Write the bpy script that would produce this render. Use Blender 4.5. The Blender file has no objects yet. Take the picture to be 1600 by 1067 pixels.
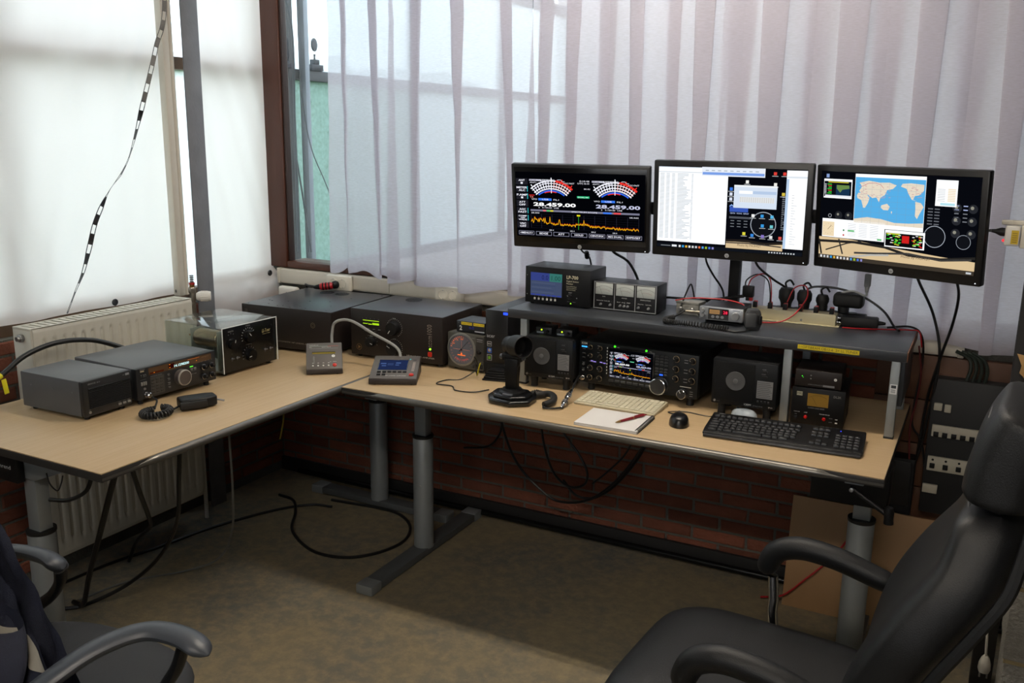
import bpy, bmesh, math, random
from mathutils import Vector, Matrix, noise
from math import pi, sin, cos, radians

scene = bpy.context.scene
COL = scene.collection
R = radians

# ------------------------------------------------------------------ camera
def setup_camera():
    yaw, pitch, roll = -0.4790149, 0.2239952, 0.0135157
    f = Vector((sin(yaw) * cos(pitch), cos(yaw) * cos(pitch), -sin(pitch)))
    r = Vector((cos(yaw), -sin(yaw), 0))
    u = r.cross(f)
    r2 = cos(roll) * r + sin(roll) * u
    u2 = -sin(roll) * r + cos(roll) * u
    cd = bpy.data.cameras.new('camera')
    cd.sensor_fit = 'HORIZONTAL'
    cd.sensor_width = 36
    cd.lens = 1421.37 / 1600 * 36
    cd.clip_start = 0.05
    cd.clip_end = 200
    co = bpy.data.objects.new('camera', cd)
    M = Matrix((r2, u2, -f)).transposed().to_4x4()
    M.translation = (2.68669, -3.33226, 1.66)
    co.matrix_world = M
    COL.objects.link(co)
    scene.camera = co
setup_camera()

# ------------------------------------------------------------------ sky and exposure
SKY = 4.7
w = bpy.data.worlds.new('overcast_sky')
scene.world = w
w.use_nodes = True
nt = w.node_tree
bg = nt.nodes['Background']
tc = nt.nodes.new('ShaderNodeTexCoord')
sx = nt.nodes.new('ShaderNodeSeparateXYZ')
mr = nt.nodes.new('ShaderNodeMapRange')
mx = nt.nodes.new('ShaderNodeMix'); mx.data_type = 'RGBA'
nt.links.new(tc.outputs['Generated'], sx.inputs[0])
nt.links.new(sx.outputs['Z'], mr.inputs['Value'])
mr.inputs['From Min'].default_value = 0.0; mr.inputs['From Max'].default_value = 0.9
nt.links.new(mr.outputs['Result'], mx.inputs['Factor'])
mx.inputs[6].default_value = (0.95, 0.97, 1.0, 1)
mx.inputs[7].default_value = (0.84, 0.91, 1.0, 1)
nt.links.new(mx.outputs[2], bg.inputs['Color'])
bg.inputs['Strength'].default_value = SKY

LAMP = 100.0                     # ceiling tube emission
scene.view_settings.view_transform = 'Standard'
scene.view_settings.look = 'None'
scene.view_settings.gamma = 1
scene.view_settings.exposure = 0.0
scene.view_settings.use_curve_mapping = False
scene.cycles.transparent_max_bounces = 24
scene.cycles.max_bounces = 10
scene.cycles.transmission_bounces = 8
scene.cycles.sample_clamp_indirect = 6.0
SCR = 1.0                       # screen emission

# ------------------------------------------------------------------ materials
MATS = {}
def srgb(c):
    if isinstance(c, str):
        c = [int(c[i:i + 2], 16) / 255 for i in (0, 2, 4)]
    return tuple((v / 12.92 if v <= 0.04045 else ((v + 0.055) / 1.055) ** 2.4) for v in c)

def mat(name, col, rough=0.5, metal=0.0, var=0.08, scale=30.0, bump=0.0, bscale=None, emit=0.0, trans=0.0, spec=None, coat=0.0, stretch=(1, 1, 1), rnd=0.0, col2=None, objcoord=True, rvar=0.0):
    """Principled material with procedural noise variation of colour, gloss and relief."""
    if name in MATS:
        return MATS[name]
    m = bpy.data.materials.new(name)
    m.use_nodes = True
    t = m.node_tree
    b = t.nodes['Principled BSDF']
    c = srgb(col)
    c2 = srgb(col2) if col2 else tuple(v * (1 - var) for v in c)
    c1 = c if col2 else tuple(min(1, v * (1 + var)) for v in c)
    co = t.nodes.new('ShaderNodeTexCoord')
    mp = t.nodes.new('ShaderNodeMapping')
    mp.inputs['Scale'].default_value = stretch
    t.links.new(co.outputs['Object' if objcoord else 'Generated'], mp.inputs['Vector'])
    n = t.nodes.new('ShaderNodeTexNoise')
    n.inputs['Scale'].default_value = scale
    n.inputs['Detail'].default_value = 4
    t.links.new(mp.outputs[0], n.inputs['Vector'])
    mix = t.nodes.new('ShaderNodeMix'); mix.data_type = 'RGBA'
    t.links.new(n.outputs['Fac'], mix.inputs['Factor'])
    mix.inputs[6].default_value = (*c2, 1)
    mix.inputs[7].default_value = (*c1, 1)
    out = mix.outputs[2]
    if rnd:
        oi = t.nodes.new('ShaderNodeObjectInfo')
        hs = t.nodes.new('ShaderNodeHueSaturation')
        mr = t.nodes.new('ShaderNodeMapRange')
        mr.inputs['To Min'].default_value = 1 - rnd; mr.inputs['To Max'].default_value = 1 + rnd
        t.links.new(oi.outputs['Random'], mr.inputs['Value'])
        t.links.new(mr.outputs[0], hs.inputs['Value'])
        t.links.new(out, hs.inputs['Color'])
        out = hs.outputs['Color']
    t.links.new(out, b.inputs['Base Color'])
    b.inputs['Roughness'].default_value = rough
    b.inputs['Metallic'].default_value = metal
    if rvar:
        mr = t.nodes.new('ShaderNodeMapRange')
        mr.inputs['To Min'].default_value = rough - rvar; mr.inputs['To Max'].default_value = rough + rvar
        t.links.new(n.outputs['Fac'], mr.inputs['Value'])
        t.links.new(mr.outputs[0], b.inputs['Roughness'])
    if spec is not None:
        b.inputs['Specular IOR Level'].default_value = spec
    if coat:
        b.inputs['Coat Weight'].default_value = coat
        b.inputs['Coat Roughness'].default_value = 0.15
    if trans:
        b.inputs['Transmission Weight'].default_value = trans
    if emit:
        b.inputs['Emission Color'].default_value = (*c, 1)
        b.inputs['Emission Strength'].default_value = emit
    if bump:
        n2 = t.nodes.new('ShaderNodeTexNoise')
        n2.inputs['Scale'].default_value = bscale or scale * 3
        n2.inputs['Detail'].default_value = 5
        t.links.new(mp.outputs[0], n2.inputs['Vector'])
        bp = t.nodes.new('ShaderNodeBump')
        bp.inputs['Strength'].default_value = bump
        bp.inputs['Distance'].default_value = 0.01
        t.links.new(n2.outputs['Fac'], bp.inputs['Height'])
        t.links.new(bp.outputs[0], b.inputs['Normal'])
    MATS[name] = m
    return m

def emis(col, s=None):
    """Light-giving pixels of a screen or a lamp."""
    s = SCR if s is None else s
    k = 'lit_%s_%.2f' % (col, s)
    if k in MATS:
        return MATS[k]
    m = bpy.data.materials.new(k); m.use_nodes = True
    t = m.node_tree; t.nodes.clear()
    e = t.nodes.new('ShaderNodeEmission'); o = t.nodes.new('ShaderNodeOutputMaterial')
    e.inputs['Color'].default_value = (*srgb(col), 1)
    e.inputs['Strength'].default_value = s
    t.links.new(e.outputs[0], o.inputs[0])
    MATS[k] = m
    return m

def ink(col, rough=0.5):
    return mat('print_' + col, col, rough, var=0.03)

def cloth(name, col, transp, transl, col2=None, weave=400, noise_amt=0.15):
    """Thin woven cloth: part see-through, part translucent, part diffuse."""
    if name in MATS:
        return MATS[name]
    m = bpy.data.materials.new(name); m.use_nodes = True
    t = m.node_tree; t.nodes.clear()
    o = t.nodes.new('ShaderNodeOutputMaterial')
    co = t.nodes.new('ShaderNodeTexCoord')
    mp = t.nodes.new('ShaderNodeMapping'); mp.inputs['Scale'].default_value = (1, 1, 8)
    n = t.nodes.new('ShaderNodeTexNoise'); n.inputs['Scale'].default_value = weave / 8; n.inputs['Detail'].default_value = 4
    t.links.new(co.outputs['Object'], mp.inputs[0]); t.links.new(mp.outputs[0], n.inputs['Vector'])
    mix = t.nodes.new('ShaderNodeMix'); mix.data_type = 'RGBA'
    c = srgb(col); c2 = srgb(col2) if col2 else tuple(v * (1 - noise_amt) for v in c)
    mix.inputs[6].default_value = (*c2, 1); mix.inputs[7].default_value = (*c, 1)
    t.links.new(n.outputs['Fac'], mix.inputs['Factor'])
    d = t.nodes.new('ShaderNodeBsdfDiffuse'); tl = t.nodes.new('ShaderNodeBsdfTranslucent'); tp = t.nodes.new('ShaderNodeBsdfTransparent')
    t.links.new(mix.outputs[2], d.inputs[0]); t.links.new(mix.outputs[2], tl.inputs[0])
    m1 = t.nodes.new('ShaderNodeMixShader'); m1.inputs[0].default_value = transl
    t.links.new(d.outputs[0], m1.inputs[1]); t.links.new(tl.outputs[0], m1.inputs[2])
    m2 = t.nodes.new('ShaderNodeMixShader'); m2.inputs[0].default_value = transp
    t.links.new(m1.outputs[0], m2.inputs[1]); t.links.new(tp.outputs[0], m2.inputs[2])
    t.links.new(m2.outputs[0], o.inputs[0])
    MATS[name] = m
    return m

def pane_mat(name, tint, gloss=0.08, rough=0.02, relief=0.0, milky=0.0):
    """Thin window glass: tinted see-through with a little reflection, optional milkiness."""
    if name in MATS:
        return MATS[name]
    m = bpy.data.materials.new(name); m.use_nodes = True
    t = m.node_tree; t.nodes.clear()
    o = t.nodes.new('ShaderNodeOutputMaterial')
    tp = t.nodes.new('ShaderNodeBsdfTransparent'); tp.inputs[0].default_value = (*tint, 1)
    g = t.nodes.new('ShaderNodeBsdfGlossy'); g.inputs['Roughness'].default_value = rough
    lw = t.nodes.new('ShaderNodeLayerWeight'); lw.inputs['Blend'].default_value = .5
    pw = t.nodes.new('ShaderNodeMath'); pw.operation = 'POWER'; pw.inputs[1].default_value = 3.5
    ma = t.nodes.new('ShaderNodeMath'); ma.operation = 'MULTIPLY_ADD'; ma.inputs[1].default_value = .75; ma.inputs[2].default_value = gloss * .5
    t.links.new(lw.outputs['Facing'], pw.inputs[0]); t.links.new(pw.outputs[0], ma.inputs[0])
    m1 = t.nodes.new('ShaderNodeMixShader')
    t.links.new(ma.outputs[0], m1.inputs[0]); t.links.new(tp.outputs[0], m1.inputs[1]); t.links.new(g.outputs[0], m1.inputs[2])
    last = m1.outputs[0]
    if milky:
        tl = t.nodes.new('ShaderNodeBsdfTranslucent'); tl.inputs[0].default_value = (*tint, 1)
        m2 = t.nodes.new('ShaderNodeMixShader')
        n = t.nodes.new('ShaderNodeTexNoise'); n.inputs['Scale'].default_value = 60
        co = t.nodes.new('ShaderNodeTexCoord'); t.links.new(co.outputs['Object'], n.inputs['Vector'])
        mr = t.nodes.new('ShaderNodeMapRange'); mr.inputs['To Min'].default_value = max(0, milky - .2); mr.inputs['To Max'].default_value = min(1, milky + .2)
        t.links.new(n.outputs['Fac'], mr.inputs['Value']); t.links.new(mr.outputs[0], m2.inputs[0])
        t.links.new(last, m2.inputs[1]); t.links.new(tl.outputs[0], m2.inputs[2]); last = m2.outputs[0]
    t.links.new(last, o.inputs[0])
    MATS[name] = m
    return m

# ------------------------------------------------------------------ mesh building
def smooth_path(pts, per=6):
    pts = [Vector(p) for p in pts]
    if len(pts) < 3:
        return pts
    P = [2 * pts[0] - pts[1]] + pts + [2 * pts[-1] - pts[-2]]
    out = []
    for i in range(1, len(P) - 2):
        a, b, c, d = P[i - 1], P[i], P[i + 1], P[i + 2]
        for k in range(per):
            t = k / per
            out.append(0.5 * ((2 * b) + (-a + c) * t + (2 * a - 5 * b + 4 * c - d) * t * t + (-a + 3 * b - 3 * c + d) * t ** 3))
    out.append(pts[-1])
    return out

class MB:
    """Collects shapes for ONE mesh object."""
    def __init__(s):
        s.bm = bmesh.new()
    def _bev(s, geom_verts, bev, seg):
        if bev > 0:
            es = set(e for v in geom_verts for e in v.link_edges)
            bmesh.ops.bevel(s.bm, geom=list(es), offset=bev, segments=seg, affect='EDGES', profile=0.5)
    def box(s, a, b, bev=0.0, seg=2, M=None):
        a, b = Vector(a), Vector(b)
        r = bmesh.ops.create_cube(s.bm, size=1)
        vs = r['verts']
        for v in vs:
            v.co = Vector((a[i] + (b[i] - a[i]) * (v.co[i] + 0.5) for i in range(3)))
        if M is not None:
            for v in vs: v.co = M @ v.co
        if bev:
            s._bev(vs, min(bev, 0.45 * min(abs(b[i] - a[i]) for i in range(3))), seg)
        return s
    def cyl(s, p0, p1, r0, r1=None, n=20, cap=True):
        p0, p1 = Vector(p0), Vector(p1)
        r1 = r0 if r1 is None else r1
        d = (p1 - p0).normalized()
        q = d.to_track_quat('Z', 'Y')
        A = [s.bm.verts.new(p0 + q @ Vector((r0 * cos(2 * pi * i / n), r0 * sin(2 * pi * i / n), 0))) for i in range(n)]
        B = [s.bm.verts.new(p1 + q @ Vector((r1 * cos(2 * pi * i / n), r1 * sin(2 * pi * i / n), 0))) for i in range(n)]
        for i in range(n):
            s.bm.faces.new((A[i], A[(i + 1) % n], B[(i + 1) % n], B[i]))
        if cap:
            s.bm.faces.new(A[::-1]); s.bm.faces.new(B)
        return s
    def lathe(s, prof, p0=(0, 0, 0), axis=(0, 0, 1), n=24, sx=1.0):
        """prof: [(radius, height along axis)], closed with caps when radius > 0."""
        p0 = Vector(p0); q = Vector(axis).normalized().to_track_quat('Z', 'Y')
        rings = []
        for r, h in prof:
            if r <= 1e-6:
                rings.append([s.bm.verts.new(p0 + q @ Vector((0, 0, h)))])
            else:
                rings.append([s.bm.verts.new(p0 + q @ Vector((r * sx * cos(2 * pi * i / n), r * sin(2 * pi * i / n), h))) for i in range(n)])
        for A, B in zip(rings, rings[1:]):
            for i in range(n):
                j = (i + 1) % n
                if len(A) == 1 and len(B) == 1: continue
                if len(A) == 1: s.bm.faces.new((A[0], B[j], B[i]))
                elif len(B) == 1: s.bm.faces.new((A[i], A[j], B[0]))
                else: s.bm.faces.new((A[i], A[j], B[j], B[i]))
        if len(rings[0]) > 1: s.bm.faces.new(rings[0][::-1])
        if len(rings[-1]) > 1: s.bm.faces.new(rings[-1])
        return s
    def tube(s, pts, r, n=8, smooth=6, flat=None):
        P = smooth_path(pts, smooth) if smooth else [Vector(p) for p in pts]
        up = Vector((0.123, 0.456, 0.88)).normalized()
        prev = None
        rr = r if callable(r) else (lambda t: r)
        for i, p in enumerate(P):
            d = (P[min(i + 1, len(P) - 1)] - P[max(i - 1, 0)])
            if d.length < 1e-9: d = Vector((0, 0, 1))
            d.normalize()
            x = up - up.dot(d) * d
            if x.length < 1e-4: x = d.orthogonal()
            x.normalize(); up = x
            y = d.cross(x)
            k = rr(i / max(1, len(P) - 1))
            k2 = k * (flat or 1)
            ring = [s.bm.verts.new(p + k * cos(2 * pi * a / n) * x + k2 * sin(2 * pi * a / n) * y) for a in range(n)]
            if prev:
                for a in range(n):
                    s.bm.faces.new((prev[a], prev[(a + 1) % n], ring[(a + 1) % n], ring[a]))
            else:
                s.bm.faces.new(ring[::-1])
            prev = ring
        s.bm.faces.new(prev)
        return s
    def prism(s, poly, ax, a, b, bev=0.0, seg=2):
        """poly: 2D outline in the plane across axis ax ('x','y','z'), extruded from a to b."""
        def P(u, v, t):
            return {'x': (t, u, v), 'y': (u, t, v), 'z': (u, v, t)}[ax]
        A = [s.bm.verts.new(P(u, v, a)) for u, v in poly]
        B = [s.bm.verts.new(P(u, v, b)) for u, v in poly]
        n = len(poly)
        s.bm.faces.new(A[::-1]); s.bm.faces.new(B)
        for i in range(n):
            s.bm.faces.new((A[i], A[(i + 1) % n], B[(i + 1) % n], B[i]))
        if bev: s._bev(A + B, bev, seg)
        return s
    def grid(s, f, nu, nv, closed_u=False):
        V = [[s.bm.verts.new(f(i / (nu if closed_u else nu - 1), j / (nv - 1))) for j in range(nv)] for i in range(nu)]
        for i in range(nu if closed_u else nu - 1):
            for j in range(nv - 1):
                k = (i + 1) % nu
                s.bm.faces.new((V[i][j], V[k][j], V[k][j + 1], V[i][j + 1]))
        return s
    def mesh(s, name, m=None, ang=35):
        bmesh.ops.recalc_face_normals(s.bm, faces=s.bm.faces)
        me = bpy.data.meshes.new(name)
        s.bm.to_mesh(me); s.bm.free()
        if m is not None: me.materials.append(m)
        if ang:
            for p in me.polygons: p.use_smooth = True
            try: me.set_sharp_from_angle(angle=R(ang))
            except Exception: pass
        return me
    def build(s, name, m, parent=None, loc=(0, 0, 0), rot=(0, 0, 0), ang=35, mods=None):
        return place(name, s.mesh(name, m, ang), parent, loc, rot)

def place(name, me, parent=None, loc=(0, 0, 0), rot=(0, 0, 0)):
    o = bpy.data.objects.new(name, me)
    COL.objects.link(o)
    o.location = loc; o.rotation_euler = rot
    if parent is not None: o.parent = parent
    return o

def tag(o, label=None, cat=None, group=None, kind=None):
    if label: o['label'] = label
    if cat: o['category'] = cat
    if group: o['group'] = group
    if kind: o['kind'] = kind
    return o

def thing(name, label, cat, loc=(0, 0, 0), rz=0.0, group=None):
    o = bpy.data.objects.new(name, None)
    o.empty_display_size = 0.05
    COL.objects.link(o)
    o.location = loc; o.rotation_euler = (0, 0, R(rz))
    return tag(o, label, cat, group)

def struct(name, mb, m, ang=35):
    o = mb.build(name, m, ang=ang)
    o['kind'] = 'structure'
    return o

# ------------------------------------------------------------------ flat print, lettering and screens
GLY = {}
def glyphs(txt, bold=0.0):
    k = (txt, bold)
    if k not in GLY:
        c = bpy.data.curves.new('t', 'FONT'); c.body = txt; c.resolution_u = 2
        c.offset = bold
        o = bpy.data.objects.new('t', c)
        me = o.to_mesh()
        vs = [(v.co.x, v.co.y) for v in me.vertices]; fs = [tuple(p.vertices) for p in me.polygons]
        o.to_mesh_clear()
        bpy.data.objects.remove(o); bpy.data.curves.remove(c)
        GLY[k] = (vs, fs)
    return GLY[k]

class Canvas:
    """Flat print in a plane: x to the right, y up; layers are a fraction of a millimetre apart."""
    def __init__(s, step=0.00015):
        s.v = []; s.f = []; s.mi = []; s.mats = []; s.step = step; s.items = []
    def _m(s, m):
        if m not in s.mats: s.mats.append(m)
        return s.mats.index(m)
    def poly(s, pts, m, layer=1):
        k = len(s.v)
        s.v += [(x, y, layer * s.step) for x, y in pts]
        s.f.append(tuple(range(k, k + len(pts)))); s.mi.append(s._m(m))
        xs = [p[0] for p in pts]; ys = [p[1] for p in pts]
        s.items.append((min(xs), min(ys), max(xs), max(ys), max(max(xs) - min(xs), max(ys) - min(ys)), len(s.f) - 1, len(s.f)))
    def rect(s, x0, y0, x1, y1, m, layer=1):
        s.poly([(x0, y0), (x1, y0), (x1, y1), (x0, y1)], m, layer)
    def frame(s, x0, y0, x1, y1, t, m, layer=1):
        s.rect(x0, y0, x1, y0 + t, m, layer); s.rect(x0, y1 - t, x1, y1, m, layer)
        s.rect(x0, y0 + t, x0 + t, y1 - t, m, layer); s.rect(x1 - t, y0 + t, x1, y1 - t, m, layer)
    def line(s, pts, t, m, layer=1):
        for (x0, y0), (x1, y1) in zip(pts, pts[1:]):
            d = math.hypot(x1 - x0, y1 - y0) or 1e-9
            nx, ny = -(y1 - y0) / d * t / 2, (x1 - x0) / d * t / 2
            s.poly([(x0 - nx, y0 - ny), (x1 - nx, y1 - ny), (x1 + nx, y1 + ny), (x0 + nx, y0 + ny)], m, layer)
    def disc(s, x, y, r, m, layer=1, n=20, r0=0.0, a0=0.0, a1=360.0):
        if r0 <= 0 and a1 - a0 >= 360:
            s.poly([(x + r * cos(2 * pi * i / n), y + r * sin(2 * pi * i / n)) for i in range(n)], m, layer); return
        for i in range(n):
            b0, b1 = R(a0 + (a1 - a0) * i / n), R(a0 + (a1 - a0) * (i + 1) / n)
            s.poly([(x + r0 * cos(b0), y + r0 * sin(b0)), (x + r * cos(b0), y + r * sin(b0)), (x + r * cos(b1), y + r * sin(b1)), (x + r0 * cos(b1), y + r0 * sin(b1))], m, layer)
    def text(s, t, x, y, h, m, wd=None, al='l', layer=2, bold=0.0, shear=0.0, vert=False):
        vs, fs = glyphs(t, bold)
        if not vs: return
        x0 = min(a for a, b in vs); x1 = max(a for a, b in vs); y0 = min(b for a, b in vs); y1 = max(b for a, b in vs)
        sy = h / 0.7
        sxx = (wd / (x1 - x0)) if wd else sy
        W = (x1 - x0) * sxx
        ox = {'l': 0, 'c': -W / 2, 'r': -W}[al]
        k = len(s.v)
        for a, b in vs:
            px = (a - x0) * sxx + ox + shear * b * sy; py = b * sy
            if vert: px, py = -py, px
            s.v.append((x + px, y + py, layer * s.step))
        i = s._m(m); f0 = len(s.f)
        for f in fs:
            s.f.append(tuple(k + q for q in f)); s.mi.append(i)
        xs = [p[0] for p in s.v[k:]]; ys = [p[1] for p in s.v[k:]]
        s.items.append((min(xs), min(ys), max(xs), max(ys), h * .9, f0, len(s.f)))
    def build(s, name, parent, loc=(0, 0, 0), rot=(R(90), 0, 0), kind=None):
        # print that lies far apart becomes separate pieces
        n = len(s.items); root = list(range(n))
        def find(i):
            while root[i] != i: root[i] = root[root[i]]; i = root[i]
            return i
        if n <= 260:
            for i in range(n):
                a = s.items[i]
                for j in range(i):
                    b = s.items[j]
                    gx = max(a[0], b[0]) - min(a[2], b[2]); gy = max(a[1], b[1]) - min(a[3], b[3])
                    if max(gx, gy, 0) <= .4 * max(a[4], b[4]): root[find(i)] = find(j)
        else:
            root = [0] * n
        groups = {}
        for i in range(n): groups.setdefault(find(i), []).append(i)
        o = None
        for g in groups.values():
            fs = [q for i in g for q in range(s.items[i][5], s.items[i][6])]
            idx = sorted({q for f in fs for q in s.f[f]}); mp = {q: k for k, q in enumerate(idx)}
            me = bpy.data.meshes.new(name)
            me.from_pydata([s.v[q] for q in idx], [], [tuple(mp[q] for q in s.f[f]) for f in fs])
            ms = sorted({s.mi[f] for f in fs}); mm = {q: k for k, q in enumerate(ms)}
            for q in ms: me.materials.append(s.mats[q])
            me.polygons.foreach_set('material_index', [mm[s.mi[f]] for f in fs])
            me.update()
            o = place(name, me, parent, loc, rot)
        return o

# ------------------------------------------------------------------ shared materials
BLACK = mat('black_paint', '17171a', 0.42, var=.15)
BLACKP = mat('black_plastic', '0d0d0f', 0.5, spec=.3, var=.15, bump=.05, bscale=900)
SATIN = mat('satin_black_metal', '0f0f11', 0.42, spec=.3, var=.1, bump=.04, bscale=1200)
RUBBER = mat('black_rubber', '0e0e0f', 0.6, var=.1)
CABLE = mat('black_cable', '0c0c0d', 0.45, var=.1)
GREYM = mat('grey_leg_metal', '8d9294', 0.42, metal=.35, var=.06, bump=.03, bscale=600)
CHROME = mat('chrome', 'c8c8ca', 0.16, metal=1.0, var=.05)
STEEL = mat('screw_steel', '9b9b9c', 0.35, metal=.9, var=.1)
CREAM = mat('cream_plastic', 'cfc8ba', 0.45, var=.04)
WOODF = mat('brown_window_wood', '4a2412', 0.45, var=.35, scale=9, stretch=(1, 1, .12), bump=.1, bscale=40)
MORTAR = mat('grey_mortar', '5c5a52', 0.95, var=.25, scale=25, bump=.6, bscale=120)
BRICK = mat('red_brick', '70402f', 0.9, var=.3, scale=14, bump=.5, bscale=90, rnd=.28)
random.seed(4)

# ------------------------------------------------------------------ the setting
def build_floor():
    m = mat('floor_concrete', '6a6a66', 0.82, col2='5a5955', scale=2.2, bump=.12, bscale=160)
    t = m.node_tree; b = t.nodes['Principled BSDF']
    src = b.inputs['Base Color'].links[0].from_socket
    co = t.nodes.new('ShaderNodeTexCoord')
    # worn, dusty brown areas with a shape of their own
    n1 = t.nodes.new('ShaderNodeTexNoise'); n1.inputs['Scale'].default_value = 1.6; n1.inputs['Detail'].default_value = 6; n1.inputs['Roughness'].default_value = .62
    t.links.new(co.outputs['Object'], n1.inputs['Vector'])
    rmp = t.nodes.new('ShaderNodeValToRGB'); rmp.color_ramp.elements[0].position = .36; rmp.color_ramp.elements[1].position = .6
    t.links.new(n1.outputs['Fac'], rmp.inputs[0])
    mx = t.nodes.new('ShaderNodeMix'); mx.data_type = 'RGBA'
    t.links.new(rmp.outputs[0], mx.inputs['Factor']); t.links.new(src, mx.inputs[6])
    mx.inputs[7].default_value = (*srgb('837760'), 1)
    n2 = t.nodes.new('ShaderNodeTexNoise'); n2.inputs['Scale'].default_value = 22; n2.inputs['Detail'].default_value = 8; n2.inputs['Roughness'].default_value = .7
    t.links.new(co.outputs['Object'], n2.inputs['Vector'])
    r2 = t.nodes.new('ShaderNodeValToRGB'); r2.color_ramp.elements[0].position = .42; r2.color_ramp.elements[1].position = .7
    t.links.new(n2.outputs['Fac'], r2.inputs[0])
    m2 = t.nodes.new('ShaderNodeMix'); m2.data_type = 'RGBA'
    ml = t.nodes.new('ShaderNodeMath'); ml.operation = 'MULTIPLY'; ml.inputs[1].default_value = .6
    t.links.new(r2.outputs[0], ml.inputs[0]); t.links.new(ml.outputs[0], m2.inputs['Factor'])
    t.links.new(mx.outputs[2], m2.inputs[6]); m2.inputs[7].default_value = (*srgb('a3926e'), 1)
    t.links.new(m2.outputs[2], b.inputs['Base Color'])
    struct('floor', MB().box((-.45, -5.6, -.1), (5.6, .2, 0)), m)
build_floor()

def brick_mesh(L, H, D, seed):
    rnd = random.Random(seed)
    mb = MB()
    mb.box((0, -D, 0), (L, .02, H))
    for v in mb.bm.verts:
        v.co += Vector((rnd.uniform(-.002, .002), rnd.uniform(-.0015, .001), rnd.uniform(-.0015, .0015)))
    es = [e for e in mb.bm.edges if all(v.co.y < 0 for v in e.verts)]
    bmesh.ops.bevel(mb.bm, geom=es, offset=.004, segments=1, affect='EDGES')
    return mb.mesh('brick', BRICK, 30)

BL, BC = .214, .0555
def bricks(parent, length, z0, z1, origin, rz, phase, skip=lambda s, z: False):
    full = [brick_mesh(BL - .011, BC - .011, .007, k) for k in range(4)]
    half = brick_mesh(BL / 2 - .011, BC - .011, .007, 9)
    rnd = random.Random(7)
    row = 0
    z = z0
    q = Matrix.Rotation(rz, 4, 'Z')
    while z + BC <= z1 + .001:
        s = (phase if row % 2 == 0 else phase - BL / 2) % BL - BL
        while s < length:
            a = max(s, 0); e = min(s + BL, length)
            if e - a > .05 and not skip(a, z):
                me = full[rnd.randrange(4)] if e - a > BL - .01 else half
                o = place('brick', me, parent, Vector(origin) + q @ Vector((a + .005, 0, z + .0055)), (0, 0, rz))
                if me is half: o.scale.x = (e - a - .011) / (BL / 2 - .011)
                else: o.scale.x = (e - a - .011) / (BL - .011)
            s += BL
        z += BC; row += 1

wall_back = struct('wall_back', MB().box((-.45, 0, 0), (3.2, .2, 1.03)).box((3.0, 0, 1.03), (5.6, .2, 2.8)).box((3.2, 0, 0), (5.6, .2, 1.03)).box((-.45, 0, 2.62), (3.0, .2, 2.8)), MORTAR)
# a joint runs at x = 1.779 in the course centred on z = 0.235
bricks(wall_back, 3.1, .235 - BC / 2 - 3 * BC - .002, .955, (-.33, 0, 0), 0, (1.779 + .33 + BL / 2) % BL)
wall_left = struct('wall_left', MB().box((-.52, -5.6, 0), (-.335, 0, .93)).box((-.5, -5.6, 2.62), (-.335, 0, 2.8)).box((-.5, -5.6, .93), (-.35, -2.6, 2.62)), MORTAR)
bricks(wall_left, 2.25, .04, .93, (-.335, -2.25, 0), pi / 2, .03, skip=lambda s, z: s > .95 and s < 1.5 and z > .2)

PLASTER = mat('dark_plaster', '5e5b56', .85, var=.06, bump=.15, bscale=60)  # unseen walls and ceiling, toned dark to cut bounced light under the desks
struct('ceiling', MB().box((-.5, -5.6, 2.75), (5.6, .2, 2.9)), PLASTER)
struct('wall_right', MB().box((5.5, -5.6, 0), (5.6, .2, 2.8)), PLASTER)
# the wall behind the camera has a small high window
struct('wall_front', MB().box((-.5, -5.6, 0), (5.6, -5.5, 1.7)).box((-.5, -5.6, 2.4), (5.6, -5.5, 2.8)).box((-.5, -5.6, 1.7), (1.2, -5.5, 2.4)).box((3.6, -5.6, 1.7), (5.6, -5.5, 2.4)), PLASTER)

GLASS = pane_mat('clear_glass', (.93, .97, .97))
# back window: jambs, sill, head, one large clear pane
w1 = struct('window_1', MB().box((-.335, -.03, 1.03), (-.235, .02, 2.62), .006), WOODF)
MB().box((-.235, -.03, 1.03), (3.0, .10, 1.062), .006).build('window_sill', WOODF, w1)
MB().box((-.235, -.02, 2.56), (3.0, .12, 2.62), .004).build('window_head', WOODF, w1)
MB().box((2.93, -.02, 1.062), (3.0, .12, 2.56), .004).build('window_jamb', WOODF, w1)
MB().box((-.235, -.018, 1.062), (-.222, .018, 2.56), .003).build('glazing_bead', mat('dark_bead', '2b1710', .5), w1)
MB().box((-.225, -.002, 1.062), (2.93, .003, 2.56)).build('pane', GLASS, w1)

# left window: posts, rails and panes behind the white sheet; it runs on outside past the corner
RELIEF = pane_mat('relief_glass', (.9, .95, .98), milky=.55)
def glazed_side(name, y0, y1, rail_m, lower):
    w = struct(name, MB().box((-.44, y0, .93), (-.37, y1, .985), .004), rail_m)
    MB().box((-.44, y0, 1.905), (-.375, y1, 1.955), .004).build('rail', rail_m, w)
    MB().box((-.44, y0, 2.55), (-.37, y1, 2.62), .004).build('head_rail', rail_m, w)
    n = max(1, round((y1 - y0) / 1.05)); st = (y1 - y0) / n
    for k in range(n + 1):
        MB().box((-.44, y0 + k * st - .02, .985), (-.375, y0 + k * st + .02, 2.55), .004).build('mullion', rail_m, w)
    for k in range(n):
        MB().box((-.412, y0 + k * st + .02, .985), (-.407, y0 + (k + 1) * st - .02, 1.905)).build('pane', lower[min(k, len(lower) - 1)], w)
        MB().box((-.412, y0 + k * st + .02, 1.955), (-.407, y0 + (k + 1) * st - .02, 2.55)).build('pane', RELIEF, w)
    return w
FRAMEG = mat('grey_green_frame', '55585c', .6, var=.12)
glazed_side('window_2', -2.6, -.02, mat('side_frame', '6a5340', .6, var=.2), [RELIEF])
GREENP = pane_mat('green_relief_glass', (.54, .66, .64), milky=.35)
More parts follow.
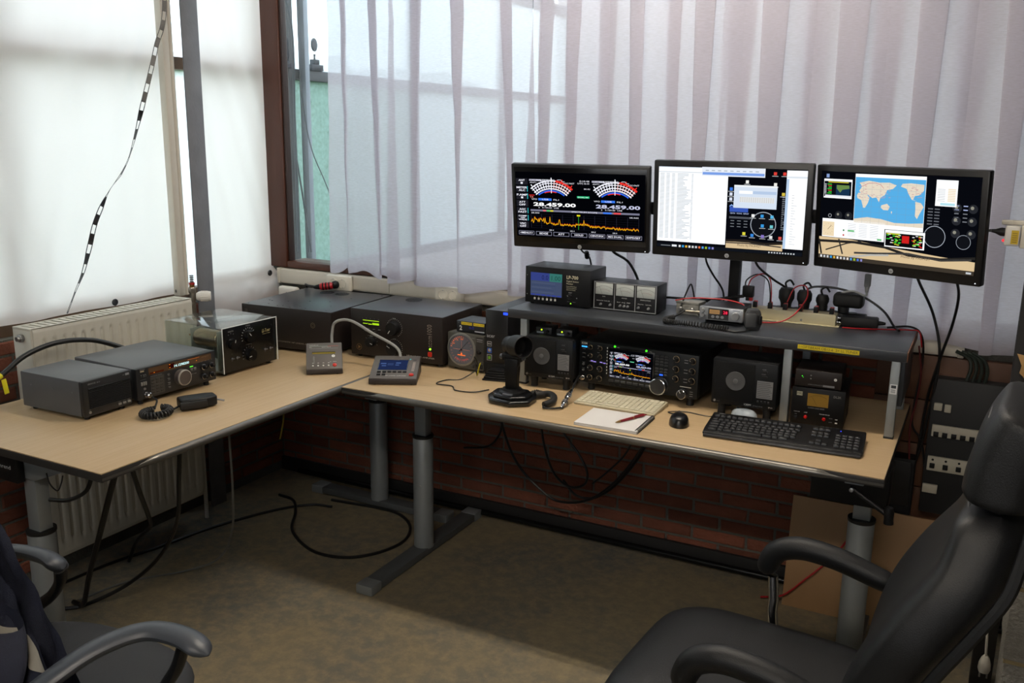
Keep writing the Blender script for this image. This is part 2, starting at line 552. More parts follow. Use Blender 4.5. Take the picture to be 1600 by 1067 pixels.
glazed_side('window_3', .22, 3.5, FRAMEG, [GREENP, pane_mat('pale_relief_glass', (.80, .85, .88), milky=.6)])

# veranda beyond the curtained window, open to the sky
ver = mat('veranda_paint', 'bab4b4', .8, var=.05)
struct('veranda_floor', MB().box((-.5, .2, -.1), (6, 3.5, 0)), mat('veranda_paving', '8d8c88', .9, var=.15, scale=6))
struct('wall_veranda', MB().box((-.5, 3.5, 0), (6, 3.6, 2.95)), ver)
struct('wall_veranda_side', MB().box((-.5, .2, -.1), (-.36, 3.5, .93)), ver)
struct('veranda_light_blocker', MB().box((1.3, .25, 2.95), (6, 3.6, 3.0)), ver)  # unseen slab added overhead to darken the right-hand curtains
lawn = struct('garden_ground', MB().box((-14, -12, -.25), (-.55, 14, -.12)), mat('lawn_green', '4d6b3c', .95, var=.3, scale=5))
struct('garden_ground_far', MB().box((-.5, 3.7, -.25), (12, 14, -.12)), mat('lawn_green', '4d6b3c'))
hd = MB()
def hedge_f(u, v):
    y = -6 + 16 * u; a = v * pi
    x = -5.0 + .7 * cos(a); z = -.2 + 2.7 * sin(a) ** .6
    n = noise.noise((x * 2, y * 2, z * 2))
    return Vector((x + n * .18, y, z + n * .2))
hd.grid(hedge_f, 120, 14)
tag(hd.build('hedge', mat('hedge_leaves', '41583a', .95, var=.5, scale=12, bump=1, bscale=40)), 'dim green hedge growing outside beyond the side windows', 'hedge')

# skirting strip and the black pipe that runs along it
struct('baseboard_back', MB().box((-.33, -.022, 0), (3.1, -.0, .07), .003), mat('dark_skirting', '151414', .7))
pp = MB().cyl((-.2, -.045, .024), (3.0, -.045, .024), .013, n=14)
tag(pp.build('floor_pipe', mat('black_pipe', '161718', .25, metal=.4)), 'black pipe running along the foot of the brick wall', 'pipe')

# brown boards to the right of the desk
bw = struct('wall_boarding', MB().box((2.40, -.018, .16), (3.2, -.008, .952)), mat('boarding_back', '2c1c14', .8))
PLANK = mat('brown_board', '5a3a26', .6, var=.3, scale=7, stretch=(.15, 1, 1), rnd=.1)
for k in range(5):
    MB().box((2.40, -.034, .17 + .157 * k), (3.2, -.016, .17 + .157 * k + .153), .003).build('plank', PLANK, bw)

# ------------------------------------------------------------------ ceiling lamps (above the frame)
def lamp(loc, label):
    t = thing('ceiling_lamp', label, 'lamp', loc, 0, 'ceiling tube lamps')
    MB().box((-.78, -.09, .0), (.78, .09, .05), .008).build('housing', mat('lamp_white', 'd8d8d4', .5), t)
    for s in (-1, 1):
        MB().cyl((-.74, s * .045, -.022), (.74, s * .045, -.022), .014, n=12).build('tube', emis('fff3e2', LAMP), t)
        for e in (-1, 1):
            MB().box((e * .755 - .015, s * .045 - .015, -.04), (e * .755 + .015, s * .045 + .015, .0), .003).build('socket', CREAM, t)
lamp((1.7, -.80, 2.7), 'white double tube lamp on the ceiling nearest the curtains')
lamp((2.4, -3.6, 2.7), 'white double tube lamp on the ceiling behind the viewer')  # unseen lamp added as fill light from behind the camera

# ------------------------------------------------------------------ white sheet over the left window
SHEET = cloth('white_sheet_plastic', 'f0e7e0', .02, .64, noise_amt=.03)
def sheet(name, y0, y1, label, seed, bulge):
    rnd = random.Random(seed)
    folds = [(rnd.uniform(y0, y1), rnd.uniform(1.2, 2.5), rnd.uniform(-.5, .5), rnd.uniform(.004, .011), rnd.uniform(.03, .09)) for _ in range(int(11 * (y1 - y0)) + 2)]
    def f(u, v):
        y = y0 + (y1 - y0) * u
        zb = .985 if not bulge else .84
        z = zb + (2.66 - zb) * v
        x = -.345
        for fy, fz, sl, am, wd in folds:
            d = (y - fy - sl * (z - fz)) / wd
            x += am * math.exp(-d * d) * (1 if v > .02 else .4)
        x += .008 * noise.noise((y * 3, z * 2, seed))
        # bottom edge turned over the ledge
        if z < 1.02:
            x += .03 * min(1, (1.02 - z) / .035)
            if bulge: x += .02 * noise.noise((y * 9, z * 12, 3.)) + .012
        return Vector((x, y, z + .006 * noise.noise((y * 5, seed, 1)) * (v < .01)))
    return tag(MB().grid(f, int(70 * (y1 - y0)) + 10, 90).build(name, SHEET, ang=60), label, 'sheet')
s1 = sheet('window_sheet', -2.5, -.565, 'large white plastic sheet over the window above the radiator', 3, False)
s2 = sheet('window_sheet', -.455, -.012, 'narrow white plastic sheet between the steel post and the corner', 8, True)
EYE = mat('eyelet_metal', '3a3b3e', .35, metal=.8)
for par, y, z in ((s1, -.948, 1.0), (s1, -.634, 1.0), (s1, -1.45, 1.0), (s2, -.076, 1.005)):
    MB().lathe([(.006, 0), (.013, 0), (.014, .003), (.011, .006), (.006, .004)], (-.302, y, z), (1, 0, 0), n=16).build('eyelet', EYE, par)

# steel post and cream duct
psm = mat('post_steel', '85868a', .55, metal=.15, col2='66676b', scale=9, bump=.1, bscale=80)
po = thing('steel_post', 'grey steel post standing between the two white sheets', 'post', (-.29, -.505, 0))
MB().box((-.012, -.008, .0), (.014, .008, 2.75), .002).build('web', psm, po)
MB().box((.012, -.044, .0), (.020, .044, 2.75), .002).build('flange', psm, po)
du = thing('cable_duct', 'cream vertical duct and pipe beside the grey steel post', 'duct', (-.298, -.6, 0))
MB().box((-.015, -.045, .98), (.02, -.012, 2.75), .004).build('duct_channel', CREAM, du)
MB().cyl((.005, .005, .98), (.005, .005, 2.75), .011, n=14).build('pipe', CREAM, du)

# ------------------------------------------------------------------ sheer curtains
CURT = cloth('sheer_curtain', 'e3e0ea', .22, .70, col2='c4bec2', weave=420)
def curtain(x0, x1, z0, label, seed, n, amp=.035, over=.45):
    rnd = random.Random(seed)
    L = x1 - x0
    ph = [rnd.uniform(0, 6.28) for _ in range(6)]
    def f(u, v):
        z = z0 + (2.6 - z0) * v
        wob = .55 * sin(2 * pi * 1.7 * u + ph[0]) + .35 * sin(2 * pi * 3.3 * u + ph[1])
        drift = (.10 * sin(ph[3] + 2.2 * u * L) + .05 * sin(5 * u * L + ph[4])) * (1 - v) / L * .35
        a = 2 * pi * n * (u + .03 * wob / n + 0 * drift) + .35 * noise.noise((u * 8, z * .7, seed))
        A = amp * (.65 + .35 * sin(2 * pi * 2.3 * u + ph[2])) * (.75 + .25 * v)
        x = x0 + L * u + over * L / n * sin(2 * a) * .32 * (.7 + .5 * v) + drift * L
        y = -.080 + A * sin(a) + .006 * noise.noise((x * 7, z * 5, seed + 2))
        # faint horizontal creases from folding
        for cz in (1.35, 1.72, 2.1):
            y += .004 * math.exp(-((z - cz - .03 * noise.noise((x * 2, cz, 0))) / .012) ** 2)
        zz = z + (.012 * sin(3.1 * a / n + ph[5]) + .006 * sin(a)) * (1 - v) ** 6
        return Vector((x, y, zz))
    c = MB().grid(f, int(n * 60) + 30, 64).build('curtain', CURT, ang=80)
    tag(c, label, 'curtain', None)
    # stitched hem: a doubled strip
    def h(u, v):
        p = f(u, v * .022); p.y -= .003; return p
    MB().grid(h, int(n * 60) + 30, 3).build('hem', CURT, c, ang=80)
    return c
curtain(.075, .405, 1.047, 'narrow sheer curtain nearest the brown corner jamb', 2, 1.0, .026, .42)
curtain(.425, 1.05, 1.022, 'sheer curtain hanging above the double wall socket', 5, 1.5, .028, .5)
curtain(1.05, 1.80, 1.035, 'sheer curtain behind the left and middle monitors', 9, 3.0, .028, .7)
curtain(1.81, 2.95, 1.0, 'sheer curtain behind the right monitor at the wall end', 13, 4.8, .028, .9)
cr = thing('curtain_rail', 'white curtain rail above the back window', 'rail', (0, -.080, 2.6))
MB().box((-.2, -.012, 0), (2.99, .012, .025), .003).build('track', CREAM, cr)

# ------------------------------------------------------------------ seen outside through the gap
op = MB().box((-.366, .262, 0.0), (-.326, .295, 2.9), .004)
tag(op.build('outside_post', mat('pale_post', '8f98a3', .6, var=.08)), 'pale grey upright post seen through the uncovered glass', 'post')
WIRE = mat('grey_wire', '4a5158', .6)
for i, (pts, lab) in enumerate([([(-.375, .2, 2.264), (-.345, .2, 2.09), (-.352, .2, 1.675), (-.36, .2, 1.07)], 'thick grey wire hanging by the brown jamb outside the glass'),
                               ([(-.326, .22, 2.5), (-.324, .22, 1.676), (-.31, .22, 1.07)], 'straight grey wire beside the outside post'),
                               ([(-.342, .232, 1.95), (-.292, .232, 1.616), (-.194, .232, 1.403), (-.05, .232, 1.1)], 'thin grey wire slanting far right outside the glass'),
                               ([(-.36, .215, 1.522), (-.335, .215, 1.369), (-.29, .215, 1.073)], 'short grey wire crossing to the sill outside the glass')]):
    tag(MB().tube(pts, (.006, .003, .003, .0045)[i], 8).build('outside_wire', WIRE), lab, 'wire')
tr = thing('trophy', 'small dark trophy with an oval disc on the outside rail', 'trophy', (-.385, .405, 1.955))
TRM = mat('trophy_dark', '3c4048', .4, metal=.4)
MB().box((-.02, -.045, 0), (.02, .045, .03), .004).box((-.016, -.02, .03), (.016, .02, .055), .003).build('base', TRM, tr)
MB().lathe([(.008, 0), (.004, .015), (.006, .03)], (0, 0, .05), n=12).build('stem', TRM, tr)
MB().lathe([(0, -.006), (.03, -.005), (.033, 0), (.03, .005), (0, .006)], (0, 0, .125), (1, .3, 0), n=20).build('disc', TRM, tr)
tr2 = thing('figurine', 'dark figurine on the outside rail near the brown jamb', 'figurine', (-.385, .19, 1.955))
MB().lathe([(.03, 0), (.028, .02), (.012, .035), (.022, .06), (.016, .09), (.02, .11), (.014, .135), (0, .145)], n=14).build('body', TRM, tr2)
MB().box((-.02, -.02, -.0), (.02, .02, .006)).build('plinth', TRM, tr2)

# ------------------------------------------------------------------ desks
BEECH = mat('beech_laminate', 'c6ad88', .42, col2='b3966e', scale=16, stretch=(.25, 6, 1), bump=.02, bscale=60)
BEECHY = mat('beech_laminate_y', 'c6ad88', .42, col2='b3966e', scale=16, stretch=(6, .25, 1), bump=.02, bscale=60)
EDGE = mat('dark_desk_edge', '2b2927', .5, var=.15)
PROFILE = mat('worn_metal_profile', '6f6c66', .35, metal=.7, var=.25, scale=18)
ZD = .78
def leg(t, x, y, ftx0, ftx1, fty0, fty1, top=.745):
    """one telescopic column on a flat foot; the leg's pieces are its sub-parts"""
    L = MB().lathe([(.04, .03), (.04, .497), (.0385, .5)], (x, y, 0), n=28).build('leg', GREYM, t)
    MB().lathe([(.041, .492), (.042, .494), (.042, .503), (.03, .504)], (x, y, 0), n=28).build('collar', RUBBER, L)
    MB().box((x - .026, y - .022, .48), (x + .026, y + .022, top), .003).build('inner_post', GREYM, L)
    MB().box((ftx0, fty0, 0.004), (ftx1, fty1, .034), .003).build('foot', mat('foot_grey', '5d6062', .5, metal=.3), L)
    ends = ((ftx1 - .001, fty0 - .001, ftx1 + .002, fty1 + .001),)
    if fty1 - fty0 > ftx1 - ftx0:
        MB().box((ftx0 - .002, fty0 - .004, 0), (ftx1 + .002, fty0 + .06, .037), .004).build('foot_cap', GREYM, L)
        MB().box((ftx0 - .002, fty1 - .06, 0), (ftx1 + .002, fty1 + .004, .037), .004).build('foot_cap', GREYM, L)
    else:
        MB().box((ftx1 - .06, fty0 - .002, 0), (ftx1 + .004, fty1 + .002, .037), .004).build('foot_cap', GREYM, L)
        MB().box((ftx0 - .004, fty0 - .002, 0), (ftx0 + .06, fty1 + .002, .037), .004).build('foot_cap', GREYM, L)
    MB().lathe([(.004, 0), (.004, .003), (0, .004)], (x + .01, y - .0385, .30), (0.26, -.97, 0), n=10).build('screw', STEEL, L)
    return L

def front_profile(length, cut):
    """half-round front lip, tapering away near both ends"""
    mb = MB()
    def f(u, v):
        s = u * length
        k = min(1, max(0, (s - cut) / .05), max(0, (length - cut - s) / .05))
        k = k * k * (3 - 2 * k)
        a = -pi / 2 + pi * v
        return Vector((s, -.002 - .013 * k * cos(a), -.0135 + .0125 * sin(a) * (.3 + .7 * k) - .004 * (1 - k)))
    return mb.grid(f, 80, 9)

# right desk, along the back wall
DR = thing('desk', 'beech topped height adjustable desk under the curtained window', 'desk', (0, 0, 0), 0, 'beech desks')
MB().box((.722, -.853, ZD - .0035), (2.519, -.055, ZD), .001).build('desktop', BEECH, DR)
MB().box((.721, -.854, ZD - .026), (2.52, -.054, ZD - .0035), .001).build('desktop_core', EDGE, DR)
front_profile(1.797, .12).build('front_lip', PROFILE, DR, (.722, -.853, ZD))
leg(DR, .806, -.462, .772, .840, -.863, -.05)
leg(DR, 2.44, -.462, 2.406, 2.474, -.863, -.05)
MB().box((.77, -.47, .70), (2.47, -.42, .752), .003).build('frame_beam', mat('beam_dark', '232426', .5), DR)
for x in (.806, 2.44):
    MB().prism([(-.80, .73), (-.80, .752), (-.10, .752), (-.10, .73), (-.40, .705), (-.52, .705)], 'x', x - .025, x + .025, .002).build('bracket', GREYM, DR)
ck = MB().tube([(2.437, -.80, .722), (2.45, -.815, .716), (2.535, -.83, .672)], .007, 10, 3).cyl((2.437, -.79, .725), (2.437, -.74, .728), .008, n=12)
ck = ck.build('crank', BLACKP, DR)
MB().lathe([(0, 0), (.011, .004), (.0135, .015), (.012, .035), (.013, .05), (0, .055)], (2.537, -.83, .698), (0.05, 0, -1), n=16).build('crank_knob', BLACKP, ck)
MB().lathe([(.006, 0), (.006, .004), (0, .005)], (2.437, -.822, .722), (0, -1, .1), n=12).build('crank_bolt', STEEL, ck)
cab = MB().box((2.30, -.62, .60), (2.52, -.50, .72), .004)
tag(cab.build('control_box', BLACKP), 'black box mounted under the right end of the desk', 'box')

# left desk, along the radiator wall
DL = thing('desk', 'beech topped height adjustable desk beside the white radiator', 'desk', (0, 0, 0), 0, 'beech desks')
MB().box((-.095, -1.838, ZD - .0035), (.705, -.04, ZD), .001).build('desktop', BEECHY, DL)
MB().box((-.096, -1.839, ZD - .026), (.706, -.039, ZD - .0035), .001).build('desktop_core', EDGE, DL)
front_profile(1.798, .12).build('front_lip', PROFILE, DL, (.705, -1.838, ZD), (0, 0, pi / 2))
leg(DL, .365, -.15, .0, .735, -.184, -.116)
leg(DL, .30, -1.75, -.07, .665, -1.784, -1.716)
MB().box((.27, -1.72, .70), (.32, -.18, .752), .003).build('frame_beam', mat('beam_dark', '232426'), DL)
for y in (-1.75, -.15):
    MB().prism([(-.04, .715), (-.04, .752), (.475, .752), (.475, .722), (.34, .668), (.24, .668)], 'y', y - .030, y + .030, .002).build('bracket', GREYM, DL)
b = MB().box((.13, -1.806, .660), (.300, -1.781, .752), .003).build('end_cover', BLACKP, DL)
c = Canvas(); c.text('ahrend', .215, .70, .012, ink('b9bcc0'), wd=.06); c.build('lettering', b, (0, -1.8068, 0))

# ------------------------------------------------------------------ raised monitor shelf
SHELFM = mat('slate_laminate', '303338', .36, var=.12, scale=220, rvar=.06)
SH = thing('desk_shelf', 'dark grey shelf on metal legs standing on the desk', 'shelf', (0, 0, ZD))
SZ = .2716                      # top of the board above the desk
MB().box((1.194, -.497, SZ - .032), (2.520, -.115, SZ), .003).build('shelf_board', SHELFM, SH)
MB().box((2.5195, -.495, SZ - .030), (2.5225, -.117, SZ - .002)).build('raw_edge', mat('raw_chipboard', '6b4630', .8, var=.3, scale=90), SH)
for x in (1.257, 2.180, 2.492):
    MB().box((x - .013, -.492, 0.004), (x + .013, -.467, SZ - .032), .003).build('leg', GREYM, SH)
    MB().box((x - .014, -.493, 0), (x + .014, -.466, .006), .001).build('leg_foot', RUBBER, SH)
    MB().box((x - .013, -.145, 0.0), (x + .013, -.12, SZ - .032), .003).build('leg', GREYM, SH)
MB().box((2.497, -.44, .09), (2.515, -.12, SZ - .032), .002).build('end_panel', SHELFM, SH)
c = Canvas(); Y = ink('d8c21c'); c.rect(0, 0, .180, .0135, Y, 1)
c.text('1=OPTIBEAM OB12-6  2= LL TUNER', .004, .003, .0075, ink('2a2608'), wd=.172); c.build('yellow_label', SH, (2.208, -.4975, SZ - .0245))
c = Canvas(); c.rect(0, 0, .020, .030, ink('d9dadb')); c.rect(.003, .018, .017, .027, ink('30343a'), 2)
for k in range(4): c.rect(.003, .004 + .003 * k, .016, .0055 + .003 * k, ink('6a6e74'), 2)
c.build('white_sticker', SH, (2.482, -.4925, .14))

# ------------------------------------------------------------------ radiator
RADM = mat('radiator_enamel', 'c9c5b8', .38, var=.04)
RA = thing('radiator', 'cream panel radiator with vertical flutes on the left wall', 'radiator', (-.16, -1.405, 0))
RL, RZ0, RZ1 = .715, .137, .99
def rad_f(u, v):
    y = RL * u; z = RZ0 + (RZ1 - RZ0) * v
    x = 0.0
    ph = (y - .045) / .0392
    if .6 > ph > -.5 or ph > 0:
        k = ph - round(ph)
        if -.5 < ph < 16.5:
            d = max(0, 1 - abs(k) / .30)
            e = min(1, max(0, (z - RZ0 - .05) / .02), max(0, (RZ1 - .045 - z) / .012))
            e = min(max(min((z - RZ0 - .05) / .02, (RZ1 - .042 - z) / .012), 0), 1)
            x -= .012 * (d * d * (3 - 2 * d)) * e
    if v < .012 or v > .988: x -= .004
    if u < .006 or u > .994: x -= .004
    return Vector((x, y, z))
zs = [0, .004, .012, .02, .055, .07, .085, .3, .5, .7, .92, .935, .948, .96, .98, .988, .996, 1]
mb = MB(); NU = 17 * 12 + 10
V = [[mb.bm.verts.new(rad_f(i / (NU - 1), zz)) for zz in zs] for i in range(NU)]
for i in range(NU - 1):
    for j in range(len(zs) - 1):
        mb.bm.faces.new((V[i][j], V[i + 1][j], V[i + 1][j + 1], V[i][j + 1]))
mb.build('front_panel', RADM, RA)
MB().box((-.1, .005, RZ0 + .01), (-.088, RL - .005, RZ1 - .01), .004).build('rear_panel', RADM, RA)
MB().box((-.012, .002, RZ0 + .002), (-.006, RL - .002, RZ1 - .002)).build('panel_back', RADM, RA)
for y0 in (0.0, RL - .006):
    MB().box((-.1, y0, RZ0 + .02), (-.006, y0 + .006, RZ1 - .006), .002).build('side_cover', RADM, RA)
tg = MB().box((-.1, 0, RZ1 - .008), (-.004, .02, RZ1), .001).box((-.1, RL - .02, RZ1 - .008), (-.004, RL, RZ1), .001).box((-.1, .02, RZ1 - .008), (-.09, RL - .02, RZ1), .001).box((-.014, .02, RZ1 - .008), (-.004, RL - .02, RZ1), .001)
tg.build('top_grille_frame', RADM, RA)
for k in range(24):
    MB().box((-.09, .03 + k * .0285, RZ1 - .007), (-.014, .046 + k * .0285, RZ1 - .001)).build('grille_slat', RADM, RA)
BRASS = mat('brass', '8c6a3c', .35, metal=.9)
MB().lathe([(.014, 0), (.014, .012), (.009, .014), (.009, .022), (0, .023)], (-.05, -.001, .955), (0, -1, 0), n=6).build('vent_plug', STEEL, RA)
MB().lathe([(.014, 0), (.014, .012), (.009, .014), (.009, .03), (0, .031)], (-.05, -.001, .17), (0, -1, 0), n=12).build('lower_plug', RADM, RA)
for y in (.15, .57):
    MB().box((-.17, y - .015, .3), (-.1, y + .015, .8), .003).build('wall_bracket', RADM, RA)
# thermostat valve
vb = MB().cyl((-.05, RL, .955), (-.05, RL + .05, .955), .009, n=14).cyl((-.05, RL + .05, .90), (-.05, RL + .05, 1.0), .011, n=14)
vb.lathe([(.013, 0), (.016, .004), (.016, .02), (.013, .024)], (-.05, RL + .05, 1.0), n=6)
vb = vb.build('valve_body', mat('valve_nickel', '8a847a', .35, metal=.8), RA)
MB().lathe([(.011, 0), (.011, .012)], (-.05, RL + .05, 1.024), n=14).build('copper_fitting', BRASS, vb)
MB().lathe([(.012, 0), (.012, .008)], (-.05, RL + .05, 1.036), n=16).build('red_ring', mat('red_plastic', 'a31f1c', .4), vb)
mb = MB()
for k in range(4): mb.lathe([(.006, 0), (.009, .002), (.009, .004), (.006, .006)], (-.05, RL + .05, 1.045 + k * .008), n=14)
mb.build('threaded_stem', STEEL, vb)
WHP = mat('white_plastic', 'dedad2', .4, var=.03)
th = MB().lathe([(.014, 0), (.017, .006), (.020, .012), (.021, .05), (.019, .058), (0, .06)], (-.04, RL + .06, .985), (.75, .66, .0), n=24).build('thermostat_head', WHP, RA)
mb = MB()
for k in range(14):
    a = 2 * pi * k / 14
    q = Vector((.75, .66, 0)).normalized(); s1_ = Vector((-q.y, q.x, 0)); p = Vector((-.04, RL + .06, .985)) + (s1_ * cos(a) + Vector((0, 0, 1)) * sin(a)) * .0208
    mb.tube([p + q * .018, p + q * .046], .0016, 6, 0)
mb.build('grip_rib', WHP, th)
MB().cyl((-.05, RL + .05, .0), (-.05, RL + .05, .905), .0085, n=14).build('feed_pipe', RADM, RA)

# ------------------------------------------------------------------ trunking along the back wall
TK = thing('cable_trunking', 'cream cable trunking running under the back window sill', 'trunking', (0, 0, 0))
MB().box((-.28, -.04, .957), (2.66, -.0075, 1.026), .003).build('trunk_body', CREAM, TK)
for x0, x1 in ((-.279, .36), (.364, 1.30), (1.304, 2.1), (2.104, 2.659)):
    MB().box((x0, -.045, .963), (x1, -.039, 1.020), .002).build('trunk_cover', CREAM, TK)
MB().box((-.284, -.047, .955), (-.268, -.0078, 1.028), .003).build('trunk_end', CREAM, TK)
MB().box((2.645, -.047, .955), (2.664, -.0078, 1.028), .003).build('trunk_end', CREAM, TK)
SOCK = mat('socket_cream', 'd8d2c4', .35, var=.03)
DARKH = mat('socket_hole', '1c1a18', .7)
def socket_plate(x, n, label):
    t = thing('wall_socket', label, 'socket', (x, -.046, .99))
    W = .05 * n + .035
    MB().box((-W / 2, -.03, -.036), (W / 2, 0, .036), .009, 3).build('housing', SOCK, t)
    for k in range(n):
        cx = (k - (n - 1) / 2) * .05
        s = MB().lathe([(.0225, .0), (.0225, .002), (.0195, .003), (.0195, -.012), (0, -.012)], (cx, -.0295, 0), (0, -1, 0), n=28).build('outlet', SOCK, t)
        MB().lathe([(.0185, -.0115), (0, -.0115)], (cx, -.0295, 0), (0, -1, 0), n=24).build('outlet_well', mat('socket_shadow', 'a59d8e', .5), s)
        for dx in (-.0095, .0095):
            MB().lathe([(.0028, -.0112), (0, -.011)], (cx + dx, -.0295, 0), (0, -1, 0), n=10).build('pin_hole', DARKH, s)
        for dz in (-1, 1):
            MB().box((cx - .003, -.031, dz * .0185 - .0015), (cx + .003, -.018, dz * .0185 + .0015)).build('earth_clip', STEEL, s)
    return t
socket_plate(.685, 2, 'cream double wall socket with two empty outlets')
socket_plate(.10, 2, 'cream wall socket with a red and black plug in it')
pg = thing('mains_plug', 'red and black mains plug in the socket near the corner', 'plug', (.085, -.077, .985))
MB().lathe([(.016, 0), (.018, .004), (.017, .02), (.013, .028)], (.012, 0, 0), (-.25, -1, -.05), n=18).build('plug_face', BLACKP, pg)
REDP = mat('red_plug', 'a3151f', .35)
MB().lathe([(.013, 0), (.0165, .008), (.0165, .05), (.013, .058)], (.008, -.026, -.002), (-.85, -.5, -.1), n=18).build('plug_body', REDP, pg)
for k in range(3):
    q = Vector((-.85, -.5, -.1)).normalized()
    MB().lathe([(.0172, 0), (.0172, .006)], Vector((.008, -.026, -.002)) + q * (.012 + .014 * k), q, n=18).build('grip_band', BLACKP, pg)
MB().lathe([(.013, 0), (.009, .02), (.005, .03)], Vector((.008, -.026, -.002)) + Vector((-.85, -.5, -.1)).normalized() * .057, (-.85, -.5, -.1), n=14).build('strain_relief', BLACKP, pg)
MB().tube([(-.05, -.062, -.008), (-.09, -.075, -.004), (-.13, -.05, -.006), (-.15, -.0, -.05), (-.15, .01, -.12)], .004, 8).build('plug_cord', CABLE, pg)

t = thing('junction_box', 'white rounded junction box behind the corner amplifier', 'box', (-.20, -.045, .93), 0)
MB().box((-.055, -.035, -.05), (.055, .0, .018), .012, 3).build('housing', WHP, t)
MB().lathe([(.004, 0), (.003, .002), (0, .002)], (0, -.0352, -.01), (0, -1, 0), n=10).build('cover_screw', STEEL, t)

# ------------------------------------------------------------------ helpers for equipment
WHT, GRY, RED, YEL, GRN = ink('d8d8d4'), ink('8b8d8f'), ink('b3201c'), ink('d6bd20'), ink('2c8a35')
KN = {}
def knob(par, x, z, r, ln, m=None, ang=None, y=0.0, name='knob', ring=None, pm=None, n=24):
    """turned control knob on a front panel (facing local -y)"""
    m = m or BLACKP
    k = (round(r, 5), round(ln, 5), m.name)
    if k not in KN:
        KN[k] = MB().lathe([(r, 0), (r, .0012), (r * .93, .002), (r * .93, ln * .82), (r * .86, ln), (r * .5, ln * .99), (0, ln * .98)], axis=(0, -1, 0), n=n).mesh('knob', m)
    o = place(name, KN[k], par, (x, y, z))
    if ring:
        MB().lathe([(r * .84, ln * .7), (r, ln * .80), (r * .98, ln * .97), (r * .88, ln * 1.02), (r * .84, ln * .7)], axis=(0, -1, 0), n=n).build('knob_ring', ring, o)
    if ang is not None:
        c = Canvas(); a = R(ang)
        c.line([(r * .3 * cos(a), r * .3 * sin(a)), (r * .82 * cos(a), r * .82 * sin(a))], r * .1, pm or WHT)
        c.build('pointer', o, (0, -ln - .0002, 0))
    return o
BT = {}
def button(par, x, z, w, h, m, dep=.002, y=0.0, name='button'):
    k = (round(w, 5), round(h, 5), round(dep, 5), m.name)
    if k not in BT:
        BT[k] = MB().box((-w / 2, -dep, -h / 2), (w / 2, .0005, h / 2), min(w, h) * .12, 1).mesh('button', m)
    return place(name, BT[k], par, (x, y, z))
def lampdot(par, x, z, col, r=.002, s=3.0, y=0.0, name='indicator'):
    return MB().lathe([(r, 0), (r * .8, r * .8), (0, r)], (0, 0, 0), (0, -1, 0), n=10).build(name, emis(col, s), par, (x, y, z))
def ticks(c, x, z, r0, r1, n, a0, a1, t, m):
    for k in range(n):
        a = R(a0 + (a1 - a0) * k / (n - 1))
        c.line([(x + r0 * cos(a), z + r0 * sin(a)), (x + r1 * cos(a), z + r1 * sin(a))], t, m)
def feet(t, w, d, h, r=.009, inset=.025, m=None):
    for x in (inset, w - inset):
        for y in (inset, d - inset):
            MB().cyl((x, y, 0), (x, y, h + .001), r, n=14).build('foot', m or RUBBER, t)

# ------------------------------------------------------------------ external speaker with slatted front
GCASE = mat('grey_radio_case', '55575a', .45, var=.05, bump=.05, bscale=1500)
CHAR = mat('charcoal_front', '1a1b1d', .45, var=.1)
t = thing('speaker', 'dark grey slatted speaker box at the left end of the desk', 'speaker', (.298, -1.567, ZD), 91)
w_, d_, h_, f_ = .18, .288, .114, .012
MB().box((0, .018, f_), (w_, d_, f_ + h_), .003).build('case', GCASE, t)
MB().box((0, 0, f_), (w_, .02, f_ + h_), .005).build('front_frame', CHAR, t)
for k in range(13):
    MB().prism([(-.004, f_ + .0255 + k * .0052), (.0, f_ + .028 + k * .0052), (.0, f_ + .0238 + k * .0052)], 'x', .018, w_ - .008).build('grille_slat', BLACKP, t)
c = Canvas(); c.text('KENWOOD', .018, f_ + .1005, .005, GRY, wd=.028); c.text('SP-31', .05, f_ + .1005, .004, GRY)
c.text('HF', w_ - .032, f_ + .101, .004, GRY); c.rect(w_ - .022, f_ + .100, w_ - .008, f_ + .107, GRY)
for k in range(3): c.rect(w_ - .056 + k * .018, f_ + .0195, w_ - .047 + k * .018, f_ + .0205, GRY)
c.rect(.014, f_ + .0215, .022, f_ + .0225, GRY)
c.build('lettering', t, (0, -.0006, 0))
for k in range(3): button(t, w_ - .0515 + k * .018, f_ + .013, .012, .007, mat('grey_button', '7d7b76', .4), .003)
MB().lathe([(.0045, 0), (.0045, .002), (.0025, .002), (.0025, -.003), (0, -.003)], (.018, -.0002, f_ + .014), (0, -1, 0), n=16).build('jack', STEEL, t)
for k, y in enumerate((.05, .14, .24)): MB().lathe([(.002, 0), (.0015, .001), (0, .0012)], (-.0002, y, f_ + .075), (-1, 0, 0), n=8).build('screw', STEEL, t)
feet(t, w_, d_, f_)

# ------------------------------------------------------------------ transceiver with amber display
t = thing('transceiver', 'grey radio transceiver with large tuning knob and amber display strip', 'radio', (.306, -1.374, ZD), 87.5)
w_, d_, h_, f_ = .325, .318, .104, .02
MB().box((0, .025, f_), (w_, d_, f_ + h_), .004).build('case', GCASE, t)
MB().box((-.002, 0, f_ - .002), (w_ + .002, .027, f_ + h_), .004).build('front_panel', CHAR, t)
c = Canvas()
AMB = ink('4a3624', .2); c.rect(.045, f_ + .075, w_ - .018, f_ + .098, AMB)
RD = emis('a02a14', .5); c.rect(.05, f_ + .077, .105, f_ + .083, emis('5a2410', .4), 2); c.rect(.125, f_ + .08, .15, f_ + .095, emis('3a0c08', .5), 2)
c.text('14.1298200', .148, f_ + .081, .008, emis('c8f0f0', 1.3), wd=.062, layer=3, bold=.02)
for x, z in ((.128, .0925), (.128, .0825), (.24, .0925), (.24, .083), (.065, .0795)): c.rect(x, f_ + z, x + .004, f_ + z + .0018, emis('ff8a20', 1.2), 3)
c.rect(.205, f_ + .093, .255, f_ + .0945, ink('c8702a'), 3)
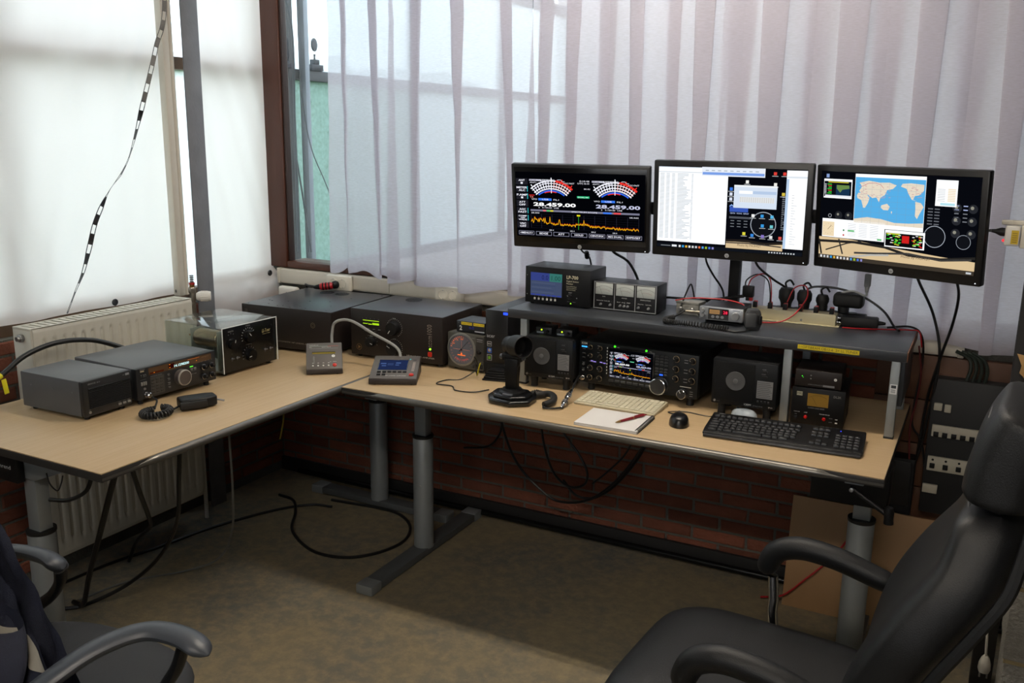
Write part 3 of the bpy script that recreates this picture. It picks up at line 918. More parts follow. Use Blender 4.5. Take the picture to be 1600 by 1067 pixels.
for k in range(6): c.text('S', .262 + k * .006, f_ + .089, .003, ink('a89070'), layer=3)
c.text('KENWOOD', .012, f_ + .098, .0035, GRY, wd=.02); c.rect(.013, f_ + .091, .028, f_ + .096, ink('8a7f6a'))
c.rect(.012, f_ + .065, .034, f_ + .0655, GRY)
c.rect(.05, f_ + .006, .105, f_ + .066, ink('34322f'), 1)
c.text('PROGRAM SCAN', .052, f_ + .0675, .0025, GRY, wd=.045)
for k in range(7): c.rect(.118, f_ + .018 + k * .0075, .128, f_ + .0192 + k * .0075, GRY)
for k in range(4): c.rect(.2, f_ + .012 + k * .012, .207, f_ + .0132 + k * .012, WHT)
c.rect(.2 + .012, f_ + .066, .222 + .004, f_ + .0692, emis('58d838', 1.6), 2)
for k in range(4): c.rect(.216 + (k % 2) * .013, f_ + .04 + (k // 2) * .012, .226 + (k % 2) * .013, f_ + .0412 + (k // 2) * .012, GRY)
for x, z in ((.262, .0735), (.277, .074), (.292, .0745), (.305, .0745)): c.text('AGC', x, f_ + z, .0022, GRY)
c.build('display_print', t, (0, -.0006, 0))
for i in range(3): button(t, .0155 + i * .008, f_ + .078, .0055, .008, mat('dark_button', '3a3a3a', .4), .004)
for i in range(3): button(t, .0155 + i * .008, f_ + .052, .0055, .012, mat('grey_button', '7d7b76'), .004)
for r_ in range(5):
    for q in range(3): button(t, .06 + q * .017, f_ + .014 + r_ * .0105, .011, .006, mat('key_dark', '26241f', .4), .0025)
for r_ in range(4): button(t, .123, f_ + .016 + r_ * .014, .01, .005, mat('dark_button', '3a3a3a'), .003)
for q in range(2): button(t, .218 + q * .015, f_ + .059, .010, .006, mat('grey_button', '7d7b76'), .003)
big = knob(t, .172, f_ + .042, .0275, .024, mat('brown_grey_knob', '4a4340', .45), ring=mat('pale_ring', 'b9b4ac', .35, metal=.5), n=36)
for x, z in ((.268, .056), (.302, .056), (.268, .022), (.302, .022)):
    k = knob(t, x, f_ + z, .010, .008, BLACKP, ring=CHROME)
    knob(k, 0, 0, .0065, .014, BLACKP, y=-.006, name='inner_knob', ang=110)
MB().lathe([(.004, 0), (.004, .003), (.0022, .003), (.0022, -.002), (0, -.002)], (.026, -.0002, f_ + .034), (0, -1, 0), n=16).build('headphone_jack', STEEL, t)
mj = MB().lathe([(.0095, 0), (.0095, .006), (.0075, .0065), (.0075, .012), (.009, .014), (.009, .022), (.006, .026), (0, .026)], (.028, -.0002, f_ + .015), (0, -1, 0), n=20).build('microphone_plug', CHROME, t)
feet(t, w_, d_, f_)
for k, y in enumerate((.08, .2)): MB().lathe([(.0022, 0), (.0016, .001), (0, .0012)], (-.0002, y, f_ + .09), (-1, 0, 0), n=8).build('screw', STEEL, t)

# hand microphone with its coiled cord on the desk
def coil_path(base, turns, r, per=10):
    """points of a helix wound round a smooth base path"""
    P = smooth_path(base, 40)
    out = []; up = Vector((0, 0, 1)); n = turns * per
    for i in range(n + 1):
        s = i / n * (len(P) - 1); k = min(int(s), len(P) - 2); q = P[k].lerp(P[k + 1], s - k)
        d = (P[k + 1] - P[k]).normalized()
        x = (up - up.dot(d) * d).normalized(); y = d.cross(x)
        a = 2 * pi * i / per
        out.append(q + r * (cos(a) * x + sin(a) * y))
    return out
t = thing('hand_microphone', 'black hand microphone with coiled cord lying on the left desk', 'microphone', (.44, -1.36, ZD))
hm = MB().prism([(-.024, -.045), (.024, -.045), (.028, -.02), (.026, .03), (.018, .05), (-.018, .05), (-.026, .03), (-.028, -.02)], 'z', .004, .034, .006, 3).build('microphone_body', BLACKP, t, (.030, .075, 0), (0, 0, R(-28)))
hm.scale = (1.25, 1.25, 1.1)
MB().box((-.006, -.048, .012), (.006, .02, .034), .003).build('talk_key', RUBBER, hm, (.026, 0, -.006))
MB().box((-.012, -.02, .029), (.012, .025, .0315), .001).build('grille', mat('mic_grille', '2a2a2a', .5), hm)
MB().tube([(0, .05, .015), (0, .062, .012), (.006, .07, .010)], .003, 8, 3).build('hanger_hook', STEEL, hm)
ring = []
for k in range(15):
    a = R(150 + 325 * k / 14)
    ring.append((-.002 + .038 * cos(a), -.060 + .042 * sin(a), .012 + .006 * k / 14))
MB().tube(coil_path(ring, 24, .0085, 10), .0042, 6, 0).build('coiled_cord', RUBBER, t)
MB().tube([(-.118, .02, .03), (-.09, .02, .02), (-.075, 0, .006), (-.055, -.02, .008), (-.036, -.036, .014)], .0032, 8).build('cord_end', RUBBER, t)
MB().tube([(.018, -.03, .018), (.022, -.015, .016), (.016, .0, .014), (.012, .02, .016), (.014, .03, .018)], .0033, 8).build('cord_end', RUBBER, t)

# ------------------------------------------------------------------ antenna tuner in a clear acrylic case
ACR = pane_mat('clear_acrylic', (.90, .93, .92), rough=.03)
ACRE = mat('acrylic_edge', 'dfe4e2', .25, var=.02)
t = thing('antenna_tuner', 'antenna tuner in a clear acrylic case with black knobs', 'tuner', (.277, -.972, ZD), 88)
w_, d_, h_, f_ = .275, .297, .171, .012
FBLK = mat('gloss_black_panel', '0c0c0d', .25, var=.1)
MB().box((.004, 0, f_), (w_ - .004, .004, f_ + h_ - .004), .0005).build('front_panel', FBLK, t)
MB().box((.004, .004, f_), (w_ - .004, d_ - .004, f_ + .006), .0005).build('base_plate', mat('alu_plate', '9c9c98', .4, metal=.6), t)
MB().box((0, -.003, f_ + h_ - .004), (w_, d_, f_ + h_), .0008).build('case_top', ACR, t)
for x in (0, w_ - .004):
    MB().box((x, -.003, f_), (x + .004, d_, f_ + h_ - .004), .0008).build('case_side', ACR, t)
MB().box((.004, d_ - .004, f_ + .006), (w_ - .004, d_, f_ + h_ - .004), .0008).build('case_back', ACR, t)
for a, b in (((-.001, -.0045, f_), (.0025, -.003, f_ + h_)), ((w_ - .0025, -.0045, f_), (w_ + .001, -.003, f_ + h_)), ((0, -.0045, f_ + h_ - .003), (w_, -.003, f_ + h_))):
    MB().box(a, b).build('case_edge', ACRE, t)
ri = MB().cyl((.045, .045, f_ + .115), (.045, .165, f_ + .115), .030, n=32)
ri = ri.build('roller_inductor', mat('coil_former', '6e5a45', .4, var=.2), t)
mb = MB()
hp = [(.045 + .0315 * cos(2 * pi * k / 16), .048 + .114 * k / (16 * 24), f_ + .115 + .0315 * sin(2 * pi * k / 16)) for k in range(16 * 24 + 1)]
mb.tube(hp, .0016, 5, 0).build('coil_winding', mat('silver_wire', 'b9a58a', .25, metal=.9), ri)
for y in (.036, .172):
    MB().box((.012, y - .003, f_ + .006), (.078, y + .003, f_ + .150), .002).build('coil_end_plate', mat('clear_end', '8b8f86', .3), ri)
MB().cyl((.045, .006, f_ + .115), (.045, .215, f_ + .115), .004, n=12).lathe([(.012, 0), (.012, .012)], (.045, .012, f_ + .115), (0, 1, 0), n=16).build('shaft', BRASS, ri)
for x0, cy in ((.16, .12), (.16, .22)):
    vc = MB().box((x0 - .04, cy - .045, f_ + .012), (x0 + .05, cy - .042, f_ + .10), .001).box((x0 - .04, cy + .042, f_ + .012), (x0 + .05, cy + .045, f_ + .10), .001).build('variable_capacitor', mat('alu_dull', '8d8c88', .4, metal=.7), t)
    for k in range(9):
        MB().lathe([(.032, 0), (.032, .0012)], (x0 + .005, cy - .036 + k * .009, f_ + .055), (0, 1, 0), n=20).build('capacitor_plate', mat('alu_dull', '8d8c88'), vc)
c = Canvas()
ticks(c, .045, f_ + .120, .022, .026, 3, 60, 120, .0012, GRY); c.text('INDUCTOR', .045, f_ + .150, .0045, GRY, wd=.026, al='c')
ticks(c, .13, f_ + .118, .030, .036, 13, 200, -20, .0012, WHT); c.text('ANTENNA', .13, f_ + .158, .0045, GRY, wd=.022, al='c')
ticks(c, .13, f_ + .048, .028, .034, 11, 200, -20, .0012, GRY); c.text('TRANSMITTER', .13, f_ + .086, .004, GRY, wd=.03, al='c')
c.text('LL-Tuner', .20, f_ + .120, .013, ink('c8b880'), wd=.042, shear=.15); c.text('Antenna Tuner', .202, f_ + .112, .005, ink('a89a70'), wd=.04)
for x in (.045, .07, .212, .24):
    z = .06 if x < .1 else .062
    c.text('|', x, f_ + z + .006, .003, GRY, al='c'); c.text('on', x, f_ + z - .02, .003, GRY, al='c')
c.build('lettering', t, (0, -.0006, 0))
knob(t, .045, f_ + .105, .021, .020, FBLK, 75)
knob(t, .13, f_ + .118, .026, .022, FBLK, 130)
knob(t, .13, f_ + .048, .024, .022, FBLK, 190)
for x in (.045, .07, .212, .24):
    z = f_ + (.048 if x < .1 else .052)
    MB().lathe([(.0045, 0), (.0045, .003), (.0016, .004), (.0022, .013), (0, .014)], (x, -.0002, z), (0, -1, .25), n=12).build('toggle_switch', STEEL, t)
feet(t, w_, d_, f_)

# ------------------------------------------------------------------ console with yellow display
CONS = mat('brown_grey_console', '57524e', .5, var=.06)
CONB = mat('brown_black_console', '2b2422', .5, var=.08)
def console(label, loc, rz, w, d, hf, hb, base):
    t = thing('control_console', label, 'console', loc, rz)
    MB().prism([(0, .003), (0, hf), (d, hb), (d, .003)], 'x', 0, w, .002).build('base', base, t)
    a = math.atan2(hb - hf, d)
    Lp = math.hypot(d, hb - hf)
    p = MB().box((.0015, .0015, 0), (w - .0015, Lp - .0015, .0022), .001).build('top_panel', CONS, t, (0, 0, hf), (a, 0, 0))
    for x in (.02, w - .02):
        MB().cyl((x, .015, 0), (x, .015, .005), .006, n=10).build('foot', RUBBER, t); MB().cyl((x, d - .015, 0), (x, d - .015, .005), .006, n=10).build('foot', RUBBER, t)
    return t, p, Lp
t, p_, L_ = console('small sloping console with yellow display and red button, grey cable', (.515, -.797, ZD), 39, .133, .115, .020, .095, CONB)
c = Canvas()
c.rect(.022, .078, .108, .089, ink('1c1a10')); c.rect(.0225, .078, .1075, .0855, mat('yellow_lcd', '6d5f14', .3, emit=.25), 2)
c.text('FORWARD kW', .012, .122, .003, WHT, wd=.034); c.text('REFLECTED W', .058, .111, .003, WHT, wd=.034)
c.rect(.012, .1175, .08, .1188, ink('9bb0a0')); c.rect(.08, .1175, .12, .1188, ink('c0504a')); c.rect(.014, .1055, .118, .1066, GRY)
c.text('SWR', .012, .111, .003, WHT)
c.text('acom2000A', .031, .03, .0065, GRY, wd=.036, vert=True)
c.disc(.1, .066, .0065, WHT, 2); c.text('A', .1, .0638, .0045, ink('333333'), al='c', layer=3)
for k in range(4): c.rect(.022 + .019 * k, .031, .028 + .019 * k, .0325, WHT)
c.text('OPR', .085, .035, .0025, WHT); c.text('OFF/ON', .098, .036, .0025, WHT)
c.build('panel_print', p_, (0, 0, .0024), (0, 0, 0))
for k in range(4): MB().lathe([(.0032, 0), (.003, .002), (0, .0022)], (.0245 + .019 * k, .018, .0022), n=12).build('key', mat('pale_key', 'c8c6c0', .4), p_)
MB().lathe([(.008, 0), (.0075, .003), (.006, .004), (0, .0042)], (.104, .019, .0022), n=20).build('power_button', mat('red_button', 'c02818', .35), p_)
MB().lathe([(.008, 0), (.008, .01), (.005, .02)], (.095, .1145, .07), (0, 1, 0), n=12).build('cable_gland', RUBBER, t)

t, p_, L_ = console('wide sloping console with blue lit screen and red button', (.790, -.788, ZD), 28, .172, .184, .022, .062, CONB)
c = Canvas()
c.rect(.022, .068, .131, .152, ink('14161c', .15)); c.rect(.025, .071, .128, .149, emis('2c3a66', .55), 2)
for x, y, w, h in ((.03, .115, .02, .01), (.035, .098, .016, .008), (.085, .12, .018, .01), (.084, .105, .014, .007), (.055, .118, .022, .003), (.055, .108, .022, .003)): c.rect(x, y, x + w, y + h, emis('5a76b4', .55), 3)
c.text('HF LINEAR AMPLIFIER', .058, .021, .0045, WHT, wd=.074)
c.rect(.147, .060, .157, .135, ink('8a8078')); c.text('acom', .154, .070, .005, ink('5a4a40'), vert=True, layer=3)
c.rect(.146, .148, .158, .1535, ink('101010'))
c.build('panel_print', p_, (0, 0, .0024), (0, 0, 0))
for k in range(6): MB().box((-.007, -.005, 0), (.007, .005, .004), .002).build('key', BLACKP, p_, (.032 + .0185 * k, .052, .0022))
for k in range(2): MB().box((-.007, -.005, 0), (.007, .005, .004), .002).build('key', BLACKP, p_, (.032 + .0185 * k, .030, .0022))
MB().lathe([(.009, 0), (.0085, .004), (.006, .005), (0, .0052)], (.150, .030, .0022), n=20).build('power_button', mat('red_button', 'c02818'), p_)
MB().lathe([(.004, 0), (.003, .002), (0, .002)], (.135, .156, .0022), n=10).build('indicator', mat('cyan_lens', '5fb0b8', .2), p_)

GCAB = mat('grey_cable', '8f8f8c', .45, var=.05)
tag(MB().tube([(.500, -.625, .85), (.486, -.605, .90), (.50, -.60, .945), (.56, -.585, .955), (.66, -.58, .915), (.76, -.575, .875), (.79, -.585, .84), (.792, -.60, .80)], .0055, 10).build('console_cable', GCAB), 'light grey cable arching between the two sloping consoles', 'cable')

# ------------------------------------------------------------------ the two brown-black amplifiers
AMP = mat('brown_black_cabinet', '221c1a', .42, spec=.3, var=.06, bump=.06, bscale=1300)
AMPT = mat('amp_lid', '34343a', .34, var=.05, bump=.06, bscale=1300)
def grille(par, x, y, z, r, m):
    g = MB().lathe([(r, 0), (r, .0012), (r * .93, .0016), (r * .93, 0.0002), (0, .0002)], (x, y, z), n=28).build('fan_grille', BLACK, par)
    for k in range(5):
        dx = (k - 2) * r * .36; hl = math.sqrt(max(0, r * r - dx * dx)) * .95
        MB().box((x + dx - .0012, y - hl, z), (x + dx + .0012, y + hl, z + .0018)).build('grille_bar', m, g)
def amplifier(label, loc, rz, w, d, h, f):
    t = thing('amplifier', label, 'amplifier', loc, rz)
    MB().box((0, .004, f), (w, d, f + h - .003), .002).build('cabinet', AMP, t)
    MB().box((0, 0, f), (w, .005, f + h), .0015).build('front_panel', AMP, t)
    MB().box((0, .004, f + h - .004), (w, d, f + h), .001).build('lid', AMPT, t)
    feet(t, w, d, f)
    return t
ta = amplifier('dark amplifier with twin fan vents standing against the corner', (-.027, -.551, ZD), 3.8, .442, .451, .168, .012)
for x in (.16, .24): grille(ta, x, .38, .1802, .032, BLACK)
for k, (x, y) in enumerate([(.02, .02), (.05, .12), (.07, .11), (.10, .05), (.16, .03), (.18, .04), (.23, .02), (.25, .06), (.30, .03), (.22, .17), (.30, .20), (.34, .30), (.42, .42), (.40, .03), (.14, .13), (.36, .12)]):
    MB().lathe([(.004, 0), (.003, .0012), (0, .0014)], (x, y, .1799), n=10).build('lid_screw', BLACK, ta)
c = Canvas(); c.text('AUTOMATIC HF LINEAR AMPLIFIER', .17, .036, .006, ink('9a8f84'), wd=.20); c.text('acom2000', .03, .10, .014, ink('5a524d'), wd=.06, vert=True)
c.disc(.355, .12, .011, ink('7a6a52'), 1, 24, .0095); c.disc(.355, .12, .006, ink('7a6a52'), 1, 16, .005); c.build('lettering', ta, (0, -.0006, 0))

tb = amplifier('dark amplifier with two large knobs and green lit display', (.473, -.470, ZD), 2.2, .420, .330, .186, .012)
grille(tb, .13, .27, .1982, .036, BLACK)
c = Canvas(); z0 = .012
def U(u): return u * .420
def Vv(v): return z0 + .186 * (1 - v)
c.rect(U(.135), Vv(.33), U(.325), Vv(.215), ink('060806'), 1)
LCD = emis('a8d820', 1.1)
c.rect(U(.14), Vv(.24), U(.32), Vv(.225), LCD, 2); c.rect(U(.14), Vv(.31), U(.19), Vv(.295), LCD, 2); c.rect(U(.2), Vv(.318), U(.24), Vv(.30), LCD, 2); c.rect(U(.245), Vv(.318), U(.32), Vv(.275), LCD, 2)
c.line([(U(.19), Vv(.30)), (U(.2), Vv(.28))], .001, LCD, 2)
for k in range(5): c.text('%d' % (k * 25), U(.135 + .045 * k), Vv(.195), .003, GRY, al='c')
for k in range(4): c.rect(U(.128 + .06 * k), Vv(.415), U(.155 + .06 * k), Vv(.405), GRY)
for k in range(3): c.rect(U(.16 + .05 * k), Vv(.47), U(.18 + .05 * k), Vv(.463), GRY)
c.text('TUNE', U(.488), Vv(.14), .004, WHT, al='c'); ticks(c, U(.488), Vv(.33), .034, .037, 21, 200, -60, .0012, WHT)
c.text('LOAD', U(.488), Vv(.575), .004, GRY, al='c'); ticks(c, U(.488), Vv(.765), .034, .037, 21, 200, -60, .0012, WHT)
c.text('BAND', U(.23), Vv(.575), .004, WHT, al='c'); ticks(c, U(.23), Vv(.69), .026, .030, 7, 150, -20, .0016, GRY)
c.text('acom1000', U(.89), Vv(.65), .021, ink('8f8378'), wd=.088, vert=True)
c.text('acom1000', U(.884), Vv(.645), .012, AMP, wd=.083, vert=True, layer=3)
c.text('HF+6 LINEAR AMPLIFIER', U(.62), Vv(.90), .006, ink('c8c2b8'), wd=.125)
c.text('ON', U(.875), Vv(.735), .003, GRY, al='c')
c.disc(U(.09), Vv(.83), .0125, ink('7a5c36'), 1, 24, .0108); c.disc(U(.09), Vv(.83), .008, ink('7a5c36'), 1, 3)
c.build('panel_print', tb, (0, -.0006, 0))
knob(tb, U(.488), Vv(.33), .029, .026, BLACKP, 235); knob(tb, U(.488), Vv(.765), .029, .026, BLACKP, 150); knob(tb, U(.23), Vv(.69), .021, .02, BLACKP, -20)
for k in range(4): MB().lathe([(.005, 0), (.0045, .003), (0, .0032)], (U(.145 + .055 * k), -.0002, Vv(.45)), (0, -1, 0), n=14).build('button', BLACKP, tb)
lampdot(tb, U(.872), Vv(.69), '98f030', .0045, 2.0)
button(tb, U(.872), Vv(.80), .017, .018, mat('red_button', 'c02818'), .006, name='power_switch')

# ------------------------------------------------------------------ rotator control with a lit compass dial
ROT = mat('warm_grey_case', '46453f', .5, var=.06)
t = thing('rotator_controller', 'grey rotator controller with an orange lit round compass dial', 'controller', (.905, -.436, ZD), -4)
w_, d_, h_, f_ = .165, .15, .136, .008
MB().box((0, .006, f_), (w_, d_, f_ + h_), .003).build('case', ROT, t)
MB().box((0, 0, f_), (w_, .008, f_ + h_), .006).build('front_panel', ROT, t)
dx, dz = .066, f_ + .074
dial = MB().lathe([(.062, 0), (.062, .003), (.057, .004), (.057, .0015), (0, .0015)], (dx, -.0002, dz), (0, -1, 0), n=40).build('dial', mat('dial_grey', '45464a', .3, emit=.0), t)
MB().lathe([(.0645, 0), (.0645, .004), (.058, .005), (.057, .002)], (dx, -.0002, dz), (0, -1, 0), n=40).build('dial_rim', mat('rim_metal', '8a8a86', .3, metal=.6), t)
c = Canvas(); OR = emis('ff7a3a', .9); PK = emis('e88a6a', .6)
c.disc(0, 0, .056, mat('dial_face', '56585f', .35, emit=.12), 1, 40)
c.rect(-.038, -.0005, .038, .0005, PK, 2); c.rect(-.0005, -.034, .0005, .034, PK, 2)
ticks(c, 0, 0, .044, .051, 10, 80, 170, .003, OR); ticks(c, 0, 0, .044, .051, 12, 190, 340, .0015, PK); ticks(c, 0, 0, .043, .05, 5, 10, 70, .0012, PK)
for a, tx in ((150, 'W'), (118, 'N'), (88, '330')): c.text(tx, .040 * cos(R(a)), .040 * sin(R(a)) - .003, .006, OR, al='c', layer=2)
c.rect(-.018, -.024, .018, -.020, OR, 2); c.disc(0, -.016, .004, OR, 3); ticks(c, 0, .012, .05, .056, 9, 240, 300, .003, emis('e84020', .9))
c.line([(-.012, -.01), (.03, .034)], .0024, ink('1a1a1c'), 4)
c.build('dial_print', t, (dx, -.0022, dz))
MB().lathe([(.0, 0), (.005, 0), (.004, .002), (0, .002)], (dx, -.0035, dz), (0, -1, 0), n=12).build('needle_hub', BLACKP, dial)
c = Canvas(); c.rect(.132, f_ + .04, .163, f_ + .13, ink('302f2c')); c.rect(.134, f_ + .120, .16, f_ + .1225, GRY, 2); c.rect(.134, f_ + .113, .16, f_ + .115, GRY, 2)
c.text('PRESET', .112, f_ + .122, .003, GRY); c.text('OFF', .12, f_ + .027, .003, GRY); c.build('lettering', t, (0, -.0006, 0))
knob(t, .146, f_ + .073, .008, .01, BLACKP, 60); MB().box((.133, -.006, f_ + .01), (.162, 0, f_ + .026), .002).build('paddle_switch', BLACKP, t); MB().box((.112, -.004, f_ + .008), (.124, 0, f_ + .022), .002).build('power_switch', CHAR, t)
feet(t, w_, d_, f_)

t = thing('antenna_switch', 'slim antenna switch box with a white numeral 2 and yellow labels', 'switch', (.938, -.425, ZD + .144), -2)
MB().box((0, 0, .003), (.125, .11, .045), .002).build('case', mat('navy_black_case', '1e2128', .45), t)
c = Canvas(); c.text('2', .014, .010, .017, WHT, bold=.03); c.rect(.022, .0315, .07, .042, YEL); c.rect(.076, .0315, .124, .042, YEL)
c.text('Acom 2000A', .0235, .0345, .005, ink('4a4208'), wd=.045); c.text('Acom 1000', .0775, .0345, .005, ink('4a4208'), wd=.045); c.rect(.082, .008, .125, .0125, ink('b8bcc2'))
c.text('HF', .008, .036, .003, GRY); c.build('lettering', t, (0, -.0006, 0))
for k in range(2): button(t, .063 + .012 * k, .022, .009, .009, mat('blue_button', '20246a', .35), .004)
for x in (.012, .113):
    for y in (.02, .09): MB().cyl((x, y, 0), (x, y, .004), .006, n=10).build('foot', RUBBER, t)

# ------------------------------------------------------------------ small computer tower
t = thing('computer_tower', 'slim black computer tower with stickers beside the rotator controller', 'computer', (1.080, -.452, ZD), 0)
MB().box((0, .008, .004), (.092, .33, .249), .003).build('case', mat('tower_side', '1c1d20', .4), t)
MB().box((-.001, 0, .004), (.093, .01, .250), .003).build('front_panel', mat('tower_front', '111113', .35), t)
c = Canvas(); c.text('acer', .006, .146, .014, ink('a9abad'), wd=.034)
c.frame(.008, .112, .026, .130, .0012, ink('b9bbbd')); c.rect(.009, .113, .025, .129, ink('18181a'), 1); c.text('HDMI', .017, .119, .004, WHT, wd=.013, al='c', layer=3)
c.rect(.008, .086, .027, .106, ink('1f4f9c')); c.disc(.0175, .097, .006, ink('d88a2a'), 2); c.disc(.019, .098, .004, ink('58b0e0'), 3)
c.frame(.007, .058, .027, .080, .0014, ink('b9bbbd')); c.rect(.0085, .0595, .0255, .0785, ink('18181a'), 1); c.rect(.012, .063, .022, .074, ink('6aa018'), 3)
c.build('stickers', t, (0, -.0006, 0))
MB().box((.074, -.001, .236), (.092, .001, .245), .0005).build('power_light', emis('2848ff', 2.2), t)
MB().box((.0, -.003, .004), (.092, .0, .050), .002).build('lower_grille', BLACKP, t)

# dongle pile and yellow tag in front of the tower
t = thing('card_reader', 'flat black card reader stack with a yellow tag beside the microphone', 'card reader', (1.11, -.53, ZD), 12)
for k in range(5): MB().box((.0 + .004 * k, .0 + .006 * k, .0005 + .0075 * k), (.088 - .003 * k, .062, .0065 + .0075 * k), .0015).build('card_slot', BLACKP, t)
MB().box((-.026, .004, .01), (-.0245, .018, .058), .0004).build('yellow_tag', mat('yellow_tag', 'e0d428', .5), t, rot=(0, R(14), 0))
tag(MB().tube([(1.08, -.515, .79), (1.065, -.51, .86), (1.072, -.50, .815), (1.04, -.56, .783), (1.0, -.60, .7835), (.995, -.66, .7835), (1.06, -.66, .7835), (1.10, -.70, .7835), (1.165, -.69, .7835), (1.2, -.64, .785)], .0022, 8).build('thin_lead', CABLE), 'thin black lead looping on the desk below the tower', 'cable')

# ------------------------------------------------------------------ desk microphone
t = thing('desk_microphone', 'black desk microphone with a round hooded head on a post', 'microphone', (1.325, -.705, ZD), 8)
GL = mat('gloss_black_plastic', '111214', .22, var=.1)
o8 = [(-.083, -.012), (-.06, -.062), (.02, -.085), (.078, -.05), (.083, .02), (.05, .062), (-.04, .068), (-.08, .035)]
MB().prism(o8, 'z', .002, .020, .006, 3).build('base', GL, t)
MB().prism([(x * .82, y * .82 + .003) for x, y in o8], 'z', .018, .031, .006, 3).build('base_top', GL, t)
MB().lathe([(.046, 0), (.045, .006), (.034, .010), (.032, .016)], (0, 0, .030), n=28).build('collar', BLACKP, t)
MB().box((-.018, -.052, .03), (.018, -.038, .037), .003).build('talk_bar', mat('lever_grey', '4a4d52', .3), t)
MB().prism([(-.021, .04), (.021, .04), (.0185, .115), (.024, .128), (.024, .15), (-.024, .15), (-.024, .128), (-.0185, .115)], 'y', -.016, .016, .004).build('post', BLACKP, t)
MB().box((-.036, -.012, .138), (.036, .012, .166), .006).build('yoke', BLACKP, t)
for s in (-1, 1): MB().lathe([(.009, 0), (.009, .008), (.006, .011), (0, .011)], (s * .034, 0, .152), (s, 0, 0), n=16).build('yoke_knob', mat('lever_grey', '4a4d52'), t)
ax = Vector((.78, -.60, .10)).normalized()
hc = Vector((.012, 0, .192))
MB().lathe([(.0, -.055), (.022, -.054), (.029, -.046), (.030, -.016), (.036, -.008), (.0375, .0), (.0375, .046), (.036, .048), (.034, .047), (.033, .0), (.0, -.004)], hc, ax, n=36).build('head', BLACKP, t)
MB().lathe([(.0332, .004), (.02, .010), (0, .012)], hc, ax, n=28).build('head_foam', mat('foam_black', '060606', .95, bump=.6, bscale=900), t)
# its thick cord to the radio, with the chrome inline connector
t = thing('microphone_cord', 'black microphone cord with chrome connectors running to the large radio', 'cord', (0, 0, 0))
MB().tube([(1.385, -.65, .795), (1.405, -.628, .795), (1.43, -.63, .80), (1.458, -.655, .80), (1.468, -.69, .795), (1.455, -.725, .79)], .0115, 12).build('cord_sleeve', RUBBER, t)
MB().tube(coil_path([(1.36, -.63, .79), (1.375, -.625, .797), (1.40, -.628, .797)], 7, .0085), .002, 6, 0).build('cord_coil', RUBBER, t)
MB().tube([(1.455, -.725, .79), (1.462, -.742, .7865), (1.49, -.735, .786), (1.517, -.71, .787)], .0035, 8).build('thin_cord', CABLE, t)
q0, q1 = Vector((1.513, -.715, .787)), Vector((1.500, -.585, .825))
dq = (q1 - q0).normalized()
cn = MB().lathe([(.004, 0), (.0055, .004), (.0055, .02), (.0085, .022), (.0085, .045), (.0065, .047), (.0065, .06), (.0095, .062), (.0095, .085), (.006, .088), (.006, .11), (.004, .112)], q0, dq, n=20).build('inline_connector', CHROME, t)
for s in (.03, .038, .07, .078): MB().lathe([(.0098, 0), (.0098, .003)], q0 + dq * s, dq, n=20).build('connector_ring', STEEL, cn)
MB().tube([q0 + dq * .11, (1.492, -.555, .832), (1.480, -.50, .838), (1.478, -.483, .835)], .004, 8).build('plug_lead', CABLE, t)

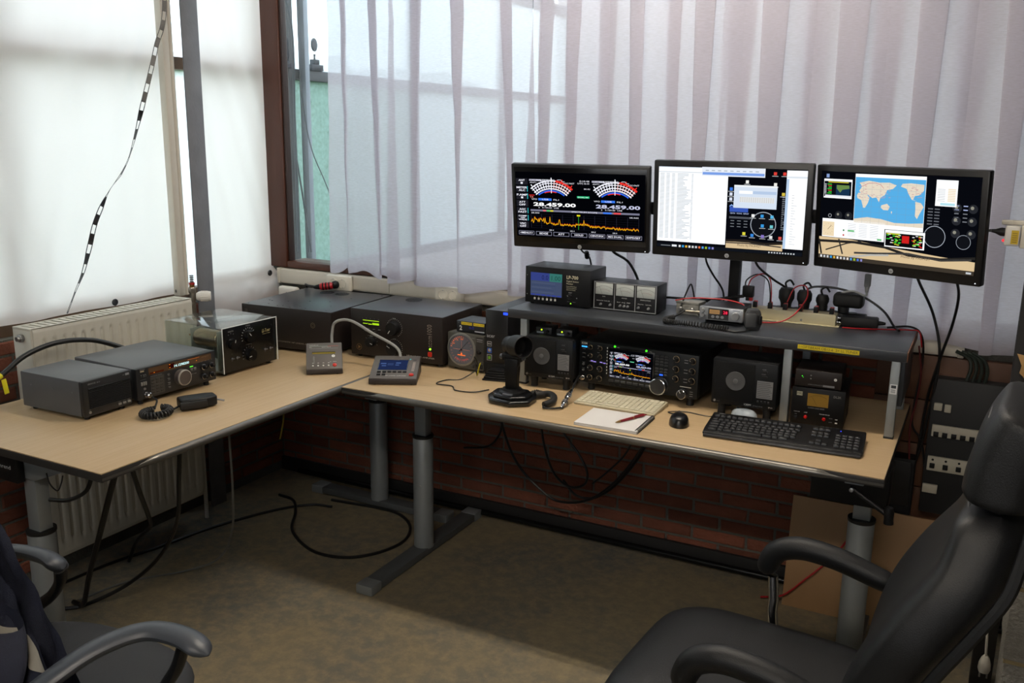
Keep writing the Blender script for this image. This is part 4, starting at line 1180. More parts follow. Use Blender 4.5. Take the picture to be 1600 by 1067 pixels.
# ------------------------------------------------------------------ the two loudspeakers beside the large radio
SPK = mat('blue_black_cabinet', '0e1013', .45, spec=.25, var=.08)
def icom_speaker(label, loc, rz, w, h):
    t = thing('speaker', label, 'speaker', loc, rz)
    z0, d = .04, .16
    MB().box((0, .012, z0), (w, d, z0 + h), .004).build('cabinet', mat('speaker_side', '101113', .5), t)
    MB().box((0, 0, z0), (w, .014, z0 + h), .004).build('front_panel', SPK, t)
    MB().box((.008, -.003, z0 + .016), (w * .66, .001, z0 + h - .008), .0015).build('speaker_cloth', mat('speaker_cloth', '111214', .8, spec=.2, bump=.4, bscale=900), t)
    cx, cz = w * .37, z0 + h * .55
    MB().lathe([(.0, .0005), (.008, .0012), (.010, .0012), (.0105, .0006), (.030, .0018), (.031, .001)], (cx, -.003, cz), (0, -1, 0), n=36).build('cone_disc', mat('cone_grey', '57595c', .4, metal=.3, var=.15, scale=60), t)
    MB().lathe([(.008, 0), (.007, .002), (0, .003)], (cx, -.004, cz), (0, -1, 0), n=20).build('cone_cap', mat('cap_grey', '6f7174', .35, metal=.3), t)
    c = Canvas()
    px = w * .70
    c.rect(px, z0 + .035, w - .012, z0 + .092, ink('77787a'))
    for k in range(9): c.rect(px + .002, z0 + .039 + k * .0058, w - .014 - (k % 3) * .004, z0 + .0405 + k * .0058, ink('3a3b3d'), 2)
    c.text('FILTER', px + .014, z0 + h - .021, .0028, GRY); c.text('IN OUT', px + .012, z0 + h - .036, .0026, GRY)
    for k in range(4): c.rect(px + .003 + k * .011, z0 + .026, px + .009 + k * .011, z0 + .0268, GRY)
    c.text('ICOM', w * .52, z0 + .006, .006, WHT, wd=.022); c.text('EXTERNAL SPEAKER', w * .66, z0 + .0065, .0025, GRY, wd=.03); c.text('SP-34', w - .022, z0 + .0065, .004, WHT)
    c.text('PHONES', .018, z0 + .008, .002, GRY)
    c.build('panel_print', t, (0, -.0008, 0))
    for k in range(4): button(t, px + .006 + k * .011, z0 + .021, .007, .004, BLACKP, .002)
    for k in range(2): button(t, px + .022, z0 + h - .027 - k * .016, .016, .005, BLACKP, .002)
    MB().lathe([(.004, 0), (.004, .002), (.0022, .002), (.0022, -.002), (0, -.002)], (.012, -.0002, z0 + .010), (0, -1, 0), n=16).build('phones_jack', STEEL, t)
    for x in (.03, w - .03):
        MB().lathe([(.013, 0), (.012, .01), (.014, .041)], (x, .03, 0), n=16).build('front_leg', RUBBER, t)
        MB().lathe([(.010, 0), (.010, .041)], (x, d - .03, 0), n=14).build('rear_leg', RUBBER, t)
    return t
icom_speaker('black square loudspeaker left of the large radio, near the shelf leg', (1.277, -.522, ZD), 5, .181, .145)
icom_speaker('black square loudspeaker right of the large radio, behind the keyboard', (1.953, -.514, ZD), 1.3, .205, .149)

# two small lit boxes on top of the left loudspeaker
for x, lab in ((1.292, 'small black box with green light, nearest the tower, under the shelf'), (1.372, 'small black box with green light, nearest the large radio, under the shelf')):
    t = thing('interface_box', lab, 'box', (x, -.462, ZD + .185), 4)
    MB().box((0, 0, 0), (.06, .07, .024), .002).build('case', mat('box_grey', '1f2124', .4), t)
    c = Canvas(); c.rect(.004, .003, .03, .009, ink('8f9aa8')); c.text('SWITCH', .005, .0045, .003, ink('303840'), wd=.023); c.build('label_strip', t, (0, -.0006, 0))
    lampdot(t, .022, .0155, 'b8f020', .003, 2.2); knob(t, .045, .011, .006, .008)

# ------------------------------------------------------------------ large radio with a colour screen
RFR = mat('radio_front', '121518', .42, spec=.3, var=.08)
t = thing('transceiver', 'large black radio transceiver with a colour screen and many knobs', 'radio', (1.462, -.459, ZD), -3)
w_, d_, h_, f_ = .437, .32, .150, .03
MB().box((.004, .02, f_), (w_ - .004, d_, f_ + h_ - .002), .003).build('case', SATIN, t)
MB().box((0, 0, f_), (w_, .024, f_ + h_), .004).build('front_panel', RFR, t)
def U(u): return u * w_
def Vv(v): return f_ + h_ * (1 - v)
SCRN = (U(.268), Vv(.78), U(.635), Vv(.10))
MB().box((SCRN[0] - .006, -.003, SCRN[1] - .006), (SCRN[2] + .006, .001, SCRN[3] + .006), .002).build('screen_bezel', FBLK, t)

def meter(c, x, y, s, L=2):
    """crossed-scale signal meter drawn on a screen; s = half width"""
    W_, B_, R_ = emis('f4f4ff'), emis('3a6ae8'), emis('e83028')
    cy = y - s * 1.05
    for r, t_, m in ((1.42, .055, W_), (1.30, .03, W_), (1.18, .045, W_), (1.07, .05, W_)):
        c.disc(x, cy, s * r, m, L, 22, s * (r - t_), 47, 133)
    c.disc(x, cy, s * 1.44, R_, L + 1, 10, s * 1.35, 47, 82)
    c.disc(x, cy, s * .99, B_, L, 16, s * .93, 52, 128); c.disc(x, cy, s * .93, R_, L, 8, s * .89, 75, 110)
    for k in range(15):
        a = R(130 - 80 * k / 14); c.line([(x + s * 1.08 * cos(a), cy + s * 1.08 * sin(a)), (x + s * 1.38 * cos(a), cy + s * 1.38 * sin(a))], s * .035, W_ if k < 8 else emis('ffc8c0'), L)
    for k in range(5):
        a = R(128 - 76 * k / 4); c.line([(x + s * 1.44 * cos(a), cy + s * 1.44 * sin(a)), (x + s * 1.53 * cos(a), cy + s * 1.53 * sin(a))], s * .04, W_ if k < 3 else R_, L)
    c.line([(x, cy + s * .85), (x, cy + s * 1.5)], s * .025, emis('ffffff', 1.3), L + 2)
def spectrum(c, x0, y0, x1, y1, L=2, seed=3, n=150):
    rnd = random.Random(seed)
    G = emis('50506a', .8)
    for k in range(11): c.rect(x0 + (x1 - x0) * k / 10 - .0002, y0, x0 + (x1 - x0) * k / 10 + .0002, y1, G, L)
    for k in range(7): c.rect(x0, y0 + (y1 - y0) * k / 6 - .0001, x1, y0 + (y1 - y0) * k / 6 + .0001, emis('38384c', .8), L)
    H = y1 - y0
    base = lambda u: .34 - .2 * u + (.16 if u < .14 and not .06 < u < .07 else 0) + (.10 if .42 < u < .55 else 0)
    P1 = []; P2 = []
    for k in range(n + 1):
        u = k / n; v = base(u) + rnd.uniform(-.08, .16) * (1.7 if u < .15 else .6)
        if abs(u - .18) < .006: v = .8
        if abs(u - .27) < .006: v = .62
        if abs(u - .50) < .006: v = .66
        P1.append((x0 + (x1 - x0) * u, y0 + H * v)); P2.append((x0 + (x1 - x0) * u, y0 + H * (v - .05 + rnd.uniform(0, .03))))
    c.line([(a, b + H * .05) for a, b in P1], H * .02, emis('d04010', .9), L + 1)
    c.line(P1, H * .024, emis('f0c010', 1.1), L + 2); c.line(P2, H * .024, emis('e8a018', 1.0), L + 2)
    c.rect(x0 + (x1 - x0) * .449, y0, x0 + (x1 - x0) * .452, y1, emis('40c040'), L + 2)
    c.rect(x0 + (x1 - x0) * .435, y1 - H * .06, x0 + (x1 - x0) * .466, y1 + H * .04, emis('f0e020'), L + 3)
def radio_screen(c, x0, y0, x1, y1, fine=True):
    W, H = x1 - x0, y1 - y0
    X = lambda u: x0 + W * u
    Y = lambda v: y1 - H * v
    WH, BK, BL_, GYm = emis('f4f4ff'), emis('05060c', .6), emis('3a7af0'), emis('24242c', .8)
    c.rect(x0, y0, x1, y1, BK, 0)
    for k, tx in enumerate((('ANT', '1'), ('METER', 'ALC'), ('P.AMP', '1'), ('ATT', 'OFF'), ('AGC', 'FAST'), ('COMP', 'ON', 'WIDE'), ('VSC', 'OFF'))):
        v = .10 + .112 * k
        c.rect(X(.004), Y(v + .096), X(.098), Y(v), GYm, 1)
        if k in (1, 2, 4, 5): c.rect(X(.092), Y(v + .09), X(.097), Y(v + .006), emis('30c0c8'), 2)
        hh = H * (.028 if len(tx) < 3 else .022)
        for q, s in enumerate(tx): c.text(s, X(.05), Y(v + (.042 + .042 * q if len(tx) < 3 else .032 + .029 * q)), hh, WH, wd=W * .017 * len(s), al='c', layer=3, bold=.02)
    for ox in (.11, .60):
        c.rect(X(ox), Y(.135), X(ox + .09), Y(.108), emis('c8c8d8'), 1); c.text('BW 2.4k', X(ox + .005), Y(.131), H * .018, BK, wd=W * .05, layer=3)
        c.frame(X(ox + .10), Y(.135), X(ox + .2), Y(.108), W * .002, WH, 2); c.text('SFT  0', X(ox + .105), Y(.131), H * .018, WH, wd=W * .08, layer=3)
        c.line([(X(ox + .215), Y(.135)), (X(ox + .225), Y(.11)), (X(ox + .25), Y(.11)), (X(ox + .26), Y(.135)), (X(ox + .28), Y(.135))], H * .006, WH, 2)
        c.text('ANT1', X(ox + .005), Y(.168), H * .02, WH, wd=W * .05, layer=3); c.text('P.AMP1', X(ox + .09), Y(.168), H * .02, WH, wd=W * .065, layer=3)
        c.text('AGC-FAST', X(ox + .27), Y(.17), H * .022, WH, wd=W * .085, layer=3)
        meter(c, X(ox + .175), Y(.245), W * .175 / 1.02)
        c.text('VFO', X(ox + .015), Y(.425), H * .022, WH, wd=W * .045, layer=3); c.rect(X(ox + .07), Y(.43), X(ox + .175), Y(.395), BL_, 2); c.text('USB', X(ox + .1), Y(.424), H * .022, WH, wd=W * .05, layer=3); c.text('FIL1', X(ox + .19), Y(.425), H * .022, WH, wd=W * .042, layer=3)
        c.text('28.459.00', X(ox + .03), Y(.515), H * .052, emis('ffffff', 1.1) if ox < .3 else emis('c4c6e0'), wd=W * .335, layer=3, bold=.035)
        c.text('5   0.100.00  USB', X(ox + .07), Y(.55), H * .02, WH, wd=W * .16, layer=3)
    c.text('0:10:48', X(.505), Y(.13), H * .022, WH, wd=W * .075, layer=3); c.text('UTC 8:10', X(.49), Y(.165), H * .022, WH, wd=W * .09, layer=3); c.text('BK-IN', X(.54), Y(.245), H * .02, WH, wd=W * .045, layer=3)
    c.rect(X(.485), Y(.375), X(.58), Y(.345), emis('30d890', .8), 2); c.text('DUAL-W', X(.492), Y(.371), H * .018, WH, wd=W * .08, layer=3)
    c.rect(X(.105), Y(.345), X(.15), Y(.30) - H * .06, emis('c02020', .8), 2); c.text('TX', X(.127), Y(.395), H * .03, emis('ff9080'), wd=W * .03, al='c', layer=4)
    c.rect(X(.115), Y(.60), X(.96), Y(.572), emis('8888a0', .8), 1); c.text('SPECTRUM SCOPE', X(.44), Y(.597), H * .02, WH, wd=W * .2, layer=3)
    for u, cl in ((.215, 'e87078'), (.245, '50d060'), (.272, 'e0d820')): c.rect(X(u), Y(.597), X(u + .025), Y(.576), emis(cl), 2)
    c.rect(X(.685), Y(.599), X(.75), Y(.574), BL_, 2); c.rect(X(.765), Y(.599), X(.82), Y(.574), emis('e84a50'), 2)
    c.text('28.300', X(.12), Y(.635), H * .02, WH, wd=W * .065, layer=5); c.text('28.500', X(.885), Y(.65), H * .02, WH, wd=W * .068, layer=5)
    spectrum(c, X(.118), Y(.86), X(.955), Y(.64))
    for k in range(4): c.text('28.%d' % (3 + k), X(.28 + .165 * k), Y(.895), H * .018, WH, wd=W * .035, al='c', layer=3)
    for k, s in enumerate(('<MENU1>', 'EDGE', 'ATT', 'HOLD', 'CENT/FIX', 'M/S DUAL', 'EXPD/SET')):
        u = .015 + .14 * k; c.frame(X(u), Y(.975), X(u + .125), Y(.915), W * .0022, emis('a8a8c0'), 1); c.text(s, X(u + .0625), Y(.957), H * .026, WH, wd=W * min(.105, .017 * len(s)), al='c', layer=3, bold=.02)
c = Canvas(); x0, y0, x1, y1 = SCRN; radio_screen(c, x0, y0, x1, y1); c.build('screen', t, (0, -.0034, 0))
c = Canvas()
c.text('ICOM', U(.022), Vv(.085), .0075, WHT, wd=.021, bold=.03)
for u, v in ((.16, .09), (.16, .25), (.09, .48), (.115, .49), (.2, .48)): c.rect(U(u), Vv(v), U(u + .02), Vv(v - .012), GRY)
for u, v in ((.105, .47), (.13, .48), (.185, .475), (.215, .485)): c.rect(U(u), Vv(v), U(u + .022), Vv(v - .022), emis('a890f0', .9), 2)
for v in (.20, .30, .40, .52, .66): c.rect(U(.03), Vv(v), U(.055), Vv(v - .01), GRY)
for k in range(9): c.rect(U(.243), Vv(.12 + .075 * k), U(.25), Vv(.105 + .075 * k - .02), WHT)
for v in (.14, .2, .36, .43, .57, .64): c.rect(U(.885), Vv(v), U(.915), Vv(v - .01), GRY)
c.rect(U(.60), Vv(.06), U(.62), Vv(.05), GRY); c.rect(U(.33), Vv(.06), U(.35), Vv(.05), GRY)
c.rect(U(.86), Vv(.75), U(.95), Vv(.735), ink('c8c4b8'))
for k in range(3): c.rect(U(.94), Vv(.84 + .05 * k), U(.965), Vv(.83 + .05 * k), GRY)
c.build('panel_print', t, (0, -.0006, 0))
MB().box((U(.022), -.0015, Vv(.155)), (U(.07), .0, Vv(.125)), .0005).build('power_light', emis('3aa0ff', 1.8), t)
for u in (.31, .575): lampdot(t, U(u), Vv(.045), '40f020', .0038, 2.0)
for i, v in enumerate((.13, .33, .62, .85)):
    for u in (.105, .19):
        r = .008 if i < 2 else .0105
        k = knob(t, U(u), Vv(v), r, .008, BLACKP, ring=mat('bronze_ring', '8a7a60', .3, metal=.8)); knob(k, 0, 0, r * .68, .013, BLACKP, y=-.007, name='inner_knob', ang=120)
for v in (.56, .70): MB().lathe([(.0045, 0), (.0045, .003), (.0025, .003), (.0025, -.002), (0, -.002)], (U(.042), -.0002, Vv(v)), (0, -1, 0), n=16).build('jack', STEEL, t)
MB().lathe([(.0095, 0), (.0095, .008), (.008, .009), (.0085, .016), (.006, .020), (0, .020)], (U(.04), -.0002, Vv(.88)), (0, -1, 0), n=20).build('microphone_socket', CHROME, t)
for v in (.22, .32, .42): button(t, U(.042), Vv(v), .014, .006, BLACKP, .002)
KEYM = mat('radio_key', '2b2d30', .4)
for k in range(7): button(t, U(.29 + .052 * k), Vv(.855), .019, .008, KEYM, .004); button(t, U(.278 + .045 * k), Vv(.94), .007, .005, BLACKP, .003)
for r_ in range(7):
    for q in range(3):
        u, v = .668 + .037 * q, .12 + .066 * r_ + (.03 if r_ > 3 else 0)
        if r_ == 6 and q == 1: MB().box((U(u) - .006, -.003, Vv(v) - .0025), (U(u) + .006, 0, Vv(v) + .0025), .0008).build('lit_key', emis('3068ff', 1.4), t)
        else: button(t, U(u), Vv(v), .012, .0052, KEYM, .003)
for i, v in enumerate((.13, .36, .58)):
    for u in (.825, .955):
        k = knob(t, U(u), Vv(v), .0115, .008, BLACKP, ring=mat('bronze_ring', '8a7a60')); knob(k, 0, 0, .008, .014, BLACKP, y=-.007, name='inner_knob', ang=135)
dl = knob(t, U(.70), Vv(.79), .029, .026, mat('dial_black', '1c1d1f', .35, var=.1), ring=CHROME, n=40)
MB().lathe([(.007, 0), (.006, -.003), (0, -.004)], (.011, -.0262, -.010), (0, -1, 0), n=16).build('finger_dimple', BLACK, dl)
s = knob(t, U(.885), Vv(.90), .0165, .018, mat('dial_black', '1c1d1f'), ang=120, ring=CHROME, n=32)
for x in (.035, w_ - .035):
    MB().lathe([(.013, 0), (.011, .012), (.013, .031)], (x, .035, 0), n=16).build('front_foot', RUBBER, t)
    MB().lathe([(.010, 0), (.010, .031)], (x, d_ - .03, 0), n=14).build('rear_foot', RUBBER, t)

# ------------------------------------------------------------------ thin cream keyboard, note pad, pen, mice, black keyboard
t = thing('keyboard', 'slim cream keyboard pushed under the front of the large radio', 'keyboard', (1.520, -.632, ZD), -1)
CRK = mat('cream_keys', 'c4bca2', .5, var=.05)
MB().prism([(0, .001), (0, .008), (.135, .016), (.135, .001)], 'x', 0, .285, .002).build('keyboard_base', CRK, t)
kb = MB().box((0, 0, 0), (.0155, .0175, .003), .001, 1).mesh('key', mat('cream_keycap', 'cdc6ae', .5, var=.04))
a = math.atan2(.008, .135)
for r_ in range(6):
    for q in range(16):
        if r_ == 0 and 4 <= q <= 8: continue
        place('key', kb, t, (.008 + q * .0170, .007 + r_ * .0205, .0082 + (.007 + r_ * .0205) * .0593), (a, 0, 0))
MB().box((.076, .007, .0085), (.157, .0245, .0118), .001).build('space_bar', mat('cream_keycap', 'cdc6ae'), t)

t = thing('note_pad', 'white spiral note pad lying in front of the cream keyboard', 'note pad', (1.612, -.838, ZD), 1.5)
PAPER = mat('paper_white', 'dcdad8', .8, var=.02)
for k in range(5): MB().box((.0005 * (k % 2), .0004 * (k % 3), .0006 + k * .0017), (.205, .172 + .0006 * (k % 2), .0021 + k * .0017)).build('page_block', PAPER, t)
MB().box((-.001, -.001, 0), (.207, .174, .0006)).build('back_cover', mat('card_grey', '8d8a84', .8), t)
for k in range(26):
    MB().tube([(.203 + .0065 * cos(2 * pi * q / 10), .006 + k * .0064, .0068 + .0065 * sin(2 * pi * q / 10)) for q in range(11)], .0009, 5, 0).build('spiral_ring', mat('spiral_black', '2a2a2c', .3, metal=.6), t)

t = thing('pen', 'dark red ballpoint pen lying across the note pad', 'pen', (1.732, -.792, ZD + .0135), 66)
MB().lathe([(.0008, 0), (.002, .006), (.0042, .02)], (0, 0, 0), (1, 0, 0), n=14).build('tip', mat('brass_tip', 'a88a58', .3, metal=.8), t)
MB().lathe([(.0042, .02), (.0048, .06), (.0048, .075)], (0, 0, 0), (1, 0, 0), n=14).build('barrel', mat('wine_red', '7a1620', .3), t)
MB().lathe([(.005, .075), (.005, .080)], (0, 0, 0), (1, 0, 0), n=14).build('ring', mat('brass_tip', 'a88a58'), t)
MB().lathe([(.0047, .08), (.0045, .125), (.0025, .130), (.0022, .138), (0, .138)], (0, 0, 0), (1, 0, 0), n=14).build('cap', mat('wine_red', '7a1620'), t)
MB().box((.085, -.0012, .0045), (.128, .0012, .0062), .0005).build('clip', mat('wine_red', '7a1620'), t)

def mouse(label, loc, rz, m, s=1.0, cord=None):
    t = thing('computer_mouse', label, 'mouse', loc, rz)
    def f(u, v):
        a = 2 * pi * u; th = v * pi / 2
        rx, ry = .031 * s, .053 * s
        x = rx * cos(a) * cos(th) ** .55 * (1 - .12 * sin(a)); y = ry * sin(a) * cos(th) ** .55
        return Vector((x, y, .001 + .034 * s * sin(th) ** .9 * (1 - .18 * sin(a) * cos(th))))
    MB().grid(f, 32, 12, True).build('body', m, t, ang=60)
    MB().box((-.003, .022 * s, .030 * s), (.003, .034 * s, .0345 * s), .0015).build('wheel', RUBBER, t)
    c = Canvas(); c.rect(-.0004, .012 * s, .0004, .022 * s, ink('2e3032')); c.build('button_seam', t, (0, 0, .0352 * s), (0, 0, 0))
    return t
mouse('black computer mouse between the note pad and the black keyboard', (1.897, -.668, ZD), 18, mat('mouse_black', '121214', .3))
mouse('pale grey computer mouse tucked under the right loudspeaker', (2.062, -.512, ZD), 60, mat('mouse_pale', 'a7b0b8', .35), .95)
tag(MB().tube([(1.882, -.617, .792), (1.87, -.59, .784), (1.83, -.57, .783), (1.88, -.54, .783), (1.96, -.55, .783), (1.99, -.50, .783)], .0018, 6).build('mouse_cord', CABLE), 'thin black cord of the mouse trailing towards the loudspeaker', 'cord')

t = thing('keyboard', 'full size black keyboard at the right front of the desk', 'keyboard', (1.992, -.742, ZD), 3.5)
KW, KD = .455, .165
MB().prism([(0, .004), (.002, .014), (.03, .017), (KD, .030), (KD, .004)], 'x', 0, KW, .004, 2).build('keyboard_base', BLACKP, t)
MB().box((.004, -.012, .002), (KW - .004, .012, .010), .004).build('palm_edge', mat('keyboard_edge', '2c2c2e', .3), t)
KC = mat('black_keycap', '18181a', .38, var=.12)
a = math.atan2(.013, KD - .03)
def kmesh(w): return MB().prism([(0, 0), (.0145, 0), (.0125, .006), (.002, .006)], 'x', 0, w, .001, 1).mesh('key', KC)
k1, k2, k5 = kmesh(.0152), kmesh(.026), kmesh(.085)
def kput(me, x, y): place('key', me, t, (x, y, .0172 + (y - .03) * .0965), (a, 0, 0))
rows = [.018, .038, .057, .076, .095, .125]
for r_, y in enumerate(rows):
    x = .012
    if r_ == 0:
        for me in (k2, k1, k2): kput(me, x, y); x += .0283 if me is k2 else .0175
        kput(k5, x, y); x += .0875
        for me in (k2, k1, k2): kput(me, x, y); x += .0283 if me is k2 else .0175
    else:
        if r_ in (1, 2, 3): kput(k2, x, y); x += .0283
        while x < .262: kput(k1, x, y); x += .0175
        if r_ in (1, 3): pass
    for q in range(3):
        if r_ in (0, 3, 4, 5) or (r_ == 1 and q == 1): kput(k1, .306 + q * .0175, y)
    for q in range(4):
        if r_ < 5: kput(k1, .374 + q * .0175, y)
for q in range(4): MB().box((-.005, -.002, 0), (.005, .002, .003), .001).build('media_key', KC, t, (.33 + .014 * q, .152, .0292))
lampdot(t, .385, .032, '3040ff', .0015, 2.0, y=.128, name='lock_light')
c = Canvas(); c.rect(.02, 0, .04, .002, GRY); c.build('lettering', t, (0, .152, .0298), (a, 0, 0))

# ------------------------------------------------------------------ dummy load with the small box on top
t = thing('dummy_load', 'black dummy load box with amber meter window behind the keyboard', 'box', (2.205, -.500, ZD), 3)
DLB = mat('dummy_black', '0b0a0a', .45, spec=.25)
MB().box((0, .004, .004), (.155, .20, .125), .002).build('case', DLB, t)
MB().box((-.001, 0, .003), (.156, .006, .126), .0015).build('front_panel', DLB, t)
c = Canvas(); c.rect(.046, .07, .108, .111, mat('amber_window', '7a5c18', .3, emit=.12)); c.line([(.074, .074), (.060, .098)], .0008, ink('3a2a08'), 2)
c.disc(.077, .06, .046, ink('4a3810'), 2, 14, .045, 55, 125)
c.rect(.013, .100, .030, .113, ink('a9a58c')); c.text('MFJ', .0215, .104, .006, ink('1a1a18'), wd=.014, al='c', layer=3); c.text('DL2K', .122, .104, .007, ink('88887f'), wd=.022)
c.text('DUMMY LOAD SERIES', .05, .062, .004, GRY, wd=.048); c.text('TURN ON', .008, .046, .003, WHT, wd=.018); c.text('LAMP', .044, .046, .003, WHT, al='c'); c.text('POWER RANGE', .085, .046, .003, WHT, wd=.03)
c.text('OFF', .011, .038, .003, GRY); c.text('HIGH', .114, .036, .003, GRY); c.text('LOW', .114, .024, .003, GRY); c.rect(.132, .035, .139, .037, WHT); c.rect(.132, .023, .139, .027, WHT)
c.build('panel_print', t, (0, -.0006, 0))
for x in (.044, .099): MB().lathe([(.0055, 0), (.005, .004), (0, .0055)], (x, -.0002, .033), (0, -1, 0), n=16).build('red_lamp', mat('red_lens', 'b81410', .2), t)
MB().box((.010, -.004, .022), (.020, 0, .034), .001).build('power_switch', BLACKP, t)
feet(t, .155, .20, .004, .007)
t = thing('relay_box', 'flat brown-black box with a tiny green light on the dummy load', 'box', (2.208, -.497, ZD + .1262), 3)
MB().box((0, 0, .003), (.137, .15, .056), .002).build('case', mat('brown_black_cabinet', '2d2624'), t)
c = Canvas(); c.text('AUTOMATIC ANTENNA SELECTOR', .04, .010, .003, GRY, wd=.042); c.rect(.084, .008, .118, .014, ink('77787a')); c.disc(.119, .034, .0045, WHT); c.text('A', .119, .0322, .003, ink('222222'), al='c', layer=3); c.build('lettering', t, (0, -.0006, 0))
lampdot(t, .021, .036, '40e030', .0015, 1.8); lampdot(t, .024, .032, '40e030', .0012, 1.2)
for z in (.030, .040): MB().lathe([(.0025, 0), (.002, .002), (0, .002)], (.047, -.0002, z), (0, -1, 0), n=10).build('button', STEEL, t)
feet(t, .137, .15, .003, .006)

# ------------------------------------------------------------------ equipment on the shelf
ZS = ZD + SZ
t = thing('station_monitor', 'black box with a blue-grey lit screen on the shelf end', 'monitor box', (1.199, -.367, ZS), .1)
w_, d_, h_, f_ = .257, .153, .133, .006
MB().box((0, .003, f_), (w_, d_, f_ + h_), .003).build('case', SATIN, t)
MB().box((0, 0, f_), (w_, .004, f_ + h_), .0015).build('front_panel', SATIN, t)
c = Canvas()
sx0, sz0, sx1, sz1 = .022, f_ + .027, .148, f_ + .112
c.rect(sx0, sz0, sx1, sz1, emis('5a688c', .5), 1); c.rect(sx0, sz1 - .030, sx0 + .076, sz1, emis('4a5ab0', .5), 2); c.rect(sx0 + .076, sz1 - .030, sx1, sz1, emis('4a9a90', .5), 2)
c.text('0.0', sx0 + .045, sz1 - .025, .017, emis('28306a', .6), wd=.026, layer=4); c.text('1.00', sx0 + .084, sz1 - .025, .017, emis('285a54', .6), wd=.036, layer=4)
for k, wd in enumerate((.09, .09, .08, .095, .095)): c.rect(sx0 + .004, sz0 + .012 + k * .0085, sx0 + .004 + wd, sz0 + .015 + k * .0085, emis('50608a' if k % 2 else '66749a', .5), 2)
for k in range(6): c.rect(sx0 + .002 + k * .021, sz0 + .001, sx0 + .019 + k * .021, sz0 + .006, emis('4050b0', .6), 2)
c.frame(sx0 - .001, sz0 - .001, sx1 + .001, sz1 + .001, .001, ink('0c0c0e'), 2)
c.text('LP-700', .166, f_ + .098, .012, ink('e0d8b8'), wd=.045, bold=.015); c.text('Digital Station', .166, f_ + .087, .0058, ink('d8d0b4'), wd=.047); c.text('Monitor', .166, f_ + .078, .0058, ink('d8d0b4'), wd=.026)
c.text('Power/SWR Meter', .166, f_ + .069, .0038, ink('c8c2a8'), wd=.040); c.text('Waveform Monitor', .166, f_ + .063, .0038, ink('c8c2a8'), wd=.040); c.text('Spectrum Display', .166, f_ + .057, .0038, ink('c8c2a8'), wd=.036)
c.text('SELECT', .182, f_ + .047, .003, WHT, al='c'); c.text('Alarm', .170, f_ + .014, .003, GRY); c.text('Power', .192, f_ + .014, .003, GRY)
for k in range(6): c.text('%d' % (k + 1), .0395 + .0165 * k, f_ + .0225, .003, WHT, al='c')
c.build('display_print', t, (0, -.0006, 0))
for k in range(6): button(t, .0395 + .0165 * k, f_ + .0155, .007, .008, mat('pale_key', 'c8c6c0'), .002)
knob(t, .180, f_ + .034, .010, .012, BLACKP, 135); lampdot(t, .184, f_ + .009, '98f030', .0022, 2.2)
for x in (.008, w_ - .05):
    for z in (.03, .1): MB().lathe([(.0022, 0), (.0016, .001), (0, .0012)], (x, -.0002, f_ + z), (0, -1, 0), n=8).build('screw', STEEL, t)
feet(t, w_, d_, f_, .007, .02)

t = thing('meter_box', 'black box with three analogue meters in a row on the shelf', 'meter', (1.461, -.341, ZS), -.2)
w_, d_, h_, f_ = .236, .107, .099, .003
MB().box((0, .003, f_), (w_, d_, f_ + h_), .002).build('case', SATIN, t)
MB().box((0, 0, f_), (w_, .004, f_ + h_), .001).build('front_panel', BLACK, t)
AL = mat('alu_trim', 'c2c4c6', .35, metal=.6)
for a, b in (((.001, -.002, f_ + .001), (w_ - .001, 0, f_ + .0035)), ((.001, -.002, f_ + h_ - .0035), (w_ - .001, 0, f_ + h_ - .001)), ((.001, -.002, f_), (.0035, 0, f_ + h_)), ((w_ - .0035, -.002, f_), (w_ - .001, 0, f_ + h_)), ((.0785, -.002, f_), (.0805, 0, f_ + h_)), ((.1565, -.002, f_), (.1585, 0, f_ + h_))):
    MB().box(a, b).build('trim_strip', AL, t)
for k in range(3):
    x0 = .007 + .078 * k
    m = MB().box((x0, -.0015, f_ + .053), (x0 + .066, .0, f_ + .094), .001).build('meter_face', mat('meter_face', 'b9beba', .5, emit=.0), t)
    c = Canvas(); c.disc(x0 + .033, f_ + .028, .056, ink('2a2a2a'), 1, 16, .0555, 55, 125); ticks(c, x0 + .033, f_ + .028, .056, .059, 15, 55, 125, .0005, ink('2a2a2a')); c.disc(x0 + .033, f_ + .028, .044, ink('7a2a28'), 1, 14, .0435, 60, 110)
    c.line([(x0 + .026, f_ + .054), (x0 + .014, f_ + .082)], .0006, ink('101010'), 3); c.text(('SWR', 'POWER', 'MODULATION')[k], x0 + .033, f_ + .044, .004, WHT, al='c')
    c.text(('RANGE CALIB', 'Ref  Avg  PEP', 'MON   LEVEL')[k], x0 + .006, f_ + .029, .0032, WHT, wd=.05); c.text(('', '', '')[k], x0 + .003, f_ + .006, .003, GRY)
    c.build('meter_print', m, (0, -.002, 0))
    for x in ((.022, .058), (.018, .033, .046), (.008, .045))[k]:
        MB().lathe([(.0045, 0), (.0045, .002), (.003, .003), (.0035, .010), (0, .011)], (x0 + x, -.0002, f_ + .018), (0, -1, 0), n=14).build('lever_switch', STEEL, t)
    MB().lathe([(.0025, 0), (.002, .002), (0, .002)], (x0 + .033, -.0002, f_ + .036), (0, -1, 0), n=10).build('zero_screw', BLACK, t)
feet(t, w_, d_, f_, .006, .02)

